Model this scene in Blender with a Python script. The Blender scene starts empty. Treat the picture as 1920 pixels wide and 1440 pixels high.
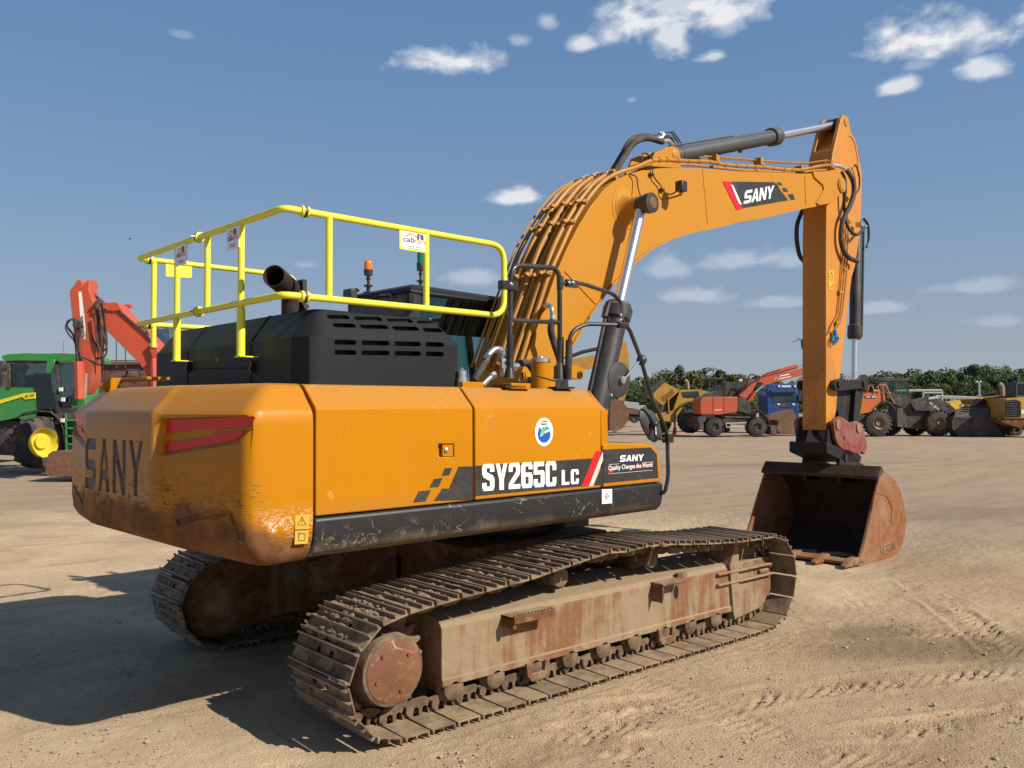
import bpy, bmesh, math, random
import numpy as np
from mathutils import Vector, Matrix, Quaternion
random.seed(7)
S = bpy.context.scene
COL = S.collection
R = math.radians

# ------------------------------------------------------------------ camera
CAM = Vector((-4.7262, -5.8803, 1.9502)); YAW, PIT, ROLL, F = .8621, .0286, -.0043, 1611.54
TH = .0482                                   # how far the upper structure is slewed against the tracks
FW = Vector((math.cos(YAW)*math.cos(PIT), math.sin(YAW)*math.cos(PIT), math.sin(PIT)))
_r = Vector((math.sin(YAW), -math.cos(YAW), 0)); _u = _r.cross(FW)
RT = _r*math.cos(ROLL)+_u*math.sin(ROLL); UP = -_r*math.sin(ROLL)+_u*math.cos(ROLL)
cd = bpy.data.cameras.new('camera'); cam = bpy.data.objects.new('camera', cd); COL.objects.link(cam)
m = Matrix((RT, UP, -FW)).transposed().to_4x4(); m.translation = CAM; cam.matrix_world = m
cd.sensor_width = 36; cd.lens = F/1920*36; cd.clip_start = .1; cd.clip_end = 5000
S.camera = cam
S.render.resolution_x = 1024; S.render.resolution_y = 768
S.view_settings.view_transform = 'Standard'; S.view_settings.look = 'None'
S.view_settings.exposure = 0.35; S.view_settings.gamma = 1

def ray(px, py): return FW + RT*((px-960)/F) - UP*((py-720)/F)

# ------------------------------------------------------------------ sun and sky
SUNV = Vector((.461, -1.249, 1.0)).normalized()
sd = bpy.data.lights.new('sun', 'SUN'); sd.energy = 5.0; sd.angle = R(.53); sd.color = (1, .93, .82)
so = bpy.data.objects.new('sun', sd); COL.objects.link(so)
so.rotation_euler = SUNV.to_track_quat('Z', 'Y').to_euler(); so.location = (0, -20, 30)
W = bpy.data.worlds.new('World'); S.world = W; W.use_nodes = True
wt = W.node_tree; wn = wt.nodes; wl = wt.links
for n in list(wn): wn.remove(n)
out = wn.new('ShaderNodeOutputWorld'); bgn = wn.new('ShaderNodeBackground'); wl.new(bgn.outputs[0], out.inputs[0])
SKYS = .09
bgn.inputs[1].default_value = SKYS
sky = wn.new('ShaderNodeTexSky'); sky.sky_type = 'NISHITA'; sky.sun_disc = False
sky.sun_elevation = math.asin(SUNV.z); sky.sun_rotation = math.atan2(SUNV.x, SUNV.y)
sky.air_density = 1.0; sky.dust_density = .7; sky.ozone_density = 3.0; sky.altitude = 0
tc = wn.new('ShaderNodeTexCoord')
def wmath(op, a, b=None, c=None, clamp=False):
    n = wn.new('ShaderNodeMath'); n.operation = op; n.use_clamp = clamp
    for i, v in enumerate((a, b, c)):
        if v is None: continue
        if isinstance(v, (int, float)): n.inputs[i].default_value = v
        else: wl.new(v, n.inputs[i])
    return n.outputs[0]
def wvec(op, a, b):
    n = wn.new('ShaderNodeVectorMath'); n.operation = op
    for i, v in enumerate((a, b)):
        if isinstance(v, (tuple, Vector)): n.inputs[i].default_value = v
        else: wl.new(v, n.inputs[i])
    return n
nz = wn.new('ShaderNodeTexNoise'); nz.inputs['Scale'].default_value = 17; nz.inputs['Detail'].default_value = 9; nz.inputs['Roughness'].default_value = .55; nz.inputs['Distortion'].default_value = .35
mp = wn.new('ShaderNodeMapping'); mp.inputs['Scale'].default_value = (1, 1, 1.7); wl.new(tc.outputs['Generated'], mp.inputs[0]); wl.new(mp.outputs[0], nz.inputs[0])
nz2 = wn.new('ShaderNodeTexNoise'); nz2.inputs['Scale'].default_value = 60; nz2.inputs['Detail'].default_value = 5; wl.new(mp.outputs[0], nz2.inputs[0])
nsum = wmath('ADD', wmath('MULTIPLY', wmath('SUBTRACT', nz.outputs[0], .5), 3.4), wmath('MULTIPLY', wmath('SUBTRACT', nz2.outputs[0], .5), .9))
# clouds: centre and half size on the sky (as directions), softness, density
CL = [(860,118,105,30,1.),(1185,45,85,62,1.),(1250,70,60,40,.9),(1352,35,85,45,1.),(1090,82,38,20,.9),(1335,105,28,14,.8),(1740,75,150,42,1.05),
      (1690,162,40,18,.9),(1850,132,42,20,.9),(965,372,60,20,.95),(875,520,80,22,.55),(1240,505,70,28,.5),(1300,555,80,20,.55),
      (1410,490,120,24,.55),(1480,492,60,26,.5),(1830,540,90,18,.45),(1655,578,60,14,.5),(1460,570,70,12,.45),(1870,604,50,12,.35),(575,497,30,10,.35),(1005,437,25,14,.4),(340,65,24,9,.3),
      (975,76,26,14,.5),(1028,42,24,18,.6),(1290,8,190,16,.8),(1185,187,14,8,.45),(1720,122,30,12,.4)]
dirn = tc.outputs['Generated']; mask = None
for (px, py, rx, ry, dn) in CL:
    d = ray(px, py).normalized(); a = d.cross(Vector((0, 0, 1))).normalized(); b = a.cross(d)
    da = wvec('DOT_PRODUCT', dirn, a*(F/rx)).outputs['Value']; db = wvec('DOT_PRODUCT', dirn, b*(F/ry)).outputs['Value']; dd = wvec('DOT_PRODUCT', dirn, d).outputs['Value']
    # flatter below, domed above
    db2 = wmath('MULTIPLY', db, wmath('SUBTRACT', 1.25, wmath('MULTIPLY', wmath('GREATER_THAN', db, 0), .35)))
    r2 = wmath('ADD', wmath('MULTIPLY', da, da), wmath('MULTIPLY', db2, db2))
    v = wmath('SUBTRACT', .95, wmath('SQRT', r2))
    v = wmath('ADD', v, wmath('MULTIPLY', nsum, .62))
    v = wmath('MULTIPLY', wmath('SMOOTH_MIN', wmath('MULTIPLY', wmath('MAXIMUM', v, 0.0), 1.75), 1.0, .25), dn*.95)
    v = wmath('MULTIPLY', v, wmath('GREATER_THAN', dd, .5))
    mask = v if mask is None else wmath('MAXIMUM', mask, v)
# a thin veil low on the horizon
sep = wn.new('ShaderNodeSeparateXYZ'); wl.new(dirn, sep.inputs[0])
mixc = wn.new('ShaderNodeMix'); mixc.data_type = 'RGBA'
wl.new(mask, mixc.inputs['Factor']); 
ccol = wn.new('ShaderNodeMix'); ccol.data_type = 'RGBA'; wl.new(wmath('POWER', mask, 1.6), ccol.inputs['Factor'])
ccol.inputs[6].default_value = (.40/SKYS, .47/SKYS, .57/SKYS, 1); ccol.inputs[7].default_value = (.70/SKYS, .70/SKYS, .71/SKYS, 1)
hs = wn.new('ShaderNodeHueSaturation'); hs.inputs['Saturation'].default_value = 1.25; hs.inputs['Value'].default_value = 1.0
wl.new(sky.outputs[0], hs.inputs['Color'])
hs.inputs['Saturation'].default_value = 1.0
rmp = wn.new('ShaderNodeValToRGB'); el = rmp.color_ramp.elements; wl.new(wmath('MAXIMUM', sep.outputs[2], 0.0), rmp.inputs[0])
stops = [(0, (.375,.415,.465)), (.03, (.355,.405,.470)), (.10, (.290,.365,.475)), (.22, (.205,.320,.500)), (.36, (.145,.268,.485)), (.48, (.120,.236,.462)), (1.0, (.13,.18,.30))]  # zenith stop is unseen; brightened and greyed to warm the fill in shadows
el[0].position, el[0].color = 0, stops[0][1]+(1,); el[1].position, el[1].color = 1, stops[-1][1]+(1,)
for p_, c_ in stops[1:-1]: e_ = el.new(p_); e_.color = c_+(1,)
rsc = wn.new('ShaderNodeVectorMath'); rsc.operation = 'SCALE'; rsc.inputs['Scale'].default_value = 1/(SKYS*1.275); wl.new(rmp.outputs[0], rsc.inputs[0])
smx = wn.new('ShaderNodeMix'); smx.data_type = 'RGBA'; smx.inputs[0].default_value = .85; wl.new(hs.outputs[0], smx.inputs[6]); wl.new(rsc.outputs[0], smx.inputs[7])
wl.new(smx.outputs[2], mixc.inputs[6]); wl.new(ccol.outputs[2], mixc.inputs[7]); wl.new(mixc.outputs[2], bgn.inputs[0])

# ------------------------------------------------------------------ helpers
def toU(v):
    c, s = math.cos(TH), math.sin(TH); return Vector((v[0]*c+v[1]*s, -v[0]*s+v[1]*c, v[2]))
def _hit(o, d, i, val): return o + d*((val-o[i])/d[i])
def U(px, py, y=None, x=None, z=None):
    """point of the upper structure's own frame seen at a pixel of the photograph on a plane y / x / z = const"""
    o, d = toU(CAM), toU(ray(px, py))
    if y is not None: return _hit(o, d, 1, y)
    if x is not None: return _hit(o, d, 0, x)
    return _hit(o, d, 2, z)
def G(px, py, y=None, x=None, z=None):
    o, d = CAM.copy(), ray(px, py)
    if y is not None: return _hit(o, d, 1, y)
    if x is not None: return _hit(o, d, 0, x)
    return _hit(o, d, 2, z)

class MB:
    def __init__(s): s.v = []; s.f = []
    def add(s, vs, fs, M=None):
        o = len(s.v)
        s.v += [tuple(M @ Vector(p)) if M is not None else tuple(p) for p in vs]
        s.f += [tuple(i+o for i in f) for f in fs]; return s
    def box(s, x0, x1, y0, y1, z0, z1, M=None):
        vs = [(x0,y0,z0),(x1,y0,z0),(x1,y1,z0),(x0,y1,z0),(x0,y0,z1),(x1,y0,z1),(x1,y1,z1),(x0,y1,z1)]
        return s.add(vs, [(3,2,1,0),(4,5,6,7),(0,1,5,4),(1,2,6,5),(2,3,7,6),(3,0,4,7)], M)
    def prism(s, pts, a0, a1, axis='y', M=None):
        """closed 2D outline in the plane across axis, extruded from a0 to a1"""
        n = len(pts)
        def P(p, a):
            return (p[0], a, p[1]) if axis == 'y' else ((a, p[0], p[1]) if axis == 'x' else (p[0], p[1], a))
        vs = [P(p, a0) for p in pts]+[P(p, a1) for p in pts]
        fs = [tuple(range(n)), tuple(range(2*n-1, n-1, -1))]+[(i, i+n, (i+1) % n+n, (i+1) % n) for i in range(n)]
        return s.add(vs, fs, M)
    def prism3(s, pts, off):
        """closed outline of 3D points extruded by a vector"""
        n = len(pts); off = Vector(off)
        vs = [Vector(p) for p in pts]+[Vector(p)+off for p in pts]
        return s.add(vs, [tuple(range(n)), tuple(range(2*n-1, n-1, -1))]+[(i, i+n, (i+1) % n+n, (i+1) % n) for i in range(n)])
    def loft(s, rings, cap=True, closed=True):
        o = len(s.v); n = len(rings[0])
        for r in rings: s.v += [tuple(p) for p in r]
        for k in range(len(rings)-1):
            for i in range(n if closed else n-1):
                j = (i+1) % n
                s.f.append((o+k*n+i, o+k*n+j, o+(k+1)*n+j, o+(k+1)*n+i))
        if cap: s.f.append(tuple(o+i for i in range(n-1, -1, -1))); s.f.append(tuple(o+(len(rings)-1)*n+i for i in range(n)))
        return s
    def tube(s, path, r, seg=10, caps=True):
        path = [Vector(p) for p in path]
        q = [path[0]]
        for p in path[1:]:
            if (p-q[-1]).length > 1e-5: q.append(p)
        path = q
        if len(path) < 2: return s
        t = [(path[min(i+1, len(path)-1)]-path[max(i-1, 0)]).normalized() for i in range(len(path))]
        n = t[0].orthogonal().normalized(); rings = []
        for i, p in enumerate(path):
            if i: n = (t[i-1].rotation_difference(t[i]) @ n); n = (n - t[i]*n.dot(t[i])).normalized()
            b = t[i].cross(n); rr = r[i] if isinstance(r, (list, tuple)) else r
            rings.append([p+(n*math.cos(2*math.pi*k/seg)+b*math.sin(2*math.pi*k/seg))*rr for k in range(seg)])
        return s.loft(rings, caps)
    def cyl(s, a, b, r, seg=24, r2=None): return s.tube([a, b], [r, r if r2 is None else r2], seg)
    def rev(s, prof, a, d, seg=28, cap=True):
        """lathe: prof = (distance along d, radius)"""
        a = Vector(a); d = Vector(d).normalized(); n = d.orthogonal().normalized(); b = d.cross(n)
        return s.loft([[a+d*t+(n*math.cos(2*math.pi*k/seg)+b*math.sin(2*math.pi*k/seg))*max(r, 1e-4) for k in range(seg)] for t, r in prof], cap)
    def ball(s, c, r, sc=(1, 1, 1), sub=2, jit=0):
        bm = bmesh.new(); bmesh.ops.create_icosphere(bm, subdivisions=sub, radius=1)
        vs = []
        for v in bm.verts:
            k = 1+random.uniform(-jit, jit); vs.append((c[0]+v.co.x*r*sc[0]*k, c[1]+v.co.y*r*sc[1]*k, c[2]+v.co.z*r*sc[2]*k))
        fs = [tuple(v.index for v in f.verts) for f in bm.faces]; bm.free(); return s.add(vs, fs)
    def build(s, name, mat, parent=None, up=False, smooth=True, bevel=0, seg=2, angle=35, loc=None, flip=True):
        me = bpy.data.meshes.new(name); me.from_pydata(s.v, [], s.f); me.validate()
        bm = bmesh.new(); bm.from_mesh(me)
        if flip: bmesh.ops.recalc_face_normals(bm, faces=bm.faces)
        bm.to_mesh(me); bm.free()
        if smooth:
            me.polygons.foreach_set('use_smooth', [True]*len(me.polygons)); me.set_sharp_from_angle(angle=R(angle))
        me.materials.append(mat)
        o = bpy.data.objects.new(name, me); COL.objects.link(o)
        if parent: o.parent = parent
        if up: o.rotation_euler.z = TH
        if loc: o.location = loc
        if bevel:
            b = o.modifiers.new('bevel', 'BEVEL'); b.width = bevel; b.segments = seg; b.limit_method = 'ANGLE'; b.angle_limit = R(32)
            b.harden_normals = False
        return o

def empty(name, label, cat, loc=(0, 0, 0), rz=0, group=None):
    o = bpy.data.objects.new(name, None); COL.objects.link(o); o.location = loc; o.rotation_euler.z = rz; o.empty_display_size = .2
    return tag(o, label, cat, group)
def tag(o, label=None, cat=None, group=None, kind=None):
    if label: o['label'] = label
    if cat: o['category'] = cat
    if group: o['group'] = group
    if kind: o['kind'] = kind
    return o
def fillet(path, r, n=5):
    path = [Vector(p) for p in path]; res = [path[0]]
    for i in range(1, len(path)-1):
        a, p, b = path[i-1], path[i], path[i+1]
        d1 = (a-p); d2 = (b-p); rr = min(r, d1.length*.48, d2.length*.48)
        p1 = p+d1.normalized()*rr; p2 = p+d2.normalized()*rr
        for k in range(n+1):
            t = k/n; res.append(p1*(1-t)**2+p*2*t*(1-t)+p2*t*t)
    res.append(path[-1]); return res
def spline(pts, n=8):
    P = [Vector(p) for p in pts]; P = [P[0]*2-P[1]]+P+[P[-1]*2-P[-2]]; res = []
    for i in range(1, len(P)-2):
        for k in range(n):
            t = k/n; a, b, c, d = P[i-1], P[i], P[i+1], P[i+2]
            res.append(.5*((2*b)+(c-a)*t+(2*a-5*b+4*c-d)*t*t+(-a+3*b-3*c+d)*t**3))
    res.append(P[-2]); return res
def text_geo(txt, size=1, extrude=.002, bold=0, spacing=1, shear=0):
    cu = bpy.data.curves.new('text', 'FONT'); cu.body = txt; cu.size = size; cu.extrude = extrude; cu.offset = bold
    cu.space_character = spacing; cu.shear = shear; cu.resolution_u = 3
    o = bpy.data.objects.new('text', cu); COL.objects.link(o)
    dg = bpy.context.evaluated_depsgraph_get(); me = bpy.data.meshes.new_from_object(o.evaluated_get(dg))
    vs = [tuple(v.co) for v in me.vertices]; fs = [tuple(p.vertices) for p in me.polygons]
    bpy.data.objects.remove(o); bpy.data.curves.remove(cu); bpy.data.meshes.remove(me)
    return vs, fs
def text_on(mb, txt, o, dx, dz, width=None, height=None, extrude=.002, bold=0, spacing=1, shear=0):
    """writes txt starting at o (lower left) along unit dx, up dz; scaled to width / height"""
    vs, fs = text_geo(txt, 1, 0, bold, spacing, shear)
    x0 = min(v[0] for v in vs); x1 = max(v[0] for v in vs); z0 = min(v[1] for v in vs); z1 = max(v[1] for v in vs)
    sz = height/(z1-z0); sx = width/(x1-x0) if width else sz
    dx = Vector(dx); dz = Vector(dz); n = dx.normalized().cross(dz.normalized())
    o = Vector(o); ring = [o+dx*((v[0]-x0)*sx)+dz*((v[1]-z0)*sz) for v in vs]
    mb.add(ring, fs)
    mb.add([p+n*extrude for p in ring], fs)
    # side walls
    from collections import Counter
    cnt = Counter()
    for f in fs:
        for i in range(len(f)): cnt[tuple(sorted((f[i], f[(i+1) % len(f)])))] += 1
    b = [e for e, c in cnt.items() if c == 1]; N = len(ring)
    mb.add(ring+[p+n*extrude for p in ring], [(e[0], e[1], e[1]+N, e[0]+N) for e in b])
GL = {  # heavy square letters of the maker's name, unit box
 'S': [[(0,0),(.8,0),(1,.15),(1,.45),(.85,.58),(.3,.58),(.3,.78),(1,.78),(1,1),(.2,1),(0,.85),(0,.5),(.15,.38),(.7,.38),(.7,.22),(0,.22)]],
 'A': [[(0,0),(.28,0),(.37,.22),(.37,.42),(.5,.72),(.5,1),(.36,1)],[(1,0),(.64,1),(.5,1),(.5,.72),(.63,.42),(.63,.22),(.72,0)],[(.37,.22),(.63,.22),(.63,.42),(.37,.42)]],
 'N': [[(0,0),(.27,0),(.27,.62),(.27,1),(0,1)],[(.27,.62),(.7,0),(.73,0),(.73,.38),(.3,1),(.27,1)],[(.73,0),(1,0),(1,1),(.73,1),(.73,.38)]],
 'Y': [[(.36,0),(.64,0),(.64,.42),(1,1),(.71,1),(.5,.64),(.29,1),(0,1),(.36,.42)]]}
GL.update({
 '2': [[(0,0),(1,0),(1,.18),(.36,.18),(.95,.55),(1,.65),(1,.88),(.88,1),(.12,1),(0,.88),(0,.66),(.34,.66),(.34,.84),(.64,.84),(.64,.66),(.02,.22),(0,.15)]],
 '6': [[(.12,0),(.88,0),(1,.12),(1,.48),(.9,.6),(.36,.6),(.36,.44),(.64,.44),(.64,.16),(.36,.16),(.36,.44),(.36,.6),(.36,.84),(.64,.84),(.64,.72),(1,.72),(1,.88),(.88,1),(.12,1),(0,.88),(0,.12)]],
 '5': [[(.12,0),(.88,0),(1,.12),(1,.55),(.9,.66),(.34,.66),(.34,.82),(.96,.82),(.96,1),(0,1),(0,.5),(.3,.5),(.64,.5),(.64,.16),(.36,.16),(.36,.32),(0,.32),(0,.12)]],
 'C': [[(.12,0),(.88,0),(1,.12),(1,.36),(.64,.36),(.64,.16),(.36,.16),(.36,.84),(.64,.84),(.64,.64),(1,.64),(1,.88),(.88,1),(.12,1),(0,.88),(0,.12)]],
 'L': [[(0,0),(.95,0),(.95,.18),(.38,.18),(.38,1),(0,1)]],
 's': [[(.12,0),(.88,0),(1,.12),(1,.44),(.88,.56),(.36,.70),(.36,.84),(.64,.84),(.64,.70),(1,.70),(1,.88),(.88,1),(.12,1),(0,.88),(0,.62),(.12,.50),(.64,.36),(.64,.16),(.36,.16),(.36,.30),(0,.30),(0,.12)]],
 'y': [[(.31,0),(.69,0),(.69,.38),(1,1),(.66,1),(.5,.62),(.34,1),(0,1),(.31,.38)]]})
def glyph_polys(txt, x0, x1, gap=.12, shear=0):
    n = len(txt); w = (x1-x0)/(n+gap*(n-1)); res = []
    for i, c in enumerate(txt):
        for poly in GL[c]: res.append([(x0+i*w*(1+gap)+p[0]*w+p[1]*shear, p[1]) for p in poly])
    return res
def wnormal(o):
    w = o.modifiers.new('weighted', 'WEIGHTED_NORMAL'); w.keep_sharp = True; return o
def boolean(o, cutter, op='DIFFERENCE'):
    md = o.modifiers.new('b', 'BOOLEAN'); md.object = cutter; md.operation = op; md.solver = 'EXACT'
    dg = bpy.context.evaluated_depsgraph_get(); me = bpy.data.meshes.new_from_object(o.evaluated_get(dg), preserve_all_data_layers=True, depsgraph=dg)
    old = o.data; o.modifiers.clear(); o.data = me; me.name = o.name
    c = cutter.data; bpy.data.objects.remove(cutter); bpy.data.meshes.remove(c); return o
def shallow_copy(o, parent, M=None, loc=None):
    c = o.copy(); COL.objects.link(c); c.parent = parent
    if M is not None: c.matrix_local = M
    if loc is not None: c.location = loc
    return c
def copy_tree(o, parent=None):
    c = o.copy(); COL.objects.link(c); c.parent = parent
    for ch in [x for x in bpy.data.objects if x.parent == o]: copy_tree(ch, c)
    return c

# ------------------------------------------------------------------ materials
class NT:
    def __init__(s, name):
        s.m = bpy.data.materials.new(name); s.m.use_nodes = True; s.t = s.m.node_tree; s.n = s.t.nodes; s.l = s.t.links
        s.b = s.n['Principled BSDF']; s.o = s.n['Material Output']
        s.co = s.n.new('ShaderNodeTexCoord').outputs['Object']
    def map(s, sc=(1, 1, 1), rot=(0, 0, 0), loc=(0, 0, 0)):
        n = s.n.new('ShaderNodeMapping'); n.inputs['Scale'].default_value = sc; n.inputs['Rotation'].default_value = rot; n.inputs['Location'].default_value = loc
        s.l.new(s.co, n.inputs[0]); return n.outputs[0]
    def noise(s, scale, detail=5, rough=.55, vec=None, dist=0):
        n = s.n.new('ShaderNodeTexNoise'); n.inputs['Scale'].default_value = scale; n.inputs['Detail'].default_value = detail; n.inputs['Roughness'].default_value = rough
        n.inputs['Distortion'].default_value = dist; s.l.new(vec if vec is not None else s.co, n.inputs['Vector']); return n.outputs[0]
    def vor(s, scale, vec=None, feat='F1', rnd=1):
        n = s.n.new('ShaderNodeTexVoronoi'); n.feature = feat; n.inputs['Scale'].default_value = scale; n.inputs['Randomness'].default_value = rnd
        s.l.new(vec if vec is not None else s.co, n.inputs['Vector']); return n.outputs['Distance']
    def math(s, op, a, b=None, c=None, clamp=False):
        n = s.n.new('ShaderNodeMath'); n.operation = op; n.use_clamp = clamp
        for i, v in enumerate((a, b, c)):
            if v is None: continue
            if isinstance(v, (int, float)): n.inputs[i].default_value = v
            else: s.l.new(v, n.inputs[i])
        return n.outputs[0]
    def ramp(s, v, a, b, lo=0, hi=1):
        n = s.n.new('ShaderNodeMapRange'); n.interpolation_type = 'SMOOTHSTEP'
        for i, x in zip((1, 2, 3, 4), (a, b, lo, hi)): n.inputs[i].default_value = x
        s.l.new(v, n.inputs[0]); return n.outputs[0]
    def mix(s, f, a, b):
        n = s.n.new('ShaderNodeMix'); n.data_type = 'RGBA'
        if isinstance(f, (int, float)): n.inputs[0].default_value = f
        else: s.l.new(f, n.inputs[0])
        for i, v in ((6, a), (7, b)):
            if isinstance(v, tuple): n.inputs[i].default_value = v+(1,) if len(v) == 3 else v
            else: s.l.new(v, n.inputs[i])
        return n.outputs[2]
    def sep(s, v=None):
        n = s.n.new('ShaderNodeSeparateXYZ'); s.l.new(v if v is not None else s.co, n.inputs[0]); return n.outputs
    def nrm(s):
        n = s.n.new('ShaderNodeNewGeometry'); return s.sep(n.outputs['Normal'])
    def set(s, col=None, rough=None, metal=None, bump=None, bs=.2, bd=.01, **kw):
        for k, v in (('Base Color', col), ('Roughness', rough), ('Metallic', metal)):
            if v is None: continue
            if isinstance(v, tuple): s.b.inputs[k].default_value = v+(1,)
            elif isinstance(v, (int, float)): s.b.inputs[k].default_value = v
            else: s.l.new(v, s.b.inputs[k])
        if bump is not None:
            n = s.n.new('ShaderNodeBump'); n.inputs['Strength'].default_value = bs; n.inputs['Distance'].default_value = bd
            s.l.new(bump, n.inputs['Height']); s.l.new(n.outputs[0], s.b.inputs['Normal'])
        for k, v in kw.items(): s.b.inputs[k].default_value = v
        return s.m
DUST = (.36, .27, .175)
def paint(name, c, rough=.38, var=.12, dust=.25, dscale=2.2, topdust=.5, coat=.0, metal=0, grain=0, dcol=DUST, spec=.5):
    t = NT(name); n1 = t.noise(dscale, 6, .6); n2 = t.noise(dscale*14, 4, .6)
    d = tuple(x*(1-var) for x in c)
    col = t.mix(t.ramp(n1, .3, .7), c, d)
    up = t.math('MULTIPLY', t.ramp(t.nrm()[2], .55, .98), topdust)
    dm = t.math('MULTIPLY', t.ramp(t.math('ADD', t.math('MULTIPLY', n1, .6), t.math('MULTIPLY', n2, .4)), .42, .68), dust)
    fac = t.math('ADD', dm, t.math('MULTIPLY', up, t.ramp(n2, .25, .75, .6, 1)), clamp=True)
    col = t.mix(fac, col, dcol)
    t.set(col, t.math('ADD', t.math('MULTIPLY', fac, .45), t.math('ADD', rough, t.math('MULTIPLY', n1, .1)), clamp=True), metal, bump=n2, bs=.08+grain, bd=.004)
    t.b.inputs['Coat Weight'].default_value = coat; t.b.inputs['Specular IOR Level'].default_value = spec
    return t.m
def steel(name, a, b, dustc=DUST, scale=6, dmix=(.35, .6), rough=.75, bs=.35, top=.55):
    """rusty, dusty bare steel"""
    t = NT(name); n1 = t.noise(scale, 7, .65); n2 = t.noise(scale*5, 5, .7); n3 = t.noise(scale*.35, 3)
    col = t.mix(t.ramp(n2, .35, .65), a, b)
    fac = t.ramp(t.math('ADD', t.math('MULTIPLY', n1, .65), t.math('MULTIPLY', n3, .35)), dmix[0], dmix[1])
    up = t.math('MULTIPLY', t.ramp(t.nrm()[2], .5, .95), top)
    fac = t.math('ADD', t.math('MULTIPLY', fac, .8), up, clamp=True)
    col = t.mix(fac, col, t.mix(n2, dustc, tuple(x*.72 for x in dustc)))
    t.b.inputs['Specular IOR Level'].default_value = .25
    return t.set(col, rough, 0, bump=t.math('ADD', n1, t.math('MULTIPLY', n2, .6)), bs=bs, bd=.012)
def plain(name, c, rough=.5, metal=0, **kw):
    t = NT(name); n = t.noise(9, 4); col = t.mix(n, c, tuple(x*.86 for x in c)); return t.set(col, rough, metal, **kw)
M = {}
YEL = (.445, .172, .001)
t = NT('yellow_paint'); x, y, z = t.sep()[0:3]; n1 = t.noise(1.3, 6, .6); n2 = t.noise(22, 4, .6); stq = t.noise(7, 5, .65, t.map((1, 1, .09)))
col = t.mix(t.ramp(n1, .3, .7), YEL, tuple(v*.93 for v in YEL))
col = t.mix(t.math('MULTIPLY', t.ramp(stq, .52, .75), .07), col, (.40, .29, .17))
l1 = t.math('ABSOLUTE', t.math('SUBTRACT', t.noise(1.6, 2, .5, t.map((1, 1, 1.2), (0, .6, 0), (3, 0, 1)), dist=.3), .5)); l2 = t.math('ABSOLUTE', t.math('SUBTRACT', t.noise(2.6, 3, .5, t.map((1.2, 1, 1), (0, -.9, 0), (7, 0, 2)), dist=.2), .5))
sc_ = t.math('MAXIMUM', t.math('MULTIPLY', t.ramp(l1, .0035, .001), t.ramp(t.noise(3, 5), .52, .58)), t.math('MULTIPLY', t.ramp(l2, .003, .001), t.ramp(t.noise(4, 5), .55, .6)))
col = t.mix(t.math('MULTIPLY', sc_, .35), col, (.55, .36, .14))
grime = t.math('MULTIPLY', t.ramp(t.math('ADD', z, t.math('MULTIPLY', t.math('SUBTRACT', n1, .5), .15)), 1.46, 1.34), .22); col = t.mix(grime, col, (.22, .13, .06))
up = t.math('MULTIPLY', t.ramp(t.nrm()[2], .4, .98), t.ramp(n2, .3, .7, .22, .38)); col = t.mix(up, col, (.36, .26, .16))
M['yellow'] = t.set(col, t.ramp(n1, .3, .7, .36, .46), 0, bump=t.math('ADD', t.noise(2.2, 2), t.math('MULTIPLY', n2, .02)), bs=.12, bd=.03); t.b.inputs['Specular IOR Level'].default_value = .16; t.b.inputs['Coat Weight'].default_value = .0
M['yellow_boom'] = paint('boom_paint', (.455, .192, .008), .45, .06, .06, 2.0, .25, coat=.0, spec=.3)
M['pipe'] = paint('pipe_paint', (.43, .185, .018), .45, .2, .10, 5, .2, spec=.3)
M['rail'] = paint('rail_paint', (.72, .71, .04), .4, .05, .06, 3, .1, coat=.2)
M['black'] = paint('black_paint', (.014, .014, .016), .38, .1, .05, 3, .12, coat=.1)
M['hood'] = paint('hood_paint', (.0075, .009, .0105), .46, .1, .008, 2.2, .10, coat=.0, spec=.26)
M['blackrail'] = paint('black_rail_paint', (.012, .012, .014), .32, .1, .12, 4, .2, coat=.3)
M['rubber'] = paint('rubber', (.022, .021, .022), .7, .2, .3, 7, .2)
M['hole'] = plain('dark_recess', (.004, .004, .004), .9)
M['chrome'] = plain('chrome', (.92, .90, .86), .30, 1)
M['zinc'] = plain('zinc_fitting', (.62, .63, .62), .33, .9)
M['cyl'] = paint('cylinder_paint', (.020, .022, .026), .42, .15, .14, 3, .3, coat=.1)
M['cyltop'] = paint('cylinder_grey_paint', (.045, .05, .058), .45, .15, .14, 3, .3)
M['exhaust'] = steel('exhaust_steel', (.035, .022, .019), (.02, .015, .014), (.055, .038, .032), 8, (.4, .7), .7, .15, .1)
M['rust'] = steel('rusty_steel', (.17, .07, .026), (.10, .043, .02), DUST, 4, (.46, .66), .8, .5, .5)
t = NT('track_shoe_steel'); oi = t.n.new('ShaderNodeObjectInfo'); rv = t.n.new('ShaderNodeVectorMath'); rv.operation = 'ADD'; cb_ = t.n.new('ShaderNodeCombineXYZ'); rm_ = t.math('MULTIPLY', oi.outputs['Random'], 37.0)
for k_ in range(3): t.l.new(rm_, cb_.inputs[k_])
zl = t.sep()[2]; t.l.new(t.co, rv.inputs[0]); t.l.new(cb_.outputs[0], rv.inputs[1]); t.co = rv.outputs[0]
n1 = t.noise(6, 7, .65); n2 = t.noise(32, 5, .7); col = t.mix(t.ramp(n2, .35, .65), (.14, .088, .055), (.08, .053, .036))
fac = t.ramp(t.math('ADD', t.math('MULTIPLY', n1, .9), t.math('MULTIPLY', oi.outputs['Random'], .1)), .38, .66); fac = t.math('ADD', t.math('MULTIPLY', fac, .8), t.math('MULTIPLY', t.ramp(t.nrm()[2], .5, .95), .45), clamp=True)
worn = t.ramp(zl, .030, .035); fac = t.math('MULTIPLY', fac, t.math('SUBTRACT', 1, t.math('MULTIPLY', worn, .55)))
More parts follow.
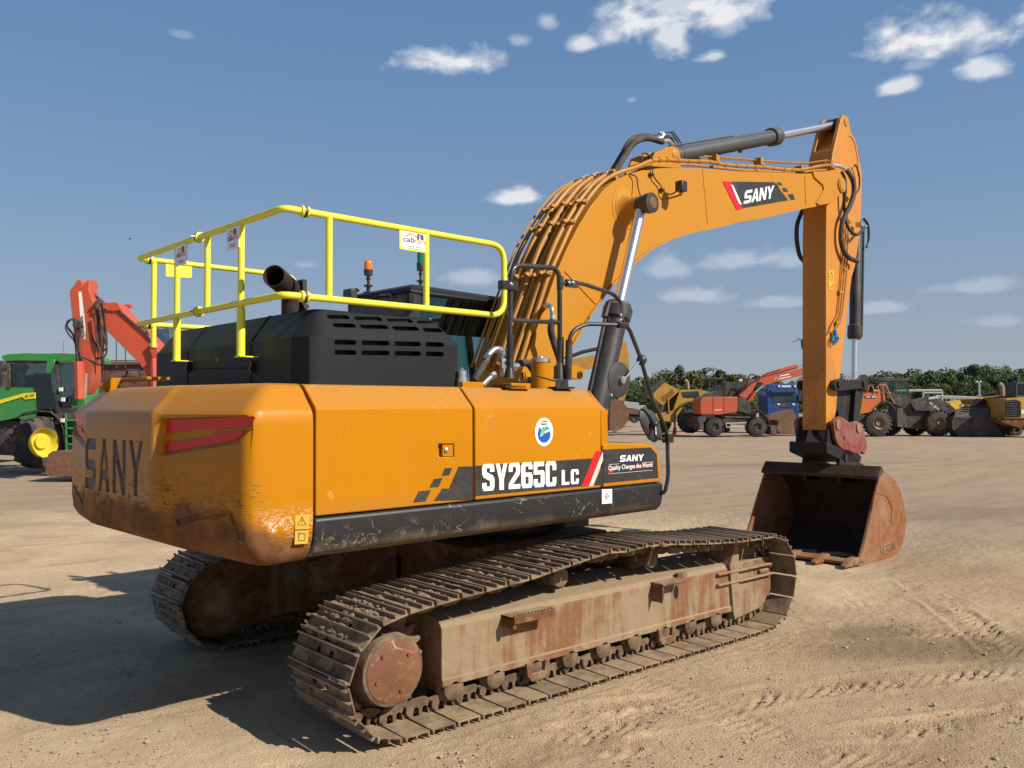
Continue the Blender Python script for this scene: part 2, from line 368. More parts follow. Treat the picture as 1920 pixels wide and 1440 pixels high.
col = t.mix(fac, col, t.mix(n2, (.36, .26, .16), (.25, .18, .11))); col = t.mix(t.math('MULTIPLY', worn, .45), col, (.26, .2, .15))
t.b.inputs['Specular IOR Level'].default_value = .3
M['shoe'] = t.set(col, t.ramp(worn, 0, 1, .75, .42), 0, bump=t.math('ADD', n1, t.math('MULTIPLY', n2, .6)), bs=.5, bd=.01)
M['link'] = steel('track_link_steel', (.13, .078, .045), (.07, .045, .03), (.26, .185, .115), 9, (.38, .62), .8, .7, .5)
M['frame'] = None
t = NT('track_frame_paint')
z = t.sep()[2]; n1 = t.noise(2.5, 7, .65); n2 = t.noise(14, 6, .7); st = t.noise(9, 5, .6, t.map((1, 1, .12)))
rust = t.mix(n2, (.235, .098, .036), (.14, .06, .027))
fac = t.ramp(t.math('ADD', t.math('MULTIPLY', n1, .5), t.math('MULTIPLY', st, .5)), .43, .56)
fac = t.math('MAXIMUM', fac, t.math('MULTIPLY', t.ramp(t.nrm()[2], .2, .6), .95))
M['frame'] = t.set(t.mix(fac, rust, t.mix(n2, (.30, .215, .13), (.21, .15, .09))), .85, 0, bump=t.math('ADD', n1, n2), bs=.6, bd=.015)
M['mud'] = steel('dried_mud', (.27, .19, .12), (.2, .14, .09), (.32, .23, .145), 12, (.3, .6), .95, .9, 0)
M['red'] = paint('red_sticker', (.62, .008, .018), .3, .1, .03, 4, 0)
M['white'] = paint('white_sticker', (.80, .80, .78), .4, .05, .05, 6, 0)
M['decal'] = paint('black_decal', (.020, .020, .021), .42, .1, .10, 4, .05)
M['label'] = paint('yellow_label', (.60, .36, .01), .5, .15, .35, 9, 0)
M['blue'] = plain('blue_print', (.01, .09, .42), .4); M['green'] = plain('green_print', (.01, .30, .10), .4); M['orangep'] = plain('orange_print', (.85, .25, .04), .4)
M['greyp'] = plain('grey_print', (.055, .06, .07), .5)
def glass(name, tint, alpha, rough=.03):
    t = NT(name); tr = t.n.new('ShaderNodeBsdfTransparent'); tr.inputs[0].default_value = tint+(1,)
    gl = t.n.new('ShaderNodeBsdfGlossy'); gl.inputs['Roughness'].default_value = rough; gl.inputs[0].default_value = (.9, .95, .95, 1)
    fr = t.n.new('ShaderNodeFresnel'); fr.inputs[0].default_value = 1.5; mx = t.n.new('ShaderNodeMixShader')
    f = t.math('ADD', t.math('MULTIPLY', fr.outputs[0], .9), t.math('MULTIPLY', t.noise(6), alpha), clamp=True)
    t.l.new(f, mx.inputs[0]); t.l.new(tr.outputs[0], mx.inputs[1]); t.l.new(gl.outputs[0], mx.inputs[2]); t.l.new(mx.outputs[0], t.o.inputs[0]); return t.m
M['glass'] = glass('tinted_glass', (.55, .72, .72), .03)
M['darkglass'] = glass('dark_glass', (.10, .16, .16), .06)
M['mirror'] = plain('mirror_glass', (.8, .82, .85), .05, 1)
def lens(name, c):
    t = NT(name); return t.set(c, .12, 0, **{'Coat Weight': .5, 'Transmission Weight': .25})
M['amber'] = lens('amber_lens', (.9, .22, .01)); M['greenlens'] = lens('green_lens', (.0, .22, .10))

# scratched and rusted counterweight paint
t = NT('counterweight_paint')
x, y, z = t.sep()[0:3]
n1 = t.noise(2.2, 8, .7); n2 = t.noise(16, 6, .7); n0 = t.noise(1.1, 4)
hs_ = t.noise(5, 8, .75, t.map((2.2, 2.2, 16), (0, .08, 0)), dist=.4); hs2 = t.noise(3, 8, .8, t.map((3, 3, 34), (0, -.12, 0)), dist=.3)
low = t.ramp(z, 1.70, 1.38)
zz = t.math('ADD', z, t.math('ADD', t.math('MULTIPLY', t.math('SUBTRACT', n1, .5), .42), t.math('MULTIPLY', t.math('SUBTRACT', hs_, .5), .34)))
side = t.ramp(x, -2.80, -2.86)           # the rear takes the knocks, not the side by the door
sidec = t.ramp(x, -2.62, -2.90, 0, .16)
rmask = t.math('MULTIPLY', t.ramp(t.math('SUBTRACT', zz, t.math('SUBTRACT', sidec, .13)), 1.39, 1.31), 1)
scr = t.math('MULTIPLY', t.ramp(t.math('ADD', hs_, t.math('MULTIPLY', t.math('SUBTRACT', n2, .5), .35)), .545, .565), t.math('MULTIPLY', low, t.ramp(x, -2.74, -2.84)))
scr2 = t.math('MULTIPLY', t.ramp(hs2, .63, .67), t.math('MULTIPLY', t.ramp(z, 1.8, 1.35), t.ramp(x, -2.6, -2.84, .1, 1)))
rm = t.math('MAXIMUM', rmask, scr, clamp=True)
base = t.mix(t.ramp(n0, .3, .7), YEL, tuple(v*.93 for v in YEL))
pale = t.mix(t.math('MULTIPLY', scr2, .55), base, (.62, .42, .18))
# peeled white flakes at the near corner
vd = t.math('ABSOLUTE', t.math('SUBTRACT', t.noise(9, 5, .6, t.map((1.5, 1, 1), (0, .7, 0)), dist=.5), .5)); vd2 = t.math('ABSOLUTE', t.math('SUBTRACT', t.noise(17, 4, .6, t.map((1, 1, 1.6), (0, -.5, 0)), dist=.8), .5)); wn1 = t.noise(6, 7, .75)
flk = t.math('MULTIPLY', t.math('MAXIMUM', t.ramp(vd, .014, .008), t.ramp(vd2, .016, .010)), t.ramp(wn1, .48, .51))
flk = t.math('MAXIMUM', flk, t.math('MULTIPLY', t.ramp(t.noise(14, 7, .75), .53, .545), t.ramp(z, 1.22, 1.16)))
flk = t.math('MULTIPLY', flk, t.math('MULTIPLY', t.ramp(z, 1.46, 1.26), t.ramp(x, -2.86, -2.80)))
pale = t.mix(t.math('MULTIPLY', flk, .85), pale, (.78, .72, .62))
rustc = t.mix(t.ramp(n2, .3, .7), (.17, .068, .028), (.095, .042, .022))
rustc = t.mix(t.ramp(t.noise(3.5, 5), .42, .7), rustc, (.26, .115, .035))
col = t.mix(t.math('MULTIPLY', rm, .96), pale, rustc)
dusty = t.math('MULTIPLY', t.math('SUBTRACT', 1, rm), t.math('ADD', t.math('MULTIPLY', t.ramp(t.nrm()[2], .3, .95), t.ramp(x, -2.95, -3.06, .12, .4)), t.math('MULTIPLY', t.ramp(x, -3.03, -3.08), t.ramp(n1, .3, .6, .15, .42)), clamp=True))
col = t.mix(dusty, col, (.30, .22, .15))
M['cw'] = t.set(col, t.ramp(rm, 0, 1, .38, .8), 0, bump=t.math('SUBTRACT', t.math('MULTIPLY', n2, .25), rm), bs=.35, bd=.006)
t.b.inputs['Coat Weight'].default_value = .0; t.b.inputs['Specular IOR Level'].default_value = .22
# scuffed black skirt
t = NT('scuffed_black_paint'); x, y, z = t.sep()[0:3]
n1 = t.noise(3, 6, .65); vd = t.math('ABSOLUTE', t.math('SUBTRACT', t.noise(3.2, 3, .5, t.map((1, 1, 1.8), (0, .5, 0)), dist=.4), .5)); vd2 = t.math('ABSOLUTE', t.math('SUBTRACT', t.noise(10, 4, .6, t.map((1.7, 1, 1), (0, -.7, 0)), dist=.9), .5)); w1 = t.noise(5, 7, .8)
wx = t.ramp(x, -.7, -2.3)
sc = t.math('MULTIPLY', t.ramp(vd, .007, .002), t.ramp(w1, .50, .58)); sc2 = t.math('MULTIPLY', t.math('MULTIPLY', t.ramp(vd2, .026, .008), t.ramp(t.noise(8, 7, .8), .46, .53)), t.math('MULTIPLY', wx, t.ramp(z, 1.32, 1.15)))
gr = t.math('MULTIPLY', t.ramp(t.math('ADD', z, t.math('MULTIPLY', t.math('SUBTRACT', n1, .5), .2)), 1.21, 1.11), .65)
col = t.mix(gr, (.014, .0145, .016), (.17, .115, .07)); col = t.mix(t.math('MULTIPLY', t.math('MAXIMUM', sc, sc2), .7), col, (.33, .27, .2))
M['skirt'] = t.set(col, .5, 0, bump=n1, bs=.08)
M['mirrorback'] = paint('mirror_housing', (.035, .035, .038), .5, .1, .03, 5, .1)
M['teal'] = plain('teal_plastic', (.10, .35, .28), .4)
M['glovemat'] = plain('blue_nitrile', (.01, .16, .38), .6)
t = NT('worn_arm_paint'); x, y, z = t.sep()[0:3]; n1 = t.noise(2.5, 7, .7, t.map((1, 1, .6))); n2 = t.noise(15, 5, .7); n3 = t.noise(.9, 4)
lo = t.ramp(t.math('ADD', z, t.math('MULTIPLY', t.math('SUBTRACT', n1, .5), 1.6)), 3.3, 1.7)
col = t.mix(t.math('MULTIPLY', t.ramp(n1, .43, .60), t.math('ADD', .16, t.math('MULTIPLY', lo, .62))), (.52, .20, .02), (.22, .095, .03))
col = t.mix(t.math('MULTIPLY', t.ramp(n2, .60, .70), t.math('MULTIPLY', lo, .7)), col, (.10, .06, .04))
M['armpaint'] = t.set(col, .5, 0, bump=n2, bs=.12)
M['bluegrey'] = paint('blue_grey_paint', (.03, .08, .13), .45, .1, .2, 3, .2); M['ayel2'] = paint('bright_yellow_paint', (.65, .42, .02), .45, .1, .15, 3, .2)
M['stone'] = plain('pale_stone', (.36, .29, .21), .9)

M['cabglass'] = glass('cab_glass', (.30, .38, .38), .06)
# ================================================================== the tracked excavator
EX = empty('tracked_excavator', 'large yellow tracked excavator with a bright yellow safety rail, nearest the camera', 'excavator')
def T2(v): return (v[0], v[2])
def uy(pts, y): return [T2(U(px, py, y=y)) for px, py in pts]     # pixel outline -> (x, z) on a side plane

# ---------------------------------------------------------------- undercarriage
YI, YO = .945, 1.645; YC = 1.295
path = [(-1.93,.045),(-1.2,.045),(0,.045),(1.2,.045),(1.86,.05),(2.02,.075),(2.14,.16),(2.235,.30),(2.262,.46),(2.225,.62),(2.14,.745),(1.99,.812),(1.7,.815),(1.34,.825),(.84,.862),(.47,.902),(.25,.912),(.02,.896),(-.15,.912),(-.43,.885),(-.93,.822),(-1.24,.80),(-1.62,.775),(-1.81,.755),(-2.03,.735),(-2.18,.64),(-2.275,.50),(-2.29,.40),(-2.27,.28),(-2.20,.16),(-2.08,.07)]
def closed_resample(p, n):
    q = [Vector((a, 0, b)) for a, b in p]; q.append(q[0]); L = [0]
    for i in range(1, len(q)): L.append(L[-1]+(q[i]-q[i-1]).length)
    res = []
    for k in range(n):
        s = L[-1]*k/n; i = max(j for j in range(len(L)) if L[j] <= s+1e-9); i = min(i, len(q)-2)
        f = (s-L[i])/(L[i+1]-L[i]); res.append(q[i].lerp(q[i+1], f))
    return res, L[-1]
_, L = closed_resample(path, 10); NS = round(L/.1905)
pts, _ = closed_resample(path, NS)
def shoe_mesh():
    b = MB(); P = .176/2
    # plate with mud holes, three grousers, lipped ends (local: x along the chain, z outwards)
    for y0, y1 in ((-.35, -.095), (-.05, .05), (.095, .35)): b.box(-P, P, y0, y1, 0, .011)
    for y0, y1 in ((-.095, -.05), (.05, .095)): b.box(-P, -.045, y0, y1, 0, .011); b.box(-.005, P, y0, y1, 0, .011)
    for xg, w in ((-P+.004, .011), (-.012, .010), (P-.016, .011)):
        b.prism([(xg, .009), (xg+w*1.6, .009), (xg+w*1.2, .036), (xg+w*.2, .036)], -.35, .35)
    for sx in (-.05, .045):
        for sy in (-.14, .14): b.cyl((sx, sy, .008), (sx, sy, .022), .012, 6)
    return b
def track(side):
    yc = YC*side
    b = MB()
    # chain links and pins, inside the shoes
    n = len(pts)
    for k in range(n):
        p = pts[k]; q = pts[(k+1) % n]; t_ = (q-p).normalized(); nrm = Vector((t_.z, 0, -t_.x))      # outwards
        c = (p+q)/2
        Mx = Matrix((( t_.x, 0, nrm.x, c.x), (0, 1, 0, yc), (t_.z, 0, nrm.z, c.z), (0, 0, 0, 1)))
        h = (q-p).length/2
        for s in (-1, 1):
            y0 = s*.085; prof = [(-h-.02, -.01), (-h-.045, -.04), (-h-.03, -.078), (-h+.02, -.088), (-.035, -.10), (.05, -.10), (h-.03, -.085), (h-.01, -.06), (h-.035, -.03), (h-.02, -.004), (.055, -.002), (.05, -.045), (.03, -.056), (.012, -.045), (.008, -.002), (-.012, -.002), (-.016, -.045), (-.036, -.056), (-.055, -.045), (-.06, -.002)]
            b.prism(prof, y0-.018, y0+.018, M=Mx)
        e = Mx @ Vector((-h, 0, -.05)); b.cyl((e.x, yc-.125, e.z), (e.x, yc+.125, e.z), .028, 12)
    tr = b.build('track', M['link'], EX, smooth=True, bevel=0)
    tr['label'] = 'near track chain under sunlit dusty shoes' if side < 0 else 'far track chain in the shade of the counterweight'
    proto = None
    for k in range(n):
        p = pts[k]; q = pts[(k+1) % n]; t_ = (q-p).normalized(); nrm = Vector((t_.z, 0, -t_.x)); c = (p+q)/2
        Mx = Matrix((( t_.x, 0, nrm.x, c.x), (0, 1, 0, yc), (t_.z, 0, nrm.z, c.z), (0, 0, 0, 1)))
        if proto is None:
            global SHOE
            if SHOE is None: SHOE = shoe_mesh().build('track_shoe', M['shoe'], tr, bevel=.0025, seg=1); o = SHOE
            else: o = SHOE.copy(); COL.objects.link(o); o.parent = tr
            proto = o
        else:
            o = proto.copy(); COL.objects.link(o); o.parent = tr
        o.matrix_local = Mx
    return tr
SHOE = None
near_track = track(-1); far_track = track(1)
# dried mud caught between the grousers
b = MB()
for i in range(520):
    k = random.choice([j for j in range(len(pts)) if pts[j].z > .72 and pts[j].x < 1.2]); p = pts[k]; q = pts[(k+1) % len(pts)]; c = p.lerp(q, random.random())
    if c.x < -2.12 : continue
    y = -YC + random.gauss(0, .13)
    r = random.uniform(.008, .022); b.ball((c.x, y, c.z+.010), r*.95, (1.5, 2.2, .8), 2, .22)
for k in range(4): 
    for j in range(26): b.ball((-2.2+k*.03+random.gauss(0, .01), -1.2+random.gauss(0, .12), .59+k*.035), random.uniform(.008, .022), (1, 2.2, .8), 2, .2)
mud = b.build('dried_mud', M['mud'], near_track, smooth=False); mud['kind'] = 'stuff'
def undercarriage(side):
    s = side
    def Y(v): return v*s
    def yy(a, b_): return (min(a*s, b_*s), max(a*s, b_*s))
    lab = 'near' if s < 0 else 'far'
    b = MB()
    # box beam: sloping top, vertical outer web, flange at the foot
    prof = [(1.02, .20), (1.46, .20), (1.46, .245), (1.45, .25), (1.45, .565), (1.425, .60), (1.20, .665), (1.05, .665), (1.02, .64)]
    pr = [(p[0]*s, p[1]) for p in prof]
    b.prism(pr, -1.52, 1.56, axis='x')
    fr = b.build('track_frame', M['frame'], EX, bevel=.010)
    b = MB()   # front yoke round the idler: bracket, guard plate with two ribs
    b.prism([(1.50,.60),(1.60,.80),(1.63,.80),(1.63,.16),(1.57,.12),(1.54,.20)], *yy(1.10, 1.475))
    b.prism([(1.63,.60),(2.13,.60),(2.17,.52),(2.17,.30),(2.02,.16),(1.66,.12),(1.63,.2)], *yy(1.16, 1.44))
    for z0 in (.44, .53): b.box(1.33, 2.15, *yy(1.43, 1.485), z0, z0+.022)
    b.box(1.96, 2.10, *yy(1.43, 1.47), .47, .505)
    b.build('idler_guard', M['frame'], fr, bevel=.008)
    b = MB()
    b.box(-1.03, -.66, *yy(1.44, 1.58), .562, .578); b.box(-1.03, -.66, *yy(1.565, 1.585), .535, .585); b.box(-1.03, -1.0, *yy(1.44, 1.57), .50, .575)
    for k in range(12): b.box(-1.02+k*.030, -1.005+k*.030, *yy(1.567, 1.583), .583, .594)
    b.build('step', M['rust'], fr, bevel=.003)
    b = MB()   # forward tie down bracket: a bent plate welded to the web
    b.box(.50, .80, *yy(1.44, 1.57), .572, .588); b.box(.80, .92, *yy(1.44, 1.47), .545, .62)
    b.prism([(.50, .44), (.50, .575), (.52, .575), (.52, .50)], *yy(1.445, 1.56))
    b.build('tie_down_bracket', M['rust'], fr, bevel=.003)
    b = MB(); b.prism([(.80+.03*math.cos(a), .47+.055*math.sin(a)) for a in [i*math.pi/8 for i in range(16)]], *yy(1.45, 1.453)); b.build('drain_hole', M['hole'], fr)
    # rollers
    for i in range(9):
        xx = -1.42+i*.345; b = MB()
        y0, y1 = yy(1.13, 1.46)
        b.rev([(0, .045), (.015, .075), (.05, .078), (.06, .095), (.085, .097), (.10, .075), (.24, .075), (.25, .097), (.275, .095), (.28, .078), (.315, .074), (.33, .045)], (xx, y0, .175), (0, 1, 0), 20)
        b.prism([(xx-.05, .19), (xx+.05, .19), (xx+.06, .24), (xx-.06, .24)], *yy(1.42, 1.45))
        b.build('track_roller', M['link'], fr)
    for xx in (-.72, .66):       # roller guards
        b = MB(); b.prism([(xx-.11,.22),(xx-.10,.13),(xx-.06,.085),(xx+.06,.085),(xx+.10,.13),(xx+.11,.22),(xx+.07,.21),(xx+.06,.14),(xx-.06,.14),(xx-.07,.21)], *yy(1.44, 1.475)); b.build('roller_guard', M['rust'], fr, bevel=.006)
    for xx, zz in ((-.44, .745), (.56, .76)):
        b = MB(); y0, y1 = yy(1.20, 1.42)
        b.rev([(0, .04), (.01, .072), (.06, .075), (.07, .06), (.12, .06), (.13, .075), (.205, .072), (.22, .045)], (xx, y0, zz), (0, 1, 0), 22); b.box(xx-.05, xx+.05, *yy(1.10, 1.22), .62, zz)
        b.build('carrier_roller', M['link'], fr)
    # idler wheel
    b = MB(); y0, y1 = yy(1.17, 1.42); b.rev([(0, .06), (.02, .10), (.05, .12), (.06, .30), (.085, .31), (.10, .335), (.15, .335), (.165, .31), (.19, .30), (.20, .12), (.23, .10), (.25, .06)], (1.87, y0, .44), (0, 1, 0), 36)
    b.build('idler_wheel', M['link'], fr)
    b = MB(); y0 = 1.25*s; d = (0, -s, 0)
    b.rev([(0, .20), (.0, .315), (.03, .33), (.16, .33), (.20, .28), (.24, .10), (.24, .001)], (-1.92, y0, .41), d, 36)
    b.prism([(-1.92, .11), (-1.50, .18), (-1.50, .68), (-1.92, .72)], *yy(1.03, 1.235)); b.build('motor_guard', M['rust'], fr, bevel=.01)
    # sprocket with teeth
    b = MB(); prof = []
    N = 22
    for k in range(N):
        a = 2*math.pi*k/N
        for da, rr in ((-.10, .275), (-.03, .335), (.03, .335), (.10, .275)): prof.append((-1.92+rr*math.cos(a+da), .41+rr*math.sin(a+da)))
    b.prism(prof, *yy(1.26, 1.33)); b.build('sprocket', M['link'], fr, bevel=.004)
    b = MB(); y0 = 1.16*s; d = (0, s, 0)
    b.rev([(0, .16), (.05, .22), (.07, .255), (.12, .255), (.13, .222), (.33, .215), (.355, .208), (.362, .19), (.362, .02)], (-1.92, y0, .40), d, 44)
    fd = b.build('final_drive', M['link'], fr)
    b = MB(); b.rev([(0, .187), (.004, .187), (.006, .18), (.006, .001)], (-1.92, 1.522*s, .40), d, 40); b.build('cover_plate', M['drivecap'], fd)
    b = MB()
    for a in (40, 130, 200, 290): b.cyl((-1.92+.13*math.cos(R(a)), 1.526*s, .40+.13*math.sin(R(a))), (-1.92+.13*math.cos(R(a)), 1.538*s, .40+.13*math.sin(R(a))), .013, 6)
    b.build('drain_plug', M['rust'], fd)
    return fr
t = NT('drive_cap_paint'); n1 = t.noise(5, 6, .65); vd = t.vor(4.5, None, 'DISTANCE_TO_EDGE'); n3 = t.noise(22, 5, .7)
col = t.mix(t.ramp(n1, .35, .65), (.20, .078, .034), (.135, .055, .026)); col = t.mix(t.math('MULTIPLY', t.ramp(t.math('ADD', vd, t.math('MULTIPLY', n3, .05)), .055, .03), t.ramp(t.noise(3), .48, .6)), col, (.48, .37, .24))
M['drivecap'] = t.set(t.mix(t.ramp(n3, .55, .8, 0, .6), col, DUST), .6, 0, bump=n3, bs=.4)
undercarriage(-1); undercarriage(1)
b = MB()   # X shaped car body
b.prism([(-.62, .42), (.62, .42), (.62, .66), (.75, .90), (-.75, .90), (-.62, .66)], -.75, .75)
for sx in (-1, 1):
    for sy in (-1, 1):
        a = Vector((sx*.45, sy*.55, 0)); e = Vector((sx*1.05, sy*1.10, 0)); w = Vector((0.17, -.14*sx*sy, 0))
        b.loft([[Vector((p.x, p.y, z)) for p in (a-w*1.3, a+w*1.3) for z in ((.40, .88) if p == a-w*1.3 else (.88, .40))],
                [Vector((p.x, p.y, z)) for p in (e-w, e+w) for z in ((.36, .62) if p == e-w else (.62, .36))]])
b.build('car_body', M['rust'], EX, bevel=.01)
b = MB(); b.rev([(0, .62), (.06, .66), (.14, .66), (.2, .60)], (0, 0, .88), (0, 0, 1), 48); b.build('slew_ring', M['black'], EX)

# ---------------------------------------------------------------- upper structure
def ub(mb, name, mat, parent=EX, **k): return mb.build(name, mat, parent, up=(parent is EX), **k)
b = MB(); b.box(-2.42, 1.15, -.55, .55, 1.08, 1.30); b.box(-2.42, .9, -1.2, -.5, 1.16, 1.30); b.box(-2.42, 1.3, .5, 1.2, 1.16, 1.30)
b.prism([(.05, -.9), (.35, -.9), (.35, -.7), (.05, -.7)], .98, 1.2, axis='z')
ub(b, 'revolving_frame', M['black'], bevel=.01)
b = MB(); b.box(-2.44, -.02, -1.10, 1.05, 1.30, 2.085); ub(b, 'machine_deck', M['yellow'], bevel=.01)

# counterweight
core = [(-2.495, -1.36), (-2.885, -1.36), (-3.036, -.59), (-3.085, -.525), (-3.112, 0), (-3.125, .525), (-3.095, .59), (-2.965, 1.36), (-2.495, 1.36)]
cn = [(0, 1), (1.1, .86), (1, .22), (1, .22), (1, 0), (1, -.22), (1, -.22), (1.12, -.86), (0, -1)]
def cw_outline(d):
    p = [Vector((x+nx_*d, y+ny_*d)) for (x, y), (nx_, ny_) in zip(core, cn)]; res = []
    for i, v in enumerate(p):
        if i in (1, 7):
            r = .085-.2*d; a = p[i-1]; c = p[i+1]; p1 = v+(a-v).normalized()*r; p2 = v+(c-v).normalized()*r
            for k in range(7): t_ = k/6; res.append(p1*(1-t_)**2+v*2*t_*(1-t_)+p2*t_*t_)
        elif i in (3, 5):
            a = p[i-1]; c = p[i+1]; p1 = v+(a-v).normalized()*.018; p2 = v+(c-v).normalized()*.018; res += [p1, p2]
        else: res.append(v)
    return res
rings = []
for z, d, zt in ((1.085, .20, .10), (1.09, .13, .09), (1.11, .08, .07), (1.16, .035, .04), (1.24, .008, .0), (1.34, 0, 0), (1.60, 0, 0), (1.86, 0, 0), (1.925, .006, 0), (1.96, .028, 0), (2.01, .078, 0), (2.055, .115, 0), (2.085, .15, 0), (2.100, .185, 0)):
    rings.append([Vector((v.x, v.y, z+zt*max(0, min(1, (-2.80-v.x)/.25)))) for v in cw_outline(d)])
b = MB(); b.loft(rings); cw = ub(b, 'counterweight', M['cw'], angle=26)
# recess for the red chevrons on the near facet, and on its mirror
fa = Vector((-2.885, -1.36, 0)); fb = Vector((-3.036, -.59, 0)); fa2 = Vector((-2.965, 1.36, 0)); fb2 = Vector((-3.095, .59, 0)); fn2 = Vector((-(fb2-fa2).y, (fb2-fa2).x, 0)).normalized(); fn2 = fn2 if fn2.x < 0 else -fn2; fd_ = (fb-fa).normalized(); fn = Vector((fd_.y, -fd_.x, 0)); fn = fn if fn.x < 0 else -fn
def facet(px, py, off=0.0):
    o, d = toU(CAM), toU(ray(px, py)); q = fa+fn*off; t_ = (q-o).dot(fn)/d.dot(fn); return o+d*t_
def mirror(p):
    w_ = p-fa; u_ = w_.dot(fd_); h_ = w_.dot(fn); d2_ = (fb2-fa2).normalized(); return Vector((fa2.x+d2_.x*u_+fn2.x*h_, fa2.y+d2_.y*u_+fn2.y*h_, p.z))
rec = [(302,783),(478,778),(484,786),(452,829),(446,833),(302,856),(297,850),(296,822)]
def prismcut(pts3, n, depth, out=.03, taper=1):
    bb = MB(); c = sum(pts3, Vector())/len(pts3)
    bb.loft([[p+n*out for p in pts3], [c+(p-c)*taper-n*depth for p in pts3]]); o = bb.build('cut', M['yellow'], None, smooth=False); o.rotation_euler.z = TH; bpy.context.view_layer.update(); return o
P3 = [facet(*p) for p in rec]
boolean(cw, prismcut(P3, fn, .035, taper=.93)); boolean(cw, prismcut([mirror(p) for p in P3], fn2, .035, taper=.93))
dr = [[(318,788),(474,780),(480,783),(466,800),(402,806),(398,802),(303,813),(312,795)], [(299,832),(398,819),(402,813),(461,807),(448,822),(440,826),(304,850),(301,846)]]
for poly in dr:
    q = [facet(px, py, -.033) for px, py in poly]; b = MB(); b.prism3(q, fn*.006); ub(b, 'red_panel', M['red'], cw)
    b = MB(); b.prism3([mirror(p) for p in q], fn2*.006); ub(b, 'red_panel', M['red'], cw)
# engraved maker's name on the rear face (plane through y = +-.5)
ra = Vector((-3.082, -.50, 0)); rb_ = Vector((-3.098, 0, 0))
def rear(y, z, off=0): return Vector(((-3.112+.027*(-y/.525) if y < 0 else -3.112-.013*y/.525)-off, y, z))
cut = MB(); inl = MB()
# letters run from the far side (left in the picture) to the near side; their width on the face:
YL0, YL1 = .51, -.43
for poly in glyph_polys('SANY', 0, 1, gap=.22):
    q0 = [rear(YL0+(YL1-YL0)*p[0], 1.432+p[1]*.335, .02) for p in poly]; q1 = [v+Vector((.055, 0, 0)) for v in q0]
    cut.loft([q0, q1]); inl.loft([[v+Vector((.018+.030, 0, 0)) for v in q0], [v+Vector((.018+.04, 0, 0)) for v in q0]])
# merge the strokes of each letter so the cut is clean
for poly in glyph_polys('SANY', 0, 1, gap=.22):
    q = [rear(YL0+(YL1-YL0)*p[0], 1.432+p[1]*.335, .03) for p in poly]; cb = MB(); cb.loft([q, [v+Vector((.050, 0, 0)) for v in q]])
    co = cb.build('cut', M['yellow'], None, smooth=False); co.rotation_euler.z = TH; bpy.context.view_layer.update(); boolean(cw, co)
b = MB()
for poly in glyph_polys('SANY', 0, 1, gap=.22):
    q = [rear(YL0+(YL1-YL0)*p[0], 1.432+p[1]*.335, -.010) for p in poly]; b.loft([q, [v+Vector((.012, 0, 0)) for v in q]])
ub(b, 'lettering', M['greyp'], cw)
cw.data.polygons.foreach_set('use_smooth', [True]*len(cw.data.polygons)); cw.data.set_sharp_from_angle(angle=R(26)); wnormal(cw)
# lower V groove of the facet
for gv in ([(330,974),(400,955),(402,967),(332,987)], [(398,955),(432,957),(426,968),(400,967)], [(426,956),(434,957),(458,1013),(447,1017)]):
    q = [facet(*p) for p in gv]; boolean(cw, prismcut(q, fn, .014)); boolean(cw, prismcut([mirror(p) for p in q], fn2, .014))
cw.modifiers.clear(); cw.data.polygons.foreach_set('use_smooth', [True]*len(cw.data.polygons)); cw.data.set_sharp_from_angle(angle=R(26)); wnormal(cw)
# lifting lug
b = MB()
lg = [(187,722),(207,708),(232,709),(246,712),(224,718),(225,738),(212,742),(203,738)]
ly = U(210, 725, x=-2.86).y; q = [U(px, py, y=ly) for px, py in lg]; b.prism3(q, (0, .035, 0))
q2 = [U(px, py, x=-2.80) for px, py in [(200,716),(236,707),(275,706),(275,712),(236,714)]]; b.prism3(q2, (.16, 0, -.0))
b.cyl(U(217,733,y=ly-.002), U(217,733,y=ly)+Vector((0, .04, 0)), .016, 12); ub(b, 'lifting_lug', M['yellow'], cw, bevel=.005)
b = MB(); hl = fillet([U(236,708,x=-2.6), U(238,694,x=-2.6), U(262,694,x=-2.6), U(263,708,x=-2.6)], .03); b.tube(hl, .009, 8); ub(b, 'grab_handle', M['blackrail'], cw)
b = MB(); q = [U(px, py, y=-1.3615) for px, py in [(553,966),(579,965),(579,992),(553,993)]]; b.prism3(q, (0, -.0015, 0)); q = [U(px, py, y=-1.3615) for px, py in [(553,995),(579,994),(577,1019),(552,1021)]]; b.prism3(q, (0, -.0015, 0))
lab = ub(b, 'warning_label', M['label'], cw)
b = MB()
tri = [U(px, py, y=-1.364) for px, py in [(566,969),(574,984),(558,984)]]
b.tube(tri+[tri[0]], .0022, 4); b.tube([U(566,974,y=-1.364), U(566,980,y=-1.364)], .002, 4)
tri = [U(px, py, y=-1.364) for px, py in [(560,1000),(572,1001),(572,1013),(560,1014)]]; b.tube(tri+[tri[0]], .002, 4)
ub(b, 'warning_symbol', M['decal'], lab)

# side doors and panels
def side_panel(x0, x1, side, name, label=None, z0=1.35):
    prof = [(1.0, z0), (1.36, z0), (1.36, 1.945), (1.352, 1.965), (1.225, 2.088), (1.20, 2.097), (1.0, 2.097)]
    b = MB(); b.prism([(p[0]*side, p[1]) for p in prof], x0, x1, axis='x'); o = ub(b, name, M['yellow'], bevel=.008)
    if label: o['label'] = label
    return o
pA = side_panel(-2.478, -1.312, -1, 'side_door', 'plain rear side door with a square latch'); pB = side_panel(-1.292, -.03, -1, 'side_door', 'front side door carrying the model number')
side_panel(-2.478, -1.312, 1, 'side_door'); side_panel(-1.292, -.75, 1, 'side_door')
b = MB(); prof = [U(px, py, y=-1.35) for px, py in [(1123,717),(1131,724),(1140,745),(1146,770),(1147,829),(1133,829),(1133,764)]]
xs = [(-.022, 1.66), (.062, 1.66), (.058, 1.93), (.035, 2.03), (-.005, 2.085), (-.022, 2.094)]
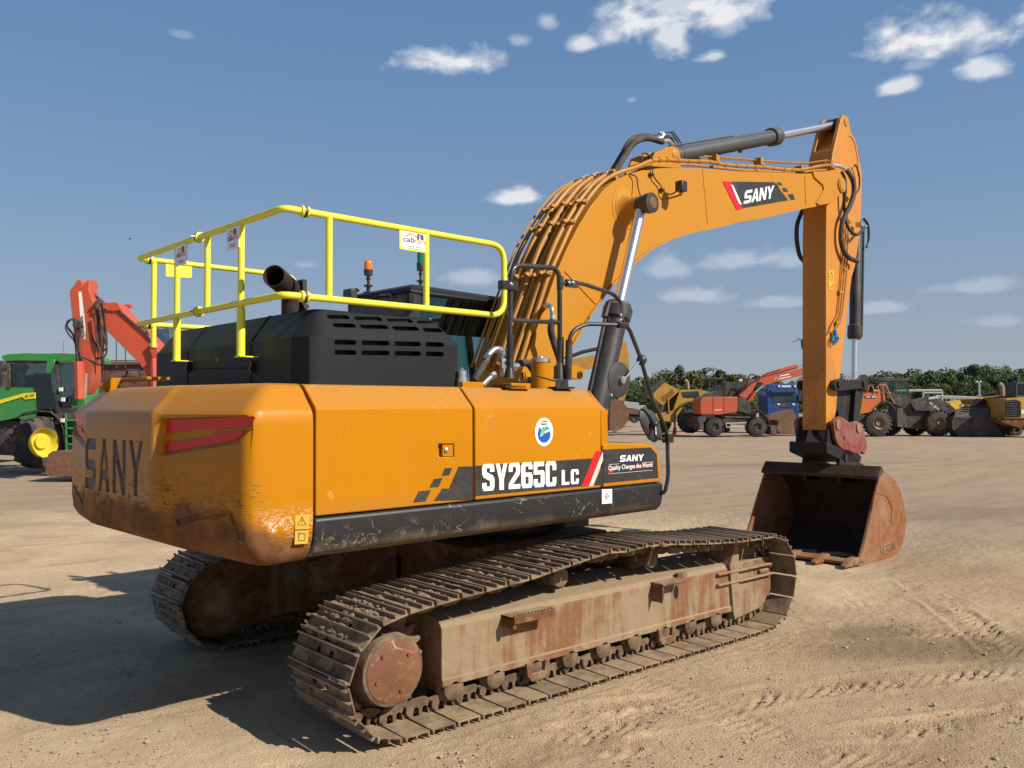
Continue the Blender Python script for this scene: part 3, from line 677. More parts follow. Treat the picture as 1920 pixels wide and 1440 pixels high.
b.loft([[Vector((x, -1.355, min(z, 1.94))) for x, z in xs], [Vector((x, -1.225, z)) for x, z in xs], [Vector((x, -1.0, z)) for x, z in xs]])
ub(b, 'front_panel', M['yellow'], bevel=.008)
def on_side(px, py, off=.0015): return U(px, py, y=-1.36-off)
def decal(pts, mat, name, parent, off=.0015, th=.0012):
    b = MB(); b.prism3([on_side(*p, off) for p in pts], (0, -th, 0)); return ub(b, name, mat, parent)
decal([(860,875),(886.5,874),(886.5,937),(814,939),(829,916),(842,916),(852,893)], M['decal'], 'decal', pA)
for q in ([(834,878),(848,877),(842,891),(828,892)], [(814,898),(830,896),(822,913),(805,914)], [(785,921),(808,919),(798,940),(775,942)]):
    pass
b = MB()
for q in ([(834,878),(848,877),(842,891),(828,892)], [(814,898),(830,896),(822,913),(805,914)], [(785,921),(808,919),(798,940),(775,942)]): b.prism3([on_side(*p) for p in q], (0, -.0012, 0))
ub(b, 'decal', M['decal'], pA)
dB = decal([(890.5,873.5),(1118,859),(1098,911),(890.5,930)], M['decal'], 'decal', pB)
decal([(1117,846),(1129,845),(1104,911),(1090,912.5)], M['red'], 'red_stripe', pB, .0016)
decal([(1130.2,847),(1130.2,862),(1111,910.5),(1104.5,911)], M['white'], 'white_stripe', pB, .0016)
decal([(1130.8,868),(1130.8,909),(1114,910.5)], M['decal'], 'decal', pB, .0016)
def frame_on_side(pl, pr, off=.003):
    a, c = on_side(*pl, off), on_side(*pr, off); return a, (c-a)
b = MB(); a, w = frame_on_side((904,921), (1043,911)); zz = U(974, 881, y=-1.363).z; dxv = Vector((w.x, 0, 0)).normalized(); slope = w.z/w.x
[b.prism3([a+Vector((w.x*p[0], 0, slope*w.x*p[0]+p[1]*.178)) for p in poly], (0, -.0015, 0)) for poly in glyph_polys('sy265C', 0, 1, gap=.10)]
a, w = frame_on_side((1053,909.5), (1085,907)); [b.prism3([a+Vector((w.x*p[0], 0, w.z*p[0]+p[1]*.108)) for p in poly], (0, -.0015, 0)) for poly in glyph_polys('LC', 0, 1, gap=.14)]
ub(b, 'model_lettering', M['white'], dB)
# round emission sticker
c = on_side(1020, 810, .0016); rr = .098; b = MB()
b.prism([(c.x+rr*math.cos(a)*.93, c.z+rr*1.03*math.sin(a)) for a in [i*math.pi/20 for i in range(40)]], c.y-.0012, c.y); st = ub(b, 'round_sticker', M['white'], pB)
def disc_poly(cx, cz, pts, mat, name, off): 
    b = MB(); b.prism([(cx+x, cz+z) for x, z in pts], c.y-off-.001, c.y-off); ub(b, name, mat, st)
disc_poly(c.x, c.z, [(.066*math.cos(a), -.012+.064*math.sin(a)) for a in [math.pi+i*math.pi/14*.95 for i in range(15)]]+[(.06, .008), (-.02, -.01), (-.035, .03), (-.055, .02)], M['blue'], 'sticker_print', .0014)
disc_poly(c.x, c.z, [(-.05, -.03), (-.04, .005), (-.01, .035), (.03, .042), (.055, .02), (.02, .01), (-.01, -.01), (-.035, -.03)], M['green'], 'sticker_print', .0026)
disc_poly(c.x, c.z, [(-.062, -.01), (-.05, .04), (-.036, .01), (-.045, -.025)], M['blue'], 'sticker_print', .0028)
b = MB(); 
for k in range(3): b.tube([Vector((c.x-.045+.006*k, c.y-.004, c.z-.03)), Vector((c.x-.02+.012*k, c.y-.004, c.z+.01-.008*k)), Vector((c.x+.02+.016*k, c.y-.004, c.z+.036-.016*k))], .0016, 4)
ub(b, 'sticker_lines', M['white'], st)
b = MB(); text_on(b, 'LOWER', (c.x-.028, c.y-.0015, c.z+.068), (1, 0, 0), (0, 0, 1), height=.013, bold=.03, extrude=.001); text_on(b, 'EMISSION', (c.x-.034, c.y-.0015, c.z+.050), (1, 0, 0), (0, 0, 1), height=.012, bold=.03, extrude=.001)
ub(b, 'sticker_lettering', M['decal'], st)
# latch in a square recess
P4 = [on_side(*p, 0) for p in [(822,832),(852,832),(852,857),(822,857)]]
bb = MB(); bb.prism3([p+Vector((0, -.02, 0)) for p in P4], (0, .06, 0)); co = bb.build('cut', M['yellow'], None, smooth=False); co.rotation_euler.z = TH
pA.modifiers.clear(); bpy.context.view_layer.update(); boolean(pA, co)
bv = pA.modifiers.new('bevel', 'BEVEL'); bv.width = .006; bv.segments = 2; bv.limit_method = 'ANGLE'; bv.angle_limit = R(32); wnormal(pA)
b = MB(); b.prism3([on_side(*p, -.012) for p in [(830,833),(851,833),(851,856),(830,856)]], (0, .02, 0)); la = ub(b, 'latch', M['yellow'], pA, bevel=.002)
b = MB(); c = on_side(837, 844, -.01); b.rev([(0, .016), (.008, .016), (.012, .01), (.012, .001)], c, (0, -1, 0), 16); ub(b, 'lock', M['zinc'], la)
b = MB()
for p in [(819.5,829),(854,828.5),(819.5,860),(854,859)]: c = on_side(*p); b.rev([(0, .006), (.003, .005)], c, (0, -1, 0), 8)
ub(b, 'screw', M['zinc'], pA)
# skirt
def skirt(side, x0, x1):
    prof = [(1.02, 1.095), (1.20, 1.10), (1.30, 1.115), (1.345, 1.15), (1.362, 1.21), (1.366, 1.335), (1.34, 1.342), (1.02, 1.342)]
    b = MB(); b.prism([(p[0]*side, p[1]) for p in prof], x0, x1, axis='x'); return ub(b, 'side_skirt', M['skirt'], bevel=.018, seg=3)
sk = skirt(-1, -2.487, .735); skirt(1, -2.487, 1.4)
b = MB(); q = [U(px, py, y=-1.3685) for px, py in [(1128.5,917.5),(1147.5,917),(1147.5,943.5),(1128.5,945)]]; b.prism3(q, (0, -.0012, 0)); tl = ub(b, 'target_label', M['white'], sk)
b = MB(); c = U(1138, 930.5, y=-1.3715); b.tube([c+Vector((.018*math.cos(a), 0, .018*math.sin(a))) for a in [i*math.pi/8 for i in range(17)]], .0014, 4)
b.tube([c-Vector((.03, 0, 0)), c+Vector((.03, 0, 0))], .0012, 4); b.tube([c-Vector((0, 0, .036)), c+Vector((0, 0, .036))], .0012, 4); ub(b, 'target_mark', M['decal'], tl)
# front box
q = uy([(1131,834),(1143,830),(1222,834),(1236,850),(1240,903),(1131,914)], -1.36)
b = MB(); b.prism(q, -1.36, -.72); fb_ = ub(b, 'front_toolbox', M['yellow'], bevel=.01)
b = MB(); b.box(.02, .58, -1.33, -.80, 1.635, 1.668); b.box(-.02, .30, -1.15, -.72, 1.3, 1.66); ub(b, 'box_lid', M['yellow'], fb_, bevel=.006)
decal([(1131.5,843),(1220,839),(1231.5,852),(1234,896),(1131.5,906)], M['decal'], 'decal', fb_)
b = MB(); a, w = frame_on_side((1162,866), (1206,863.5)); 
for poly in glyph_polys('SANY', 0, 1, gap=.1, shear=.03): b.prism3([a+Vector((w.x*p[0], 0, w.z*p[0]+p[1]*.050)) for p in poly], (0, -.0012, 0))
a, w = frame_on_side((1141,884.5), (1223,877.5), .0045); text_on(b, 'Quality Changes the World', a, Vector((1, 0, w.z/w.x)), (0, 0, 1), width=w.x, height=.046, bold=.012, extrude=.001)
for p0, p1 in (((1141,871),(1161,869.5)), ((1204,867.5),(1224,866)), ((1141,888.5),(1224,881.5))): b.tube([on_side(*p0, .003), on_side(*p1, .003)], .0014, 4)
ub(b, 'lettering', M['white'], fb_)
b = MB(); b.prism3([on_side(*p, .0028) for p in [(1141,880),(1152,879),(1150,884),(1141,887)]], (0, -.0008, 0)); b.prism3([on_side(*p, .0028) for p in [(1190,874.5),(1222,871.5),(1221,875),(1190,878)]], (0, -.0008, 0)); ub(b, 'red_underline', M['red'], fb_)

# engine hood
HY = -1.10
z0 = 2.10
hx1 = U(858, 700, y=HY).x; hx0 = -2.40
hp = [(hx1, HY), (hx1+.10, 1.15), (hx0+.10, 1.26), (hx0, 1.18), (hx0, HY+.16), (hx0+.06, HY+.05), (hx0+.17, HY)]
def hring(z, d, dxf=0):
    c = Vector((-1.85, .05)); res = []
    n = len(hp)
    for i, p in enumerate(hp):
        a = Vector(hp[i-1]); cc = Vector(hp[(i+1) % n]); pp = Vector(p)
        e1 = (pp-a).normalized(); e2 = (cc-pp).normalized(); n1 = Vector((-e1.y, e1.x)); n2 = Vector((-e2.y, e2.x)); nn = (n1+n2).normalized(); k = 1/max(.4, nn.dot(n1))
        res.append(Vector((pp.x+nn.x*d*k, pp.y+nn.y*d*k, z)))
    return res
zk = U(700, 637, y=HY).z; zt = U(700, 589, y=HY+.12).z
b = MB(); b.loft([hring(z0, 0), hring(zk, 0), hring(zt, .13), hring(zt+.008, .16)]); hood = ub(b, 'engine_hood', M['hood'])
def slotcut(x0, x1, yt, yb, skew=0, dy0=-.05, dy1=.18):
    # rounded slot between pixel columns, cut through the sheet
    pts_ = []
    for (cx, cy) in ((x0+4, yt), (x1-4, yt), (x1, (yt+yb)/2), (x1-4, yb), (x0+4, yb), (x0, (yt+yb)/2)): pts_.append((cx+skew*(cy-yt)/(yb-yt), cy))
    pts_ = [(x0+1.5, yt+1), (x0+4, yt), (x1-4, yt+.6), (x1-1, yt+2), (x1+skew*.5, yb-1.5), (x1-3+skew*.5, yb), (x0+4+skew*.5, yb-.6), (x0+1+skew*.5, yb-2.5)]
    return pts_
slots = []
for xa, xb in ((626,668.5),(677,730.5),(739,789.5),(797,832.5)):
    for k, yy0 in enumerate((637.2, 656)):
        dyy = (xa-626)*.023 if k == 0 else (xa-626)*.018
        slots.append((slotcut(xa, xb, yy0+dyy, yy0+dyy+9.6), HY))
for (xa, xb, yt) in ((616.5,660,589.3),(668,722,592.5),(729.5,780,596),(787,823.5,600), (621,665,606),(672.5,727,608.5),(734,785,611.5),(791.5,829,614.5)):
    slots.append((slotcut(xa, xb, yt, yt+8.8, 3), HY+.07))
hood.modifiers.clear()
for sl, yy0 in slots:
    bb = MB(); q = [U(px, py, y=yy0) for px, py in sl]; n = len(q)
    bb.loft([[p+Vector((0, -.10, 0)) for p in q], [p+Vector((0, .07, 0)) for p in q]])
    co = bb.build('cut', M['hole'], None, smooth=False); co.rotation_euler.z = TH; bpy.context.view_layer.update(); boolean(hood, co)
hb = hood.modifiers.new('bevel', 'BEVEL'); hb.width = .012; hb.segments = 2; hb.limit_method = 'ANGLE'; hb.angle_limit = R(30)
wnormal(hood)
b = MB()   # seams and hinges of the rear face
for px in (352, 470):
    p = U(px, 700, x=hx0-.001); b.box(hx0-.003, hx0+.001, p.y-.006, p.y+.006, z0, zk-.01); q0 = Vector((hx0-.002, p.y, zk)); q1 = Vector((hx0+.128, p.y, zt+.001)); b.tube([q0, q1, q1+Vector((.5, 0, .009))], .006, 4)
pa, pb = U(352, 691, x=hx0-.001), U(468, 690, x=hx0-.001); b.tube([pa, pb], .004, 4)
ub(b, 'seam', M['hole'], hood)
b = MB(); p = U(408, 675, x=hx0-.002); b.box(hx0-.004, hx0+.02, p.y-.035, p.y+.035, p.z-.015, p.z+.015); ub(b, 'latch', M['black'], hood, bevel=.004)
b = MB()
for px, py in ((350,688),(470,688)):
    p = U(px, py, x=hx0-.012); b.box(p.x-.012, p.x+.012, p.y-.03, p.y-.01, p.z-.04, p.z+.04); b.cyl(p+Vector((-.02, -.02, -.01)), p+Vector((.01, -.02, -.01)), .012, 10)
ub(b, 'hinge', M['black'], hood)

# exhaust stack
ex = -2.20; c0 = U(548, 606, x=ex); 
b = MB(); top = U(553, 548, x=ex); k = U(516, 522, x=ex)
out_c = U(517, 520, x=ex-.22); pth = fillet([Vector((c0.x, c0.y, c0.z-.06)), Vector((c0.x, c0.y, U(548,546,x=ex).z)), out_c+(out_c-Vector((c0.x, c0.y, U(548,546,x=ex).z))).normalized()*.03], .05, 4)
b.tube(pth, .070, 26, caps=False); 
pin = [p for p in pth]; b.tube(list(reversed(pin)), .064, 26, caps=False)
# rim joins the two skins
d_ = (pth[-1]-pth[-2]).normalized(); 
b.rev([(0, .064), (.002, .064), (.002, .070), (0, .070)], pth[-1], d_, 26, cap=False)
xs_ = ub(b, 'exhaust_pipe', M['exhaust'], flip=False); 
b = MB(); b.box(c0.x+.02, c0.x+.05, c0.y-.10, c0.y-.02, c0.z-.06, c0.z+.28); b.cyl(Vector((c0.x+.03, c0.y-.13, c0.z+.10)), Vector((c0.x+.05, c0.y-.02, c0.z+.10)), .018, 8); ub(b, 'bracket', M['black'], xs_)

# ---------------------------------------------------------------- yellow safety rail
RY = -1.02; RR = .0215
def ry(px, py): return U(px, py, y=RY)
def rx_(px, py): return U(px, py, x=-2.47)
rail = MB()
RZ = ry(620, 405).z; RB = ry(620, 561).z; fx = ry(945, 500).x
YF = 1.30
top_front = Vector((fx, RY, RZ)); bot_front = Vector((fx, RY, RB))
loop = fillet([Vector((-2.36, RY, RB)), bot_front, top_front, Vector((-2.36, RY, RZ))], .13, 7)
rail.tube(loop, RR, 14)
rtop = fillet([Vector((-2.36, RY, RZ)), Vector((-2.50, RY, RZ)), Vector((-2.50, YF, RZ)), Vector((-2.42, YF, RZ))], .10, 6)
rbot = fillet([Vector((-2.36, RY, RB)), Vector((-2.50, RY, RB)), Vector((-2.50, YF, RB)), Vector((-2.42, YF, RB))], .10, 6)
rail.tube(rtop, RR, 14); rail.tube(rbot, RR, 14)
fx2 = U(556, 520, y=YF).x
rail.tube(fillet([Vector((-2.42, YF, RZ)), Vector((fx2, YF, RZ)), Vector((fx2, YF, RB)), Vector((-2.42, YF, RB))], .13, 6), RR, 14)
SR = ub(rail, 'safety_rail', M['rail'])
posts = MB()
for px in (617, 799): 
    p = ry(px, 470); b = MB(); b.tube([(p.x, RY, RB), (p.x, RY, RZ)], RR, 14); ub(b, 'post', M['rail'], SR)
p = U(389, 500, x=-2.50); b = MB(); b.tube([(p.x, p.y, RB), (p.x, p.y, RZ)], RR, 14); ub(b, 'post', M['rail'], SR)
for px in (452, 332):
    p = U(px, 560, x=-2.50); b = MB(); zf = 2.27 if px == 452 else 2.28
    zf = U(px-3, 668 if px == 452 else 676, x=-2.50).z
    b.tube([(p.x, p.y, RZ), (p.x, p.y, zf+.10)], RR, 14); b.tube([(p.x, p.y, zf+.30), (p.x, p.y, zf)], RR*1.25, 14); b.box(p.x-.03, p.x+.11, p.y-.05, p.y+.03, zf-.008, zf)
    ub(b, 'post', M['rail'], SR)
    # low bar of the clamp plate on the hood
p = U(308, 560, x=-2.38); b = MB(); b.tube([(p.x, YF, RZ), (p.x, YF, 2.45)], RR, 14); ub(b, 'post', M['rail'], SR)
for (pt, dd) in (((-2.36, RY, RZ), (1, 0, 0)), ((-2.36, RY, RB), (1, 0, 0)), ((-2.42, YF, RZ), (1, 0, 0)), ((-2.42, YF, RB), (1, 0, 0)), ((-2.50, U(373,443,x=-2.5).y, RZ), (0, 1, 0)), ((-2.50, U(373,443,x=-2.5).y, RB), (0, 1, 0))):
    b = MB(); v = Vector(pt); d = Vector(dd); s2 = d.cross(Vector((0, 0, 1)))
    b.rev([(-.028, .024), (-.026, .034), (-.008, .036), (-.008, .024)], v, d, 14); b.rev([(.008, .024), (.008, .036), (.026, .034), (.028, .024)], v, d, 14); ub(b, 'clamp', M['rail'], SR)
    b = MB(); b.rev([(-.007, .022), (-.007, .037), (.007, .037), (.007, .022)], v, d, 14); ub(b, 'gasket', M['black'], SR)
    b = MB(); o_ = v-s2*.034 if dd[0] else v+Vector((-.034, 0, 0)); nd = -s2 if dd[0] else Vector((-1, 0, 0)); nd = nd if (nd.y < 0 or nd.x < 0) else -nd
    b.rev([(-.01, .012), (.012, .012), (.016, .007), (.03, .007)], v+nd*.030, nd, 8); ub(b, 'bolt', M['zinc'], SR)
# boards
def board(pts3, n, name_mat=True, text=True):
    b = MB(); b.prism3(pts3, n*.008); bd = ub(b, 'sign_board', M['rail'] if name_mat else M['white'], SR, bevel=.0015)
    return bd
def signboard(c00, ux, w, h, n, yellow_edge):
    """c00 upper left corner, ux unit vector to the right"""
    uz = Vector((0, 0, 1)); q = [c00, c00+ux*w, c00+ux*w-uz*h, c00-uz*h]
    bd = board(q, -n*1, yellow_edge)
    e = .012 if yellow_edge else .004; f = n*.0005
    q = [c00+ux*e-uz*e+f, c00+ux*(w-e*.8)-uz*e+f, c00+ux*(w-e*.8)-uz*(h-e)+f, c00+ux*e-uz*(h-e)+f]
    b = MB(); b.prism3(q, n*.001); fc = ub(b, 'sign_face', M['white'], bd)
    t0 = MB(); text_on(t0, 'cab', c00+ux*w*.12-uz*h*.60+n*.002, ux, uz, width=w*.38, height=h*.27, bold=.012, extrude=.0008); ub(t0, 'lettering', M['bluep'], bd)
    t1 = MB(); text_on(t1, 'care', c00+ux*w*.50-uz*h*.60+n*.002, ux, uz, width=w*.42, height=h*.19, bold=.012, extrude=.0008)
    o = c00+n*.002
    for pl in ([(.18,.33),(.36,.13),(.40,.17),(.24,.36)], [(.38,.14),(.62,.25),(.60,.32),(.40,.20)]): t1.prism3([o+ux*w*a-uz*h*c_ for a, c_ in pl], n*.0008)
    ub(t1, 'lettering', M['orangep'], bd)
    t2 = MB()
    for pl in ([(.60,.12),(.68,.10),(.66,.40),(.58,.40)], [(.70,.12),(.80,.14),(.82,.40),(.70,.38)]): t2.prism3([o+ux*w*a-uz*h*c_ for a, c_ in pl], n*.0008)
    [t2.prism3([o+ux*w*a-uz*h*c_ for a, c_ in ((k,.77),(k+.035,.77),(k+.035,.81),(k,.81))], n*.0008) for k in (.3,.35,.42,.47,.54,.59,.66,.71)]; text_on(t2, 'www.cabcare.com', c00+ux*w*.3-uz*h*.9+n*.002, ux, uz, width=w*.46, height=h*.05, extrude=.0008)
    ub(t2, 'small_print', M['greyp'], bd)
M['bluep'] = plain('navy_print', (.02, .04, .2), .4)
NY = Vector((0, -1, 0)); NX = Vector((-1, 0, 0))
c00 = U(749, 428, y=RY-.012); c01 = U(804, 438, y=RY-.012); signboard(c00, Vector((1, 0, 0)), c01.x-c00.x, .138, NY, True)
for pa, pb, yy_ in (((425,424),(448,417),440), ((329,458),(350,452),470)):
    a_ = U(pa[0], pa[1], x=-2.525); c_ = U(pb[0], pb[1], x=-2.525); signboard(Vector((a_.x, a_.y, RZ-.02)), Vector((0, -1, 0)), a_.y-c_.y, .145, NX, False)
b = MB(); q = [U(px, py, y=YF-.02) for px, py in [(311,495),(360,500),(360,518),(357,521),(311,518)]]; b.prism3(q, (0, .006, 0)); ub(b, 'sign_board', M['rail'], SR)
# ---------------------------------------------------------------- operator's cab (far side of the boom)
CX0 = U(768, 600, y=.36).x; CX1 = CX0+1.62; CY0, CY1 = .36, 1.34; ZR = U(785, 538, y=.36).z; ZT = ZR+.07
b = MB()
prof = [(CX0, 1.34), (CX0, ZR-.12), (CX0+.03, ZR-.03), (CX0+.14, ZR+.04), (CX1-.35, ZR+.02), (CX1-.12, ZR-.06), (CX1, 2.1), (CX1, 1.34)]
# roof
def lr(x, z): return (x, z)
b.loft([[Vector((CX0+.02, y, ZR-.07)) for y in (CY0, CY1)]+[Vector((CX1-.10, y, ZR-.08)) for y in (CY1, CY0)],
        [Vector((CX0, y, ZR-.045)) for y in (CY0-.01, CY1+.01)]+[Vector((CX1-.08, y, ZR-.065)) for y in (CY1+.01, CY0-.01)],
        [Vector((CX0+.02, y, ZR-.0)) for y in (CY0+.015, CY1-.015)]+[Vector((CX1-.12, y, ZR-.03)) for y in (CY1-.02, CY0+.02)],
        [Vector((CX0+.08, y, ZR+.03)) for y in (CY0+.07, CY1-.07)]+[Vector((CX1-.22, y, ZR+.0)) for y in (CY1-.07, CY0+.07)]])
cab = ub(b, 'operator_cab', M['hood'], bevel=.03, seg=3); cab['label'] = 'dark grey operator cab with tinted windows behind the engine hood'
b = MB()
b.box(CX0+.01, CX1-.02, CY0+.01, CY1-.01, 1.32, 2.16)
b.box(CX0, CX0+.12, CY0, CY0+.07, 2.1, ZR-.06); b.box(CX0, CX0+.12, CY1-.07, CY1, 2.1, ZR-.06)
b.box(CX0, CX0+.05, CY0, CY1, 2.1, 2.55); b.box(CX0, CX0+.05, CY0, CY1, ZR-.25, ZR-.06)
b.loft([[Vector((CX1-.02, y, 2.1)) for y in (CY0, CY0+.06)]+[Vector((CX1-.08, y, 2.1)) for y in (CY0+.06, CY0)], [Vector((CX1-.14, y, ZR-.07)) for y in (CY0, CY0+.06)]+[Vector((CX1-.20, y, ZR-.07)) for y in (CY0+.06, CY0)]])
b.loft([[Vector((CX1-.02, y, 2.1)) for y in (CY1-.06, CY1)]+[Vector((CX1-.08, y, 2.1)) for y in (CY1, CY1-.06)], [Vector((CX1-.14, y, ZR-.07)) for y in (CY1-.06, CY1)]+[Vector((CX1-.20, y, ZR-.07)) for y in (CY1, CY1-.06)]])
b.box(CX0+.82, CX0+.88, CY1-.05, CY1, 2.1, ZR-.07)
ub(b, 'cab_frame', M['black'], cab, bevel=.008)
b = MB(); b.box(CX0+.10, CX1-.14, CY0+.012, CY0+.018, 2.15, ZR-.075); ub(b, 'window', M['glass'], cab, smooth=False)
b = MB(); b.box(CX0+.12, CX0+.82, CY1-.018, CY1-.012, 2.15, ZR-.075); b.box(CX0+.88, CX1-.14, CY1-.018, CY1-.012, 2.15, ZR-.075); ub(b, 'window', M['glass'], cab, smooth=False)
b = MB(); b.box(CX0+.012, CX0+.018, CY0+.07, CY1-.07, 2.55, ZR-.25); ub(b, 'rear_window', M['darkglass'], cab, smooth=False)
b = MB(); b.box(CX0+.10, CX1-.16, CY0+.022, CY0+.03, ZR-.40, ZR-.08); ub(b, 'sun_visor', M['darkglass'], cab, smooth=False)
b = MB(); b.box(CX0+.35, CX0+.50, .62, 1.08, 2.05, 2.62); b.box(CX0+.42, CX0+.9, .62, 1.08, 1.98, 2.12); b.box(CX0+.36, CX0+.46, .72, .98, 2.62, 2.84); ub(b, 'driver_seat', M['rubber'], cab, bevel=.04, seg=3)
b = MB(); b.box(CX0+.95, CX0+1.12, .42, .52, 2.0, 2.42); b.tube([(CX1-.2, .5, 2.2), (CX1-.24, .5, 2.7)], .02, 8); ub(b, 'console', M['black'], cab, bevel=.01)
b = MB()   # work lamps and hooks on the rear edge of the roof
p = U(655, 553, x=CX0-.05); b.box(p.x-.03, p.x+.05, p.y-.07, p.y+.07, p.z-.055, p.z+.055); ub(b, 'work_lamp', M['black'], cab, bevel=.012)
b = MB(); q = [U(663, 557, x=CX0), U(664, 545, x=CX0), U(668, 541, x=CX0), U(672, 545, x=CX0)]; b.tube(fillet(q, .02), .012, 8)
q = [U(712, 553, x=CX0), U(722, 553, x=CX0-.03), U(728, 551, x=CX0-.05), U(733, 556, x=CX0-.02)]; b.tube(fillet(q, .02), .010, 8); b.ball(U(727, 554, x=CX0-.04), .022, (1, 1, 1), 1, .15)
ub(b, 'roof_hook', M['blackrail'], cab)
def beacon(px, py_top, py_lens, py_base, py_foot, x, mat, w, dome):
    a = U(px, py_foot, x=x); k = 1/ (F/ (Vector(toU(CAM))-a).length)
    def zz(py): return U(px, py, x=x).z
    r = w*k/2; p0 = Vector((a.x, a.y, 0)); b = MB()
    zb, zl, zt_ = zz(py_base), zz(py_lens), zz(py_top)
    b.rev([(zz(py_foot)-.01, r*1.0), (zz(py_foot)+.008, r*1.0), (zz(py_foot)+.012, r*.3), (zb-.04, r*.35), (zb-.036, r*.55), (zb-.02, r*.55), (zb-.018, r*.35), (zb, r*.4), (zb+.001, r*.98), (zl, r*1.08), (zl+.001, r*.5)], p0, (0, 0, 1), 20)
    b.cyl((p0.x, p0.y, ZR-.03), (p0.x, p0.y, zz(py_foot)), r*.45, 12); b.cyl((p0.x, p0.y, ZR-.0), (p0.x, p0.y, ZR+.035), r*1.1, 14)
    bc = ub(b, 'beacon', M['blackrail'], cab); b = MB()
    if dome: b.rev([(zl, r), (zl+(zt_-zl)*.72, r*.93), (zl+(zt_-zl)*.88, r*.75), (zl+(zt_-zl)*.97, r*.42), (zt_, .001)], p0, (0, 0, 1), 24)
    else: b.rev([(zl, r*.9), (zt_-.004, r*.9), (zt_, r*.8), (zt_, .001)], p0, (0, 0, 1), 24)
    ub(b, 'lens', mat, bc)
beacon(690.5, 487, 506, 517, 536, CX0+.10, M['amber'], 16, True)
beacon(788.5, 473.5, 494, 508, 527, CX0+.55, M['greenlens'], 14, False)

# ---------------------------------------------------------------- black handrails, mirrors and fittings at the front right
HR = -1.19
def h(px, py, y=HR): return U(px, py, y=y)
z2 = 2.10
b = MB(); g = fillet([h(955,700), h(958,497), h(1049,503), h(1050,703)], .10, 6)
b.tube(g, .0185, 12); b.tube([h(959,600), h(1050,605)], .0165, 10)
b.tube([h(956,708), h(957,628)], .026, 12); b.tube([h(1050,710), h(1051,632)], .026, 12)
b.tube([h(955,709), h(955.5,690)], [.042, .028], 12); b.tube([h(1048,711), h(1050,680)], [.045, .028], 12)
for px in (955, 1048): p = h(px, 710); b.box(p.x-.10, p.x+.10, -1.26, -1.12, z2-.003, z2+.012)
b.tube(fillet([h(1052,530), h(1062,531), h(1090,531), h(1150,551), h(1165,567), U(1167,604,y=-1.36)], .06), .0165, 10)
b.box(h(1056,0).x, h(1076,0).x, HR-.022, HR+.005, h(1060,538).z, h(1060,524).z)
for px in (1050,): p = h(px, 530); b.cyl(p-Vector((0, 0, .05)), p+Vector((0, 0, .05)), .026, 12)
HRL = ub(b, 'handrail', M['blackrail'])
b = MB()
Y2 = -1.40
g = [h(1066,712,-1.25), h(1068,625,-1.25), h(1095,607,-1.28), U(1160,609,y=Y2), U(1178,612,y=Y2), U(1200,668,y=Y2), U(1222,745,y=Y2), U(1251,810,y=Y2), U(1253,895,y=Y2), U(1247,922,y=Y2), U(1238,926,y=-1.36)]
g = fillet(g, .07, 5); b.tube(g, .0165, 10); b.tube([h(1065,712,-1.25), h(1067,638,-1.25)], .026, 12)
b.cyl(U(1158,609,y=Y2), U(1175,611,y=Y2), .026, 12); b.ball(U(1203,675,y=Y2), .042, (1, 1, 1.1), 2)
p = U(1252,822,y=Y2); b.box(p.x-.035, p.x+.04, Y2-.03, Y2+.03, p.z-.035, p.z+.035)
HR2 = ub(b, 'handrail', M['blackrail'])
b = MB()
for px, py in ((953,534),(1062,531),(1069,531)): b.rev([(0, .014), (.006, .014), (.01, .008), (.016, .008)], h(px, py)+Vector((0, -.03, 0)), (0, -1, 0), 8)
for px, py in ((1164,591),(1164,600)): b.rev([(0, .012), (.006, .012), (.01, .007)], U(px, py, y=-1.42), (0, -1, 0), 8)
ub(b, 'bolt', M['zinc'], HRL)
b = MB(); p = h(947,534); b.box(p.x-.045, h(963,0).x+.01, HR-.03, HR+.03, p.z-.035, p.z+.03); ub(b, 'clamp', M['blackrail'], HRL, bevel=.006)
# round convex mirror, seen from behind
mc = U(1160,712,y=-1.30); ma = U(1198,678,y=Y2); nd = (toU(CAM)-mc).normalized(); nd = (Matrix.Rotation(R(53), 3, 'Z') @ nd); nd.normalize()
b = MB(); b.rev([(-.012, .001), (-.014, .09), (-.006, .137), (.006, .142), (.008, .136), (.02, .09), (.024, .001)], mc, nd, 36)
mr = ub(b, 'round_mirror', M['mirrorback'] if 'mirrorback' in M else M['black']); 
b = MB(); b.tube([mc+nd*.02, mc+nd*.05, ma], .009, 8); b.tube([mc+nd*.01, mc+nd*.05], .03, 10); ub(b, 'mirror_arm', M['zinc'], mr)
# rectangular mirror below
q = [(1198,771),(1204,766),(1222,770),(1233,785),(1241,812),(1238,822),(1226,829),(1215,822),(1203,800),(1197,780)]
pts3 = [U(px, py, y=-1.30) for px, py in q]; c = sum(pts3, Vector())/len(pts3); vw = (toU(CAM)-c).normalized()
b = MB(); b.loft([[c+(p-c)*1.0-vw*.012 for p in pts3], [c+(p-c)*1.04 for p in pts3], [c+(p-c)*.9+vw*.03 for p in pts3], [c+(p-c)*.55+vw*.055 for p in pts3]])
m2 = ub(b, 'side_mirror', M['mirrorback'] if 'mirrorback' in M else M['black'])
b = MB(); b.tube(fillet([U(1228,795,y=-1.36), U(1229,818,y=Y2), U(1238,824,y=Y2), U(1252,822,y=Y2)], .03), .012, 8); b.ball(U(1227,795,y=-1.36), .032, (1, 1, 1), 2); ub(b, 'mirror_arm', M['blackrail'], m2)
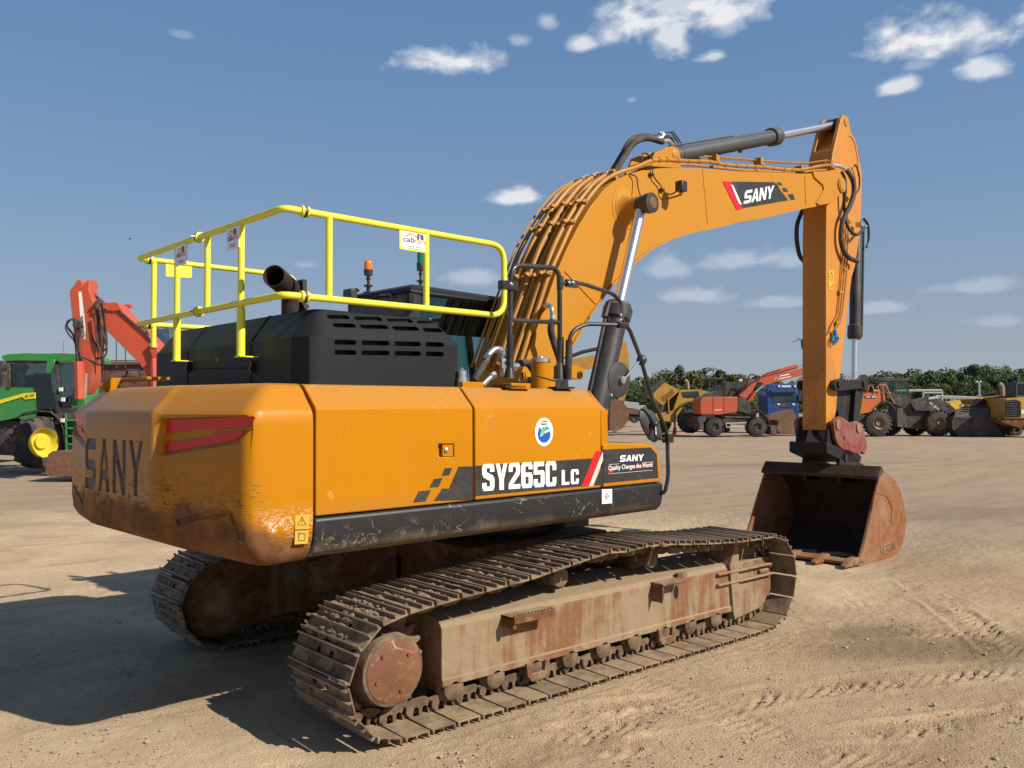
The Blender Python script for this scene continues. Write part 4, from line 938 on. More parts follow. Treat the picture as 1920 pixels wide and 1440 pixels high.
# filler canister, lamp box, brackets, breather
b = MB(); c = h(1013.5,714,-1.10); zt2 = h(1013.5,672,-1.10).z
b.rev([(2.08, .072), (zt2-.03, .072)], (c.x, c.y, 0), (0, 0, 1), 28); can = ub(b, 'filter_canister', M['yellow'])
b = MB(); b.rev([(zt2-.03, .078), (zt2-.004, .078), (zt2, .07), (zt2, .03), (zt2+.012, .028), (zt2+.012, .001)], (c.x, c.y, 0), (0, 0, 1), 28); ub(b, 'canister_lid', M['zinc'], can)
b = MB(); q = [h(px, py, -1.22) for px, py in [(1066,710),(1066,684),(1080,686),(1098,692),(1092,711)]]; b.prism3(q, (0, .16, 0)); lb = ub(b, 'camera_box', M['yellow'], bevel=.006)
b = MB(); c = h(1087,703,-1.222); b.rev([(-.01, .03), (.006, .028), (.008, .02), (.0, .018), (.0, .001)], c, (0, -1, 0), 18); ub(b, 'camera_lens', M['black'], lb)
b = MB()
for x0, x1, y0, y1, zz_ in ((h(860,0,-1.15).x+.01, h(901,0,-1.15).x, -1.17, -1.0, .035), (h(936,0,-1.15).x, h(972,0,-1.15).x, -1.26, -1.05, .03)): b.box(x0, x1, y0, y1, 2.09, 2.10+zz_)
for px in (980, 984): p = h(px, 706, -1.16); b.rev([(-.006, .035), (.006, .035), (.006, .018), (-.006, .018), (-.006, .035)], p+Vector((0, 0, .0)), (1, -.4, 0), 18)
ub(b, 'mounting_block', M['yellow'], bevel=.004)
b = MB(); p = h(866,700,-1.12); b.rev([(2.10, .04), (2.16, .04), (2.165, .034), (2.21, .034), (2.215, .02), (2.235, .004)], (p.x, p.y, 0), (0, 0, 1), 16); ub(b, 'breather_cap', M['zinc'])
p = h(987,700,-.95); b = MB(); b.rev([(2.06, .045), (2.17, .048), (2.175, .055), (2.19, .055)], (p.x, p.y, 0), (0, 0, 1), 18); ub(b, 'coolant_reservoir', M['teal'] if 'teal' in M else M['green'])
# hydraulic hoses beside the boom foot
b = MB(); hy = -.85
b.tube(spline([h(889,712,hy), h(900,695,hy), h(911,676,hy)]), .028, 12); hs1 = ub(b, 'hydraulic_hose', M['rubber'])
b = MB(); b.tube(spline([h(911,676,hy), h(918,663,hy), h(928,655,hy), h(938,655,hy)]), .024, 12); b.tube([h(932,656,hy), h(941,660,hy), h(941,668,hy)], .030, 8); b.tube([h(940,665,hy), h(942,690,hy)], .022, 10); b.tube([h(941,672,hy), h(941.5,678,hy)], .034, 6); b.tube([h(944,690,hy), h(946,705,hy)], .035, 6)
b.tube([h(945,692,hy), h(974,685,hy)], .026, 10); b.tube([h(960,690,hy), h(965,689,hy)], .033, 6); ub(b, 'hose_fitting', M['zinc'], hs1)
b = MB(); b.tube(spline([h(972,683,hy), h(985,680,hy), h(994,685,hy), h(1004,700,hy)]), .030, 12); ub(b, 'hydraulic_hose', M['rubber'])
b = MB(); b.tube(spline([h(905,722,hy), h(915,712,hy), h(926,703,hy)]), .02, 10); b.tube([h(921,706,hy), h(928,702,hy)], .028, 6); ub(b, 'hose_fitting', M['zinc'])
b = MB(); b.tube(spline([h(1035,600,-.5), h(1033,620,-.5), h(1038,640,-.5), h(1048,670,-.55), h(1060,712,-.6)]), .030, 12); hs2 = ub(b, 'hydraulic_hose', M['rubber'])
b = MB(); b.tube(spline([h(1025,572,-.38), h(1030,572,-.45), h(1035,580,-.5), h(1036,600,-.5)]), .020, 10); b.tube([h(1022,575,-.34), h(1030,572,-.45)], .028, 6); b.tube([h(1036,590,-.5), h(1036,598,-.5)], .028, 6); ub(b, 'hose_fitting', M['zinc'], hs2)
b = MB(); b.tube(spline([h(1001,704,-1.24), h(1020,709,-1.26), h(1040,714,-1.26), h(1065,714,-1.26)]), .006, 6); ub(b, 'cable', M['blackrail'])

# ---------------------------------------------------------------- boom
BY0, BY1 = -.33, .25; BC = -.04
boom_px = [(975,800),(968,745),(972,715),(982,688),(990,665),(1005,623),(1020,578),(1043,512),(1065,462),(1085,424),(1108,386),(1135,353),(1155,338),(1178,327),(1205,319),(1240,315),(1317,315.5),(1370,320.5),(1440,323),(1500,325.5),(1527,325.5),(1540,330),(1545,352),(1540,376),(1528,386),(1507,389.5),(1466,399),(1423,409),(1380,416),(1340,426.5),(1310,432),(1283,439),(1258,447),(1235,458),(1216,469),(1200,482),(1174,506),(1147,533),(1124,563),(1101,595),(1080,632),(1058,671),(1046,695),(1040,730),(1050,770),(1040,800)]
bo = uy(boom_px, BY0)
b = MB(); b.prism(bo, BY0, BY1); boom = ub(b, 'boom', M['yellow_boom'], bevel=.006); boom['label'] = 'curved yellow boom with a black name panel'
# lower flange proud of the side plates
fl = [U(px, py, y=BY0) for px, py in [(1528,386),(1507,389.5),(1466,399),(1423,409),(1380,416),(1340,426.5),(1310,432),(1283,439),(1258,447),(1235,458),(1216,469),(1200,482),(1174,506),(1147,533),(1124,563),(1101,595),(1080,632),(1058,671)]]
b = MB(); ring = []
for i, p in enumerate(fl):
    a = fl[max(i-1, 0)]; c = fl[min(i+1, len(fl)-1)]; tt = (c-a).normalized(); nn = Vector((tt.z, 0, -tt.x)); nn = nn if nn.z < 0 or nn.x > 0 else -nn
    ring.append([Vector((q.x, y, q.z)) for q, y in ((p-nn*.006, BY0-.02), (p+nn*.012, BY0-.02), (p+nn*.012, BY1+.02), (p-nn*.006, BY1+.02))])
b.loft(ring); ub(b, 'lower_flange', M['yellow_boom'], boom)
b = MB(); b.tube([U(1317,316,y=BY0-.002), U(1327,421,y=BY0-.002)], .004, 4); b.tube([U(1058,508,y=BY0-.002), U(1116,570,y=BY0-.002)], .007, 5); b.tube([U(1509,330,y=BY0-.002), U(1511,386,y=BY0-.002)], .006, 4); ub(b, 'weld_seam', M['yellow_boom'], boom)
# fork plates clasping the arm
fk = uy([(1524,322),(1550,321),(1566,318),(1577,326),(1584,346),(1578,362),(1559,381),(1537,385),(1531,381),(1545,356),(1543,347),(1527,333)], BY0-.015)
for f0, f1 in ((BY0-.02, BY0+.03), (BY1-.03, BY1+.02)): b = MB(); b.prism(fk, f0, f1); ub(b, 'boom_fork', M['yellow_boom'], boom, bevel=.006)
b = MB(); c = U(1577,347,y=BY0-.02); b.rev([(0, .10), (.02, .10), (.022, .085), (.03, .08), (.03, .001)], c, (0, -1, 0), 24); b.cyl(c, Vector((c.x, BY1+.03, c.z)), .05, 16); ub(b, 'pivot_pin', M['yellow_boom'], boom); PIV = c
# decal on the near plate
def bside(px, py, off=.0025): return U(px, py, y=BY0-off)
def bdecal(pts, mat, name, off=.0025, th=.0015):
    b = MB(); b.prism3([bside(*p, off) for p in pts], (0, -th, 0)); return ub(b, name, mat, boom)
bdecal([(1371,340.5),(1452,341.5),(1478,375.5),(1388,391)], M['decal'], 'decal')
bdecal([(1355,340),(1373,340.5),(1371,345),(1369,346),(1388,386),(1393,387),(1388,393),(1381,393.5)], M['red'], 'red_bracket', .0044)
bdecal([(1371,347),(1374,346.5),(1391,384),(1386,382.5)], M['white'], 'white_bar', .0046)
b = MB()
for q in ([(1457,342),(1464,342),(1467,348),(1459,347)], [(1467,352),(1474,353),(1478,360),(1469,359)], [(1477,364),(1487,364),(1491,374),(1483,375)], [(1455,343),(1458,349),(1461,352),(1456,352)]): b.prism3([bside(*p) for p in q], (0, -.0015, 0))
ub(b, 'decal', M['decal'], boom)
b = MB(); o = bside(1394,382.5,.0045); e = bside(1449,371.5,.0045); w = e-o; hgt = bside(1452,349).z-bside(1447,371).z
for poly in glyph_polys('SANY', 0, 1, gap=.06, shear=.06): b.prism3([o+Vector((w.x*p[0], 0, w.z*p[0]+p[1]*hgt*.98)) for p in poly], (0, -.0015, 0))
ub(b, 'lettering', M['white'], boom)
# cylinder boss, black end cap, work lamp
c = U(1192,372,y=BY0); d = (0, -1, 0)
by2 = BY0-.32; c2 = U(1222,380,y=by2)
b = MB(); b.rev([(-.01, .17), (.01, .165), (.03, .13), (.10, .095), (.17, .09)], Vector((c2.x, BY0, c2.z)), d, 32); b.rev([(-.02, .21), (.004, .205), (.006, .19)], Vector((c2.x, BY0, c2.z)), d, 32); ub(b, 'pin_boss', M['yellow_boom'], boom)
b = MB(); cc = Vector((c2.x, 0, c2.z)); b.rev([(-BY0+.10, .05), (-BY0+.13, .085), (-BY0+.26, .088), (-BY0+.27, .098), (-BY0+.33, .098), (-BY0+.335, .05), (-BY0+.335, .001)], cc, d, 30)
ub(b, 'rod_eye', M['blackrail'], boom); b = MB(); b.rev([(BY1+.1, .05), (BY1+.13, .085), (BY1+.30, .09), (BY1+.31, .001)], cc, (0, 1, 0), 24); ub(b, 'rod_eye', M['blackrail'], boom)
b = MB(); b.rev([(0, .055), (.002, .055), (.002, .001)], Vector((c2.x, by2-.016, c2.z)), d, 20); ub(b, 'rusty_cap', M['rust'], boom)
b = MB(); p = U(1277,350,y=BY0-.16); b.box(p.x-.055, p.x+.045, p.y-.05, p.y+.04, p.z-.055, p.z+.055); wl_ = ub(b, 'work_lamp', M['blackrail'], boom, bevel=.012)
b = MB(); b.tube([p+Vector((0, 0, -.05)), p+Vector((0, .0, -.085)), Vector((p.x-.02, BY0, p.z-.10))], .010, 6); b.cyl(p+Vector((0, 0, -.06)), p+Vector((0, 0, -.085)), .02, 8); ub(b, 'lamp_bracket', M['pipe'], wl_)
b = MB()
b.tube(spline([U(1180,326,y=BY0-.01), U(1193,332,y=BY0-.04), U(1196,350,y=BY0-.06), U(1201,367,y=BY0-.14), U(1209,374,y=BY0-.2)]), .007, 6)
b.tube(spline([U(1212,316,y=BY0-.01), U(1223,315,y=BY0-.02), U(1225,330,y=BY0-.03), U(1238,347,y=BY0-.03), U(1245,360,y=BY0-.05), U(1258,364,y=BY0-.08), U(1268,359,y=BY0-.12)]), .007, 6)
for p in ((1222,327),(1242,356)): q = U(*p, y=BY0-.02); b.box(q.x-.03, q.x+.03, q.y-.01, q.y+.02, q.z-.012, q.z+.012)
ub(b, 'cable', M['blackrail'], boom)
# steel pipes along the back of the boom: near edge outline shifted over the top plate
def topline(px): return px
back = [(985,690),(1003,634),(1020,585),(1040,520),(1062,466),(1083,425),(1105,388),(1133,352),(1160,334),(1190,321)]
base = [U(px, py, y=BY0) for px, py in back]
def offs(line, d, y):
    res = []
    for i, p in enumerate(line):
        a = line[max(i-1, 0)]; c = line[min(i+1, len(line)-1)]; tt = (c-a).normalized(); nn = Vector((-tt.z, 0, tt.x)); res.append(Vector((p.x+nn.x*d, y, p.z+nn.z*d)))
    return res
def facets(line, idx): return [line[i] for i in idx]
rng = random.Random(3)
pp_ = [(-.30,.05,.023),(-.23,.07,.023),(-.13,.055,.020),(-.06,.08,.026),(.01,.055,.018),(.08,.08,.023),(.15,.06,.018),(.215,.07,.014),(.265,.06,.011),(.31,.07,.011)]
for j, (y, dd, r) in enumerate(pp_):
    L_ = offs(base, dd, y); e = [0, 2, 4, 5, 6, 7, 8] if j % 2 else [0, 1, 3, 5, 6, 7, 8]
    if j > 6: e = [0, 2, 4, 5, 6, 7, 8, 9]
    ln = [L_[i] for i in e]
    if j == 0: # the long lubrication line follows the near edge to the tip
        ext = [U(px, py, y=BY0+.01) for px, py in [(1195,313),(1222,300),(1250,299.5),(1290,302),(1330,303),(1360,309),(1400,312),(1430,313),(1470,318),(1500,319),(1540,311),(1553,309),(1562,314)]]
        b = MB(); b.tube(fillet(ln+ext, .12), r*.9, 8)
        for p in ext[1:-1]+[q.lerp(w_, .5) for q, w_ in zip(ext[1:], ext[2:])]: b.cyl(p-Vector((.012, 0, 0)), p+Vector((.012, 0, 0)), r*1.15, 8)
        ub(b, 'steel_pipe', M['pipe'], boom)
    elif j == 3:
        ext = [U(px, py, y=y) for px, py in [(1215,306),(1240,305)]]; b = MB(); b.tube(fillet(ln, .10), r, 8); ub(b, 'steel_pipe', M['pipe'], boom)
    else:
        b = MB(); b.tube(fillet(ln, .10), r, 8); ub(b, 'steel_pipe', M['pipe'], boom)
for y0, px_l in ((-.20, 0), (.0, 0)):
    ext = [U(px, py, y=BY0+.1) for px, py in [(1180,322),(1215,306),(1240,303),(1300,305),(1400,316),(1500,321),(1540,316),(1560,316)]]
    ext = [Vector((p.x, y0+.02, p.z-.012)) for p in ext]; b = MB(); b.tube(fillet(ext, .08), .016, 8); ub(b, 'steel_pipe', M['pipe'], boom)
b = MB(); e2 = [U(px, py, y=BY0+.12) for px, py in [(1318,293),(1340,294),(1380,297),(1424,301),(1470,304),(1515,306),(1550,300),(1556,303)]]; b.tube(e2, .009, 6); b.tube([p+Vector((0, .05, 0)) for p in e2], .009, 6); ub(b, 'grease_line', M['pipe'], boom)
for px, py in ((1341,296),(1424,301),(1500,316)): b = MB(); p = U(px, py, y=BY0+.1); b.box(p.x-.035, p.x+.035, p.y-.04, p.y+.06, p.z-.06, p.z+.03); ub(b, 'pipe_clamp', M['pipe'], boom, bevel=.004)
for i in (3, 5, 6):      # clamps across the pipe bundle
    b = MB(); a0 = offs(base, .05, 0)[i]; a1 = offs(base, .072, 0)[i]; dv = (a1-a0); tt = Vector((dv.z, 0, -dv.x)).normalized()*.014
    b.loft([[a0-tt+Vector((0, y, 0)), a0+tt+Vector((0, y, 0)), a1+tt+Vector((0, y, 0)), a1-tt+Vector((0, y, 0))] for y in (-.34, .26)])
    for (y, dd, r) in pp_[:8]:
        p = offs(base, dd+.014, y)[i]; b.cyl(p-Vector((.01, 0, .012)), p+Vector((.01, 0, .012)), r*1.25, 8)
    ub(b, 'pipe_clamp', M['pipe'], boom)
b = MB(); hp0 = [(1128,342),(1150,316),(1170,290),(1184,269),(1200,262),(1225,262),(1240,258)]
b.tube(spline([U(px, py, y=-.05) for px, py in [(1130,338),(1148,318),(1165,290),(1182,263),(1205,254),(1222,256)]]), .024, 10)
b.tube(spline([U(px, py, y=-.12) for px, py in [(1150,326),(1163,306),(1180,278),(1195,264),(1215,259),(1242,266)]]), .033, 12)
b.tube(spline([U(px, py, y=.02) for px, py in [(1141,334),(1158,306),(1173,280),(1190,263),(1210,256),(1225,260)]]), .030, 12)
b.tube(spline([U(px, py, y=.06) for px, py in [(1222,256),(1240,250),(1262,247)]])+[U(1281,274,y=.06)], .009, 6); b.tube([U(1258,248,y=.03), U(1276,274,y=.03)], .009, 6)
b.tube(spline([U(px, py, y=-.2) for px, py in [(1202,303),(1204,292),(1210,287),(1225,297)]]), .010, 6)
ub(b, 'hydraulic_hose', M['rubber'], boom)
b = MB()
b.tube(spline([U(px, py, y=-.12) for px, py in [(1240,266),(1252,264),(1260,271)]]), .026, 10); b.tube([U(1226,261,y=.0), U(1240,259,y=.0), U(1244,252,y=.0)], .02, 8); b.tube([U(1236,250,y=.05), U(1243,249,y=.05)], .016, 8)
b.tube([U(1150,326,y=-.12), U(1133,344,y=-.12)], .03, 8); b.tube([U(1140,322,y=.0), U(1124,342,y=-.02)], .026, 8); b.tube([U(1110,357,y=.1), U(1122,344,y=.1)], .02, 8)
ub(b, 'hose_fitting', M['zinc'], boom)
b = MB(); b.tube(spline([U(px, py, y=-.0) for px, py in [(1243,256),(1255,257),(1262,266),(1262,274)]]), .024, 10); ub(b, 'hydraulic_hose', M['rubber'], boom)
b = MB(); p8 = offs(base, .05, 0)[8]; p8b = offs(base, .05, 0)[7]; tv = (p8-p8b).normalized(); nv = Vector((-tv.z, 0, tv.x))
b.loft([[p8-tv*.02-nv*.06+Vector((0, y, 0)), p8+tv*.02-nv*.06+Vector((0, y, 0)), p8+tv*.02+nv*.045+Vector((0, y, 0)), p8-tv*.02+nv*.045+Vector((0, y, 0))] for y in (-.31, .20)])
ub(b, 'pipe_bulkhead', M['yellow_boom'], boom, bevel=.004)
b = MB()
for (y, dd, r) in pp_[1:7]: b.rev([(-.05, r*1.5), (.0, r*1.5), (.0, r*1.2), (.05, r*1.2)], offs(base, dd, y)[8], tv, 6)
ub(b, 'pipe_nut', M['zinc'], boom)
# arm cylinder bracket
br = uy([(1222,300),(1228,286),(1240,281),(1252,276),(1262,274),(1272,280),(1276,298),(1277,306)], -.20)
b = MB(); b.prism(br, -.205, -.17); b.prism(br, .09, .125); b.prism(uy([(1222,300),(1238,296),(1277,304),(1277,316),(1222,312)], -.20), -.20, .12); ub(b, 'cylinder_bracket', M['yellow_boom'], boom, bevel=.005)
b = MB(); c = U(1266,290,y=-.2); b.rev([(-.35, .05), (.0, .05), (.008, .062), (.016, .05), (.016, .001)], c, (0, -1, 0), 18); ub(b, 'pivot_pin', M['yellow_boom'], boom); AC0 = Vector((c.x, BC, c.z))

# ---------------------------------------------------------------- boom cylinders
def boomcyl(y, lab):
    a = U(1121,745,y=BY0-.20); m1 = U(1163,578,y=BY0-.20); a.y = y; m1.y = y; e = Vector((c2.x, y, c2.z)); ax = (e-a).normalized(); Lb = (m1-a).length; Lt = (e-a).length
    b = MB(); b.rev([(-.15, .108), (Lb-.13, .108), (Lb-.12, .135), (Lb-.02, .14), (Lb, .125), (Lb+.03, .115), (Lb+.04, .07)], a, ax, 32)
    q = a+ax*(Lb-.16); b.box(q.x-.12, q.x+.12, y-.03, y+.03, q.z-.06, q.z+.05)
    o = ub(b, 'boom_cylinder', M['cyl']); o['label'] = lab
    b = MB(); b.rev([(Lb, .052), (Lt-.05, .052)], a, ax, 28); ub(b, 'piston_rod', M['chrome'], o)
    off = Vector((-.13, 0, .03)); b = MB(); b.tube([a+off-Vector((.05, 0, .2)), a+ax*(Lb-.14)+off*1.05], .020, 10); b.tube([a+ax*(Lb-.15)+off*1.15, a+ax*(Lb-.02)+off*1.1, a+ax*(Lb-.03)], .034, 10); ub(b, 'oil_pipe', M['blackrail'], o)
    return o
boomcyl(BY0-.20, 'near boom cylinder with a black barrel and bright rod'); boomcyl(BY1+.20, 'far boom cylinder, hidden behind the boom')
# ---------------------------------------------------------------- arm
AY0, AY1 = -.21, .13
arm_px = [(1577,222),(1581,216),(1587,217),(1591,222),(1596,249),(1602,257),(1607,275),(1611,300),(1615,315),(1616,347),(1614,409),(1609,460),(1603,500),(1597,520),(1590,575),(1584,626),(1577,690),(1571,730),(1568,770),(1563,790),(1556,802),(1549,807),(1549,600),(1549,450),(1550,388),(1552,340),(1559,305),(1562,285),(1568,260)]
b = MB(); b.prism(uy(arm_px, AY0), AY0, AY1); arm = ub(b, 'arm', M['armpaint'] if 'armpaint' in M else M['yellow_boom'], bevel=.006); arm['label'] = 'worn yellow arm hanging down to the bucket'
# cut the slot for the rod eye
q = uy([(1555,205),(1600,205),(1590,240),(1578,262),(1566,276),(1545,280)], AY0); bb = MB(); bb.prism(q, AY0+.055, AY1-.055); co = bb.build('cut', M['yellow'], None, smooth=False); co.rotation_euler.z = TH; arm.modifiers.clear(); bpy.context.view_layer.update(); boolean(arm, co)
bv = arm.modifiers.new('bevel', 'BEVEL'); bv.width = .006; bv.segments = 2; bv.limit_method = 'ANGLE'; bv.angle_limit = R(32); wnormal(arm)
b = MB(); q = uy([(1561,303),(1584,262),(1590,254),(1597,256),(1603,268),(1609,300),(1610,330)], AY0-.008)   # raised reinforcing plate
b.tube([Vector((x, AY0-.003, z)) for x, z in q], .007, 6); 
q = uy([(1600,392),(1596,420),(1592,470)], AY0-.008); ub(b, 'weld_seam', M['yellow_boom'], arm)
b = MB(); c = U(1586,229,y=AY0); b.rev([(-.36, .045), (0, .045), (.002, .06), (.012, .058), (.014, .04), (.014, .001)], c, (0, -1, 0), 20); ub(b, 'pivot_pin', M['yellow_boom'], arm)
E1 = Vector((c.x, BC, c.z))
# arm cylinder
ax = (E1-AC0).normalized(); Lt = (E1-AC0).length
pc = U(1465,255,y=BC-.05); Lb = (pc-AC0).dot(ax)
b = MB(); b.rev([(.02, .05), (.03, .082), (.10, .088), (Lb-.20, .088), (Lb-.19, .115), (Lb-.04, .118), (Lb-.03, .105), (Lb, .10), (Lb+.005, .06)], AC0, ax, 32); b.cyl(AC0+Vector((0, -.12, 0)), AC0+Vector((0, .12, 0)), .085, 20)
n_ = Vector((-ax.z, 0, ax.x)); b.tube([AC0+ax*.15+n_*.11, AC0+ax*1.5+n_*.10], .012, 8); 
for k in (.3,): q = AC0+ax*k; b.rev([(k-.01, .092), (k+.02, .092)], AC0, ax, 24)
for k in (.5, 1.1, 1.6): q = AC0+ax*k-n_*.095; b.box(q.x-.02, q.x+.02, q.y-.02, q.y+.02, q.z-.015, q.z+.015)
acy = ub(b, 'arm_cylinder', M['cyltop'])
b = MB(); b.rev([(Lb, .056), (Lt-.07, .056)], AC0, ax, 28); ub(b, 'piston_rod', M['chrome'], acy)
b = MB(); b.cyl(E1-Vector((0, .09, 0)), E1+Vector((0, .09, 0)), .085, 24); ub(b, 'rod_eye', M['black'], acy)
# hoses on the arm
def ah(pts, r, off=.06, name='hydraulic_hose', mat='rubber', par=arm):
    b = MB(); b.tube(spline([U(px, py, y=AY0-(o if o is not None else off)) for px, py, o in [(p+(off,))[:3] for p in pts]]), r, 12); return ub(b, name, M[mat], par)
ah([(1587,318,.10),(1594,328,.12),(1600,342,.13),(1601,362,.13),(1594,385,.12),(1584,405,.1),(1578,425,.08),(1577,450,.07),(1582,470,.07),(1592,483,.08),(1608,490,.1)], .033)
ah([(1578,322,.08),(1584,335,.09),(1585,355,.09),(1583,385,.07),(1585,405,.06)], .022)
ah([(1587,406,.06),(1588,420,.08),(1595,433,.1),(1606,440,.12),(1615,434,.14),(1622,426,.14)], .022)
ah([(1602,312,.04),(1605,310,.05),(1611,330,.05),(1611,352,.05),(1605,362,.06)], .012)
b = MB(); b.tube(spline([U(px, py, y=AY1+.10) for px, py in [(1505,394),(1495,420),(1494,450),(1499,478),(1507,490)]]), .030, 10); ub(b, 'hydraulic_hose', M['rubber'], arm)
b = MB(); b.tube([U(1560,310,y=AY0-.04), U(1576,312,y=AY0-.07), U(1588,320,y=AY0-.10)], .026, 8); b.tube([U(1615,434,y=AY0-.14), U(1624,424,y=AY0-.14)], .020, 8); b.box(*(lambda p: (p.x-.04, p.x+.05, p.y-.04, p.y+.04, p.z-.03, p.z+.03))(U(1612,421,y=AY0-.10)));ub(b, 'hose_fitting', M['zinc'], arm)
b = MB()
for k, dx in enumerate((0, 5, 10)):
    b.tube([U(1583+dx*.8,410+dx,y=AY0-.025), U(1578+dx*.9,520,y=AY0-.025), U(1571+dx*.9,590-dx,y=AY0-.025), U(1567+dx*.7,618-dx,y=AY0-.025)], .012, 8)
b.tube([U(1571,590,y=AY0-.025), U(1558,612,y=AY0-.025), U(1554,625,y=AY0-.03)], .011, 8)
ub(b, 'steel_pipe', M['pipe'], arm)
b = MB()
for px, py in ((1590,372),(1592,415),(1584,505),(1575,548),(1569,605)): b = MB(); p = U(px, py, y=AY0-.02); b.box(p.x-.045, p.x+.045, p.y-.02, p.y+.02, p.z-.02, p.z+.02); ub(b, 'pipe_clamp', M['pipe'], arm, bevel=.004)
b = MB()
for ya, yb in ((507,524),(526,543)):
    b.prism3([U(px, py, y=AY0-.0025) for px, py in [(1553.5,ya),(1564,ya+.3),(1563.5,yb),(1553.5,yb)]], (0, -.0015, 0))
wl2 = ub(b, 'warning_label', M['label'], arm)
b = MB(); tri = [U(px, py, y=AY0-.005) for px, py in [(1558.6,510),(1562,520),(1555.2,520)]]; b.tube(tri+[tri[0]], .003, 4); b.tube([U(1556,538,y=AY0-.005), U(1562,538,y=AY0-.005)], .004, 4); b.tube([U(1561.5,531,y=AY0-.005), U(1561.5,537,y=AY0-.005)], .004, 4); ub(b, 'warning_symbol', M['decal'], wl2)
b = MB()   # blue work glove hung on the pipe end: cuff, palm and five fingers
g = AY0-.05
b.tube([U(1565,619,y=g), U(1566,627,y=g), U(1565,633,y=g)], [.028, .036, .034], 8)
for (px, py, L_) in ((1560.5,648,1),(1563.5,650,1),(1566.5,649,1),(1569.5,645,1)): b.tube([U(1565+(px-1565)*.6,630,y=g), U(px, (630+py)/2, y=g-.01), U(px, py-3, y=g)], [.012, .011, .008], 6)
b.tube([U(1569,628,y=g), U(1572,634,y=g-.01), U(1572,638,y=g)], [.012, .011, .008], 6)
gl_ = ub(b, 'work_glove', M['glove'] if 'glove' in M else M['blue'], None) if False else b.build('work_glove', M['glovemat'] if 'glovemat' in M else M['blue']); gl_.rotation_euler.z = TH
tag(gl_, 'blue work glove hanging by its cuff from the pipe end on the yellow arm', 'glove')
b = MB(); b.tube([U(1506,636,y=AY1), U(1503,640,y=AY1+.05), U(1505,655,y=AY1+.04)], .014, 8); b.tube([U(1506,636,y=AY1), U(1492,639,y=AY1+.1), U(1486,641,y=AY1+.15)], .004, 5); b.tube([U(1505,638,y=AY1), U(1494,634,y=AY1+.1)], .004, 5); ub(b, 'wire_end', M['blackrail'], arm)

# ---------------------------------------------------------------- bucket cylinder and linkage
a = U(1606,425,y=BC); m1 = U(1604,636,y=BC); e = U(1601,713,y=BC); ax = (e-a).normalized(); Lb = (m1-a).length; Lt = (e-a).length
b = MB(); b.rev([(-.12, .055), (-.06, .075), (Lb-.20, .078), (Lb-.19, .10), (Lb-.03, .102), (Lb, .085), (Lb+.004, .05)], a, ax, 28)
b.tube([a+Vector((.12, -.05, 0)), a+ax*(Lb-.05)+Vector((.12, -.05, 0)), a+ax*(Lb)+Vector((.08, -.03, 0))], .018, 8); b.tube([a+Vector((.10, .08, 0)), a+ax*(Lb-.3)+Vector((.10, .08, 0))], .016, 8)
b.tube(spline([a+Vector((.02, -.1, .1)), a+Vector((.16, -.1, .02)), a+Vector((.17, -.1, -.2)), a+Vector((.10, -.1, -.3))]), .02, 8)
bc = ub(b, 'bucket_cylinder', M['cyl'])
b = MB(); b.rev([(Lb, .045), (Lt-.02, .045)], a, ax, 24); ub(b, 'piston_rod', M['chrome'], bc)
M_l = M['linkpaint'] = steel('link_steel', (.028, .023, .021), (.016, .014, .013), (.085, .06, .042), 7, (.5, .75), .55, .15, .15)
b = MB()
lk = [(1563,722),(1568,712),(1578,710),(1590,713),(1612,712),(1618,703),(1623,702),(1627,712),(1628,722),(1623,732),(1612,728),(1590,731),(1576,733),(1566,731)]
q = uy(lk, AY0-.09); b.prism(q, AY0-.10, AY0-.045); b.prism(q, AY1+.045, AY1+.10)
for px in (1572, 1619): c = U(px, 720, y=AY0-.10); b.cyl(Vector((c.x, AY0-.13, c.z)), Vector((c.x, AY1+.13, c.z)), .05, 18)
ub(b, 'rocker_link', M_l, bevel=.006)
b = MB(); q = uy([(1575,730),(1614,727),(1606,795),(1596,800),(1588,760),(1574,745)], AY0-.02); 
q = uy([(1572,728),(1617,726),(1609,780),(1603,800),(1590,800),(1585,790),(1577,785),(1570,760)], AY0+.0); b.prism(q, AY0+.02, AY1-.02)
b.prism(uy([(1605,722),(1620,722),(1608,800),(1598,800)], AY0-.04), AY0-.05, AY0+.02); b.prism(uy([(1605,722),(1620,722),(1608,800),(1598,800)], AY0-.04), AY1-.02, AY1+.05)
ub(b, 'tipping_link', M_l, bevel=.006)
# quick hitch: two worn red side plates round a dark body
M['hitch'] = steel('hitch_paint', (.25, .05, .042), (.14, .035, .03), (.27, .15, .12), 5, (.42, .66), .5, .2, .3)
qh = [(1561,793),(1565,785),(1573,781),(1582,785),(1592,793),(1604,790),(1613,793),(1618,806),(1623,826),(1624,838),(1619,852),(1614,846),(1609,851),(1600,850),(1590,845),(1578,842),(1569,833),(1564,818)]
b = MB(); q = uy(qh, AY0-.10); b.prism(q, AY0-.115, AY0-.065); b.prism(q, AY1+.065, AY1+.115); qk = ub(b, 'quick_hitch', M['hitch'], bevel=.006)
M['hitchdark'] = steel('hitch_body_steel', (.022, .018, .016), (.012, .011, .010), (.07, .05, .035), 7, (.55, .8), .55, .15, .0)
for f0, f1 in ((AY0-.055, AY0-.01), (AY1+.01, AY1+.055)): b = MB(); b.prism(uy([(1552,806),(1570,800),(1584,806),(1602,834),(1598,846),(1560,840),(1550,830)], AY0-.05), f0, f1); ub(b, 'hitch_cheek', M['hitchdark'], qk, bevel=.006)
b = MB(); c = U(1590,826,y=BC); b.cyl(U(1572,815,y=BC), U(1600,842,y=BC), .055, 14); ub(b, 'locking_cylinder', M['hitchdark'], qk)
b = MB(); b.prism(uy([(1551,829),(1562,834),(1590,842),(1608,848),(1616,856),(1614,866),(1596,868),(1575,862),(1551,850)], AY0-.10), AY0-.10, AY1+.10)
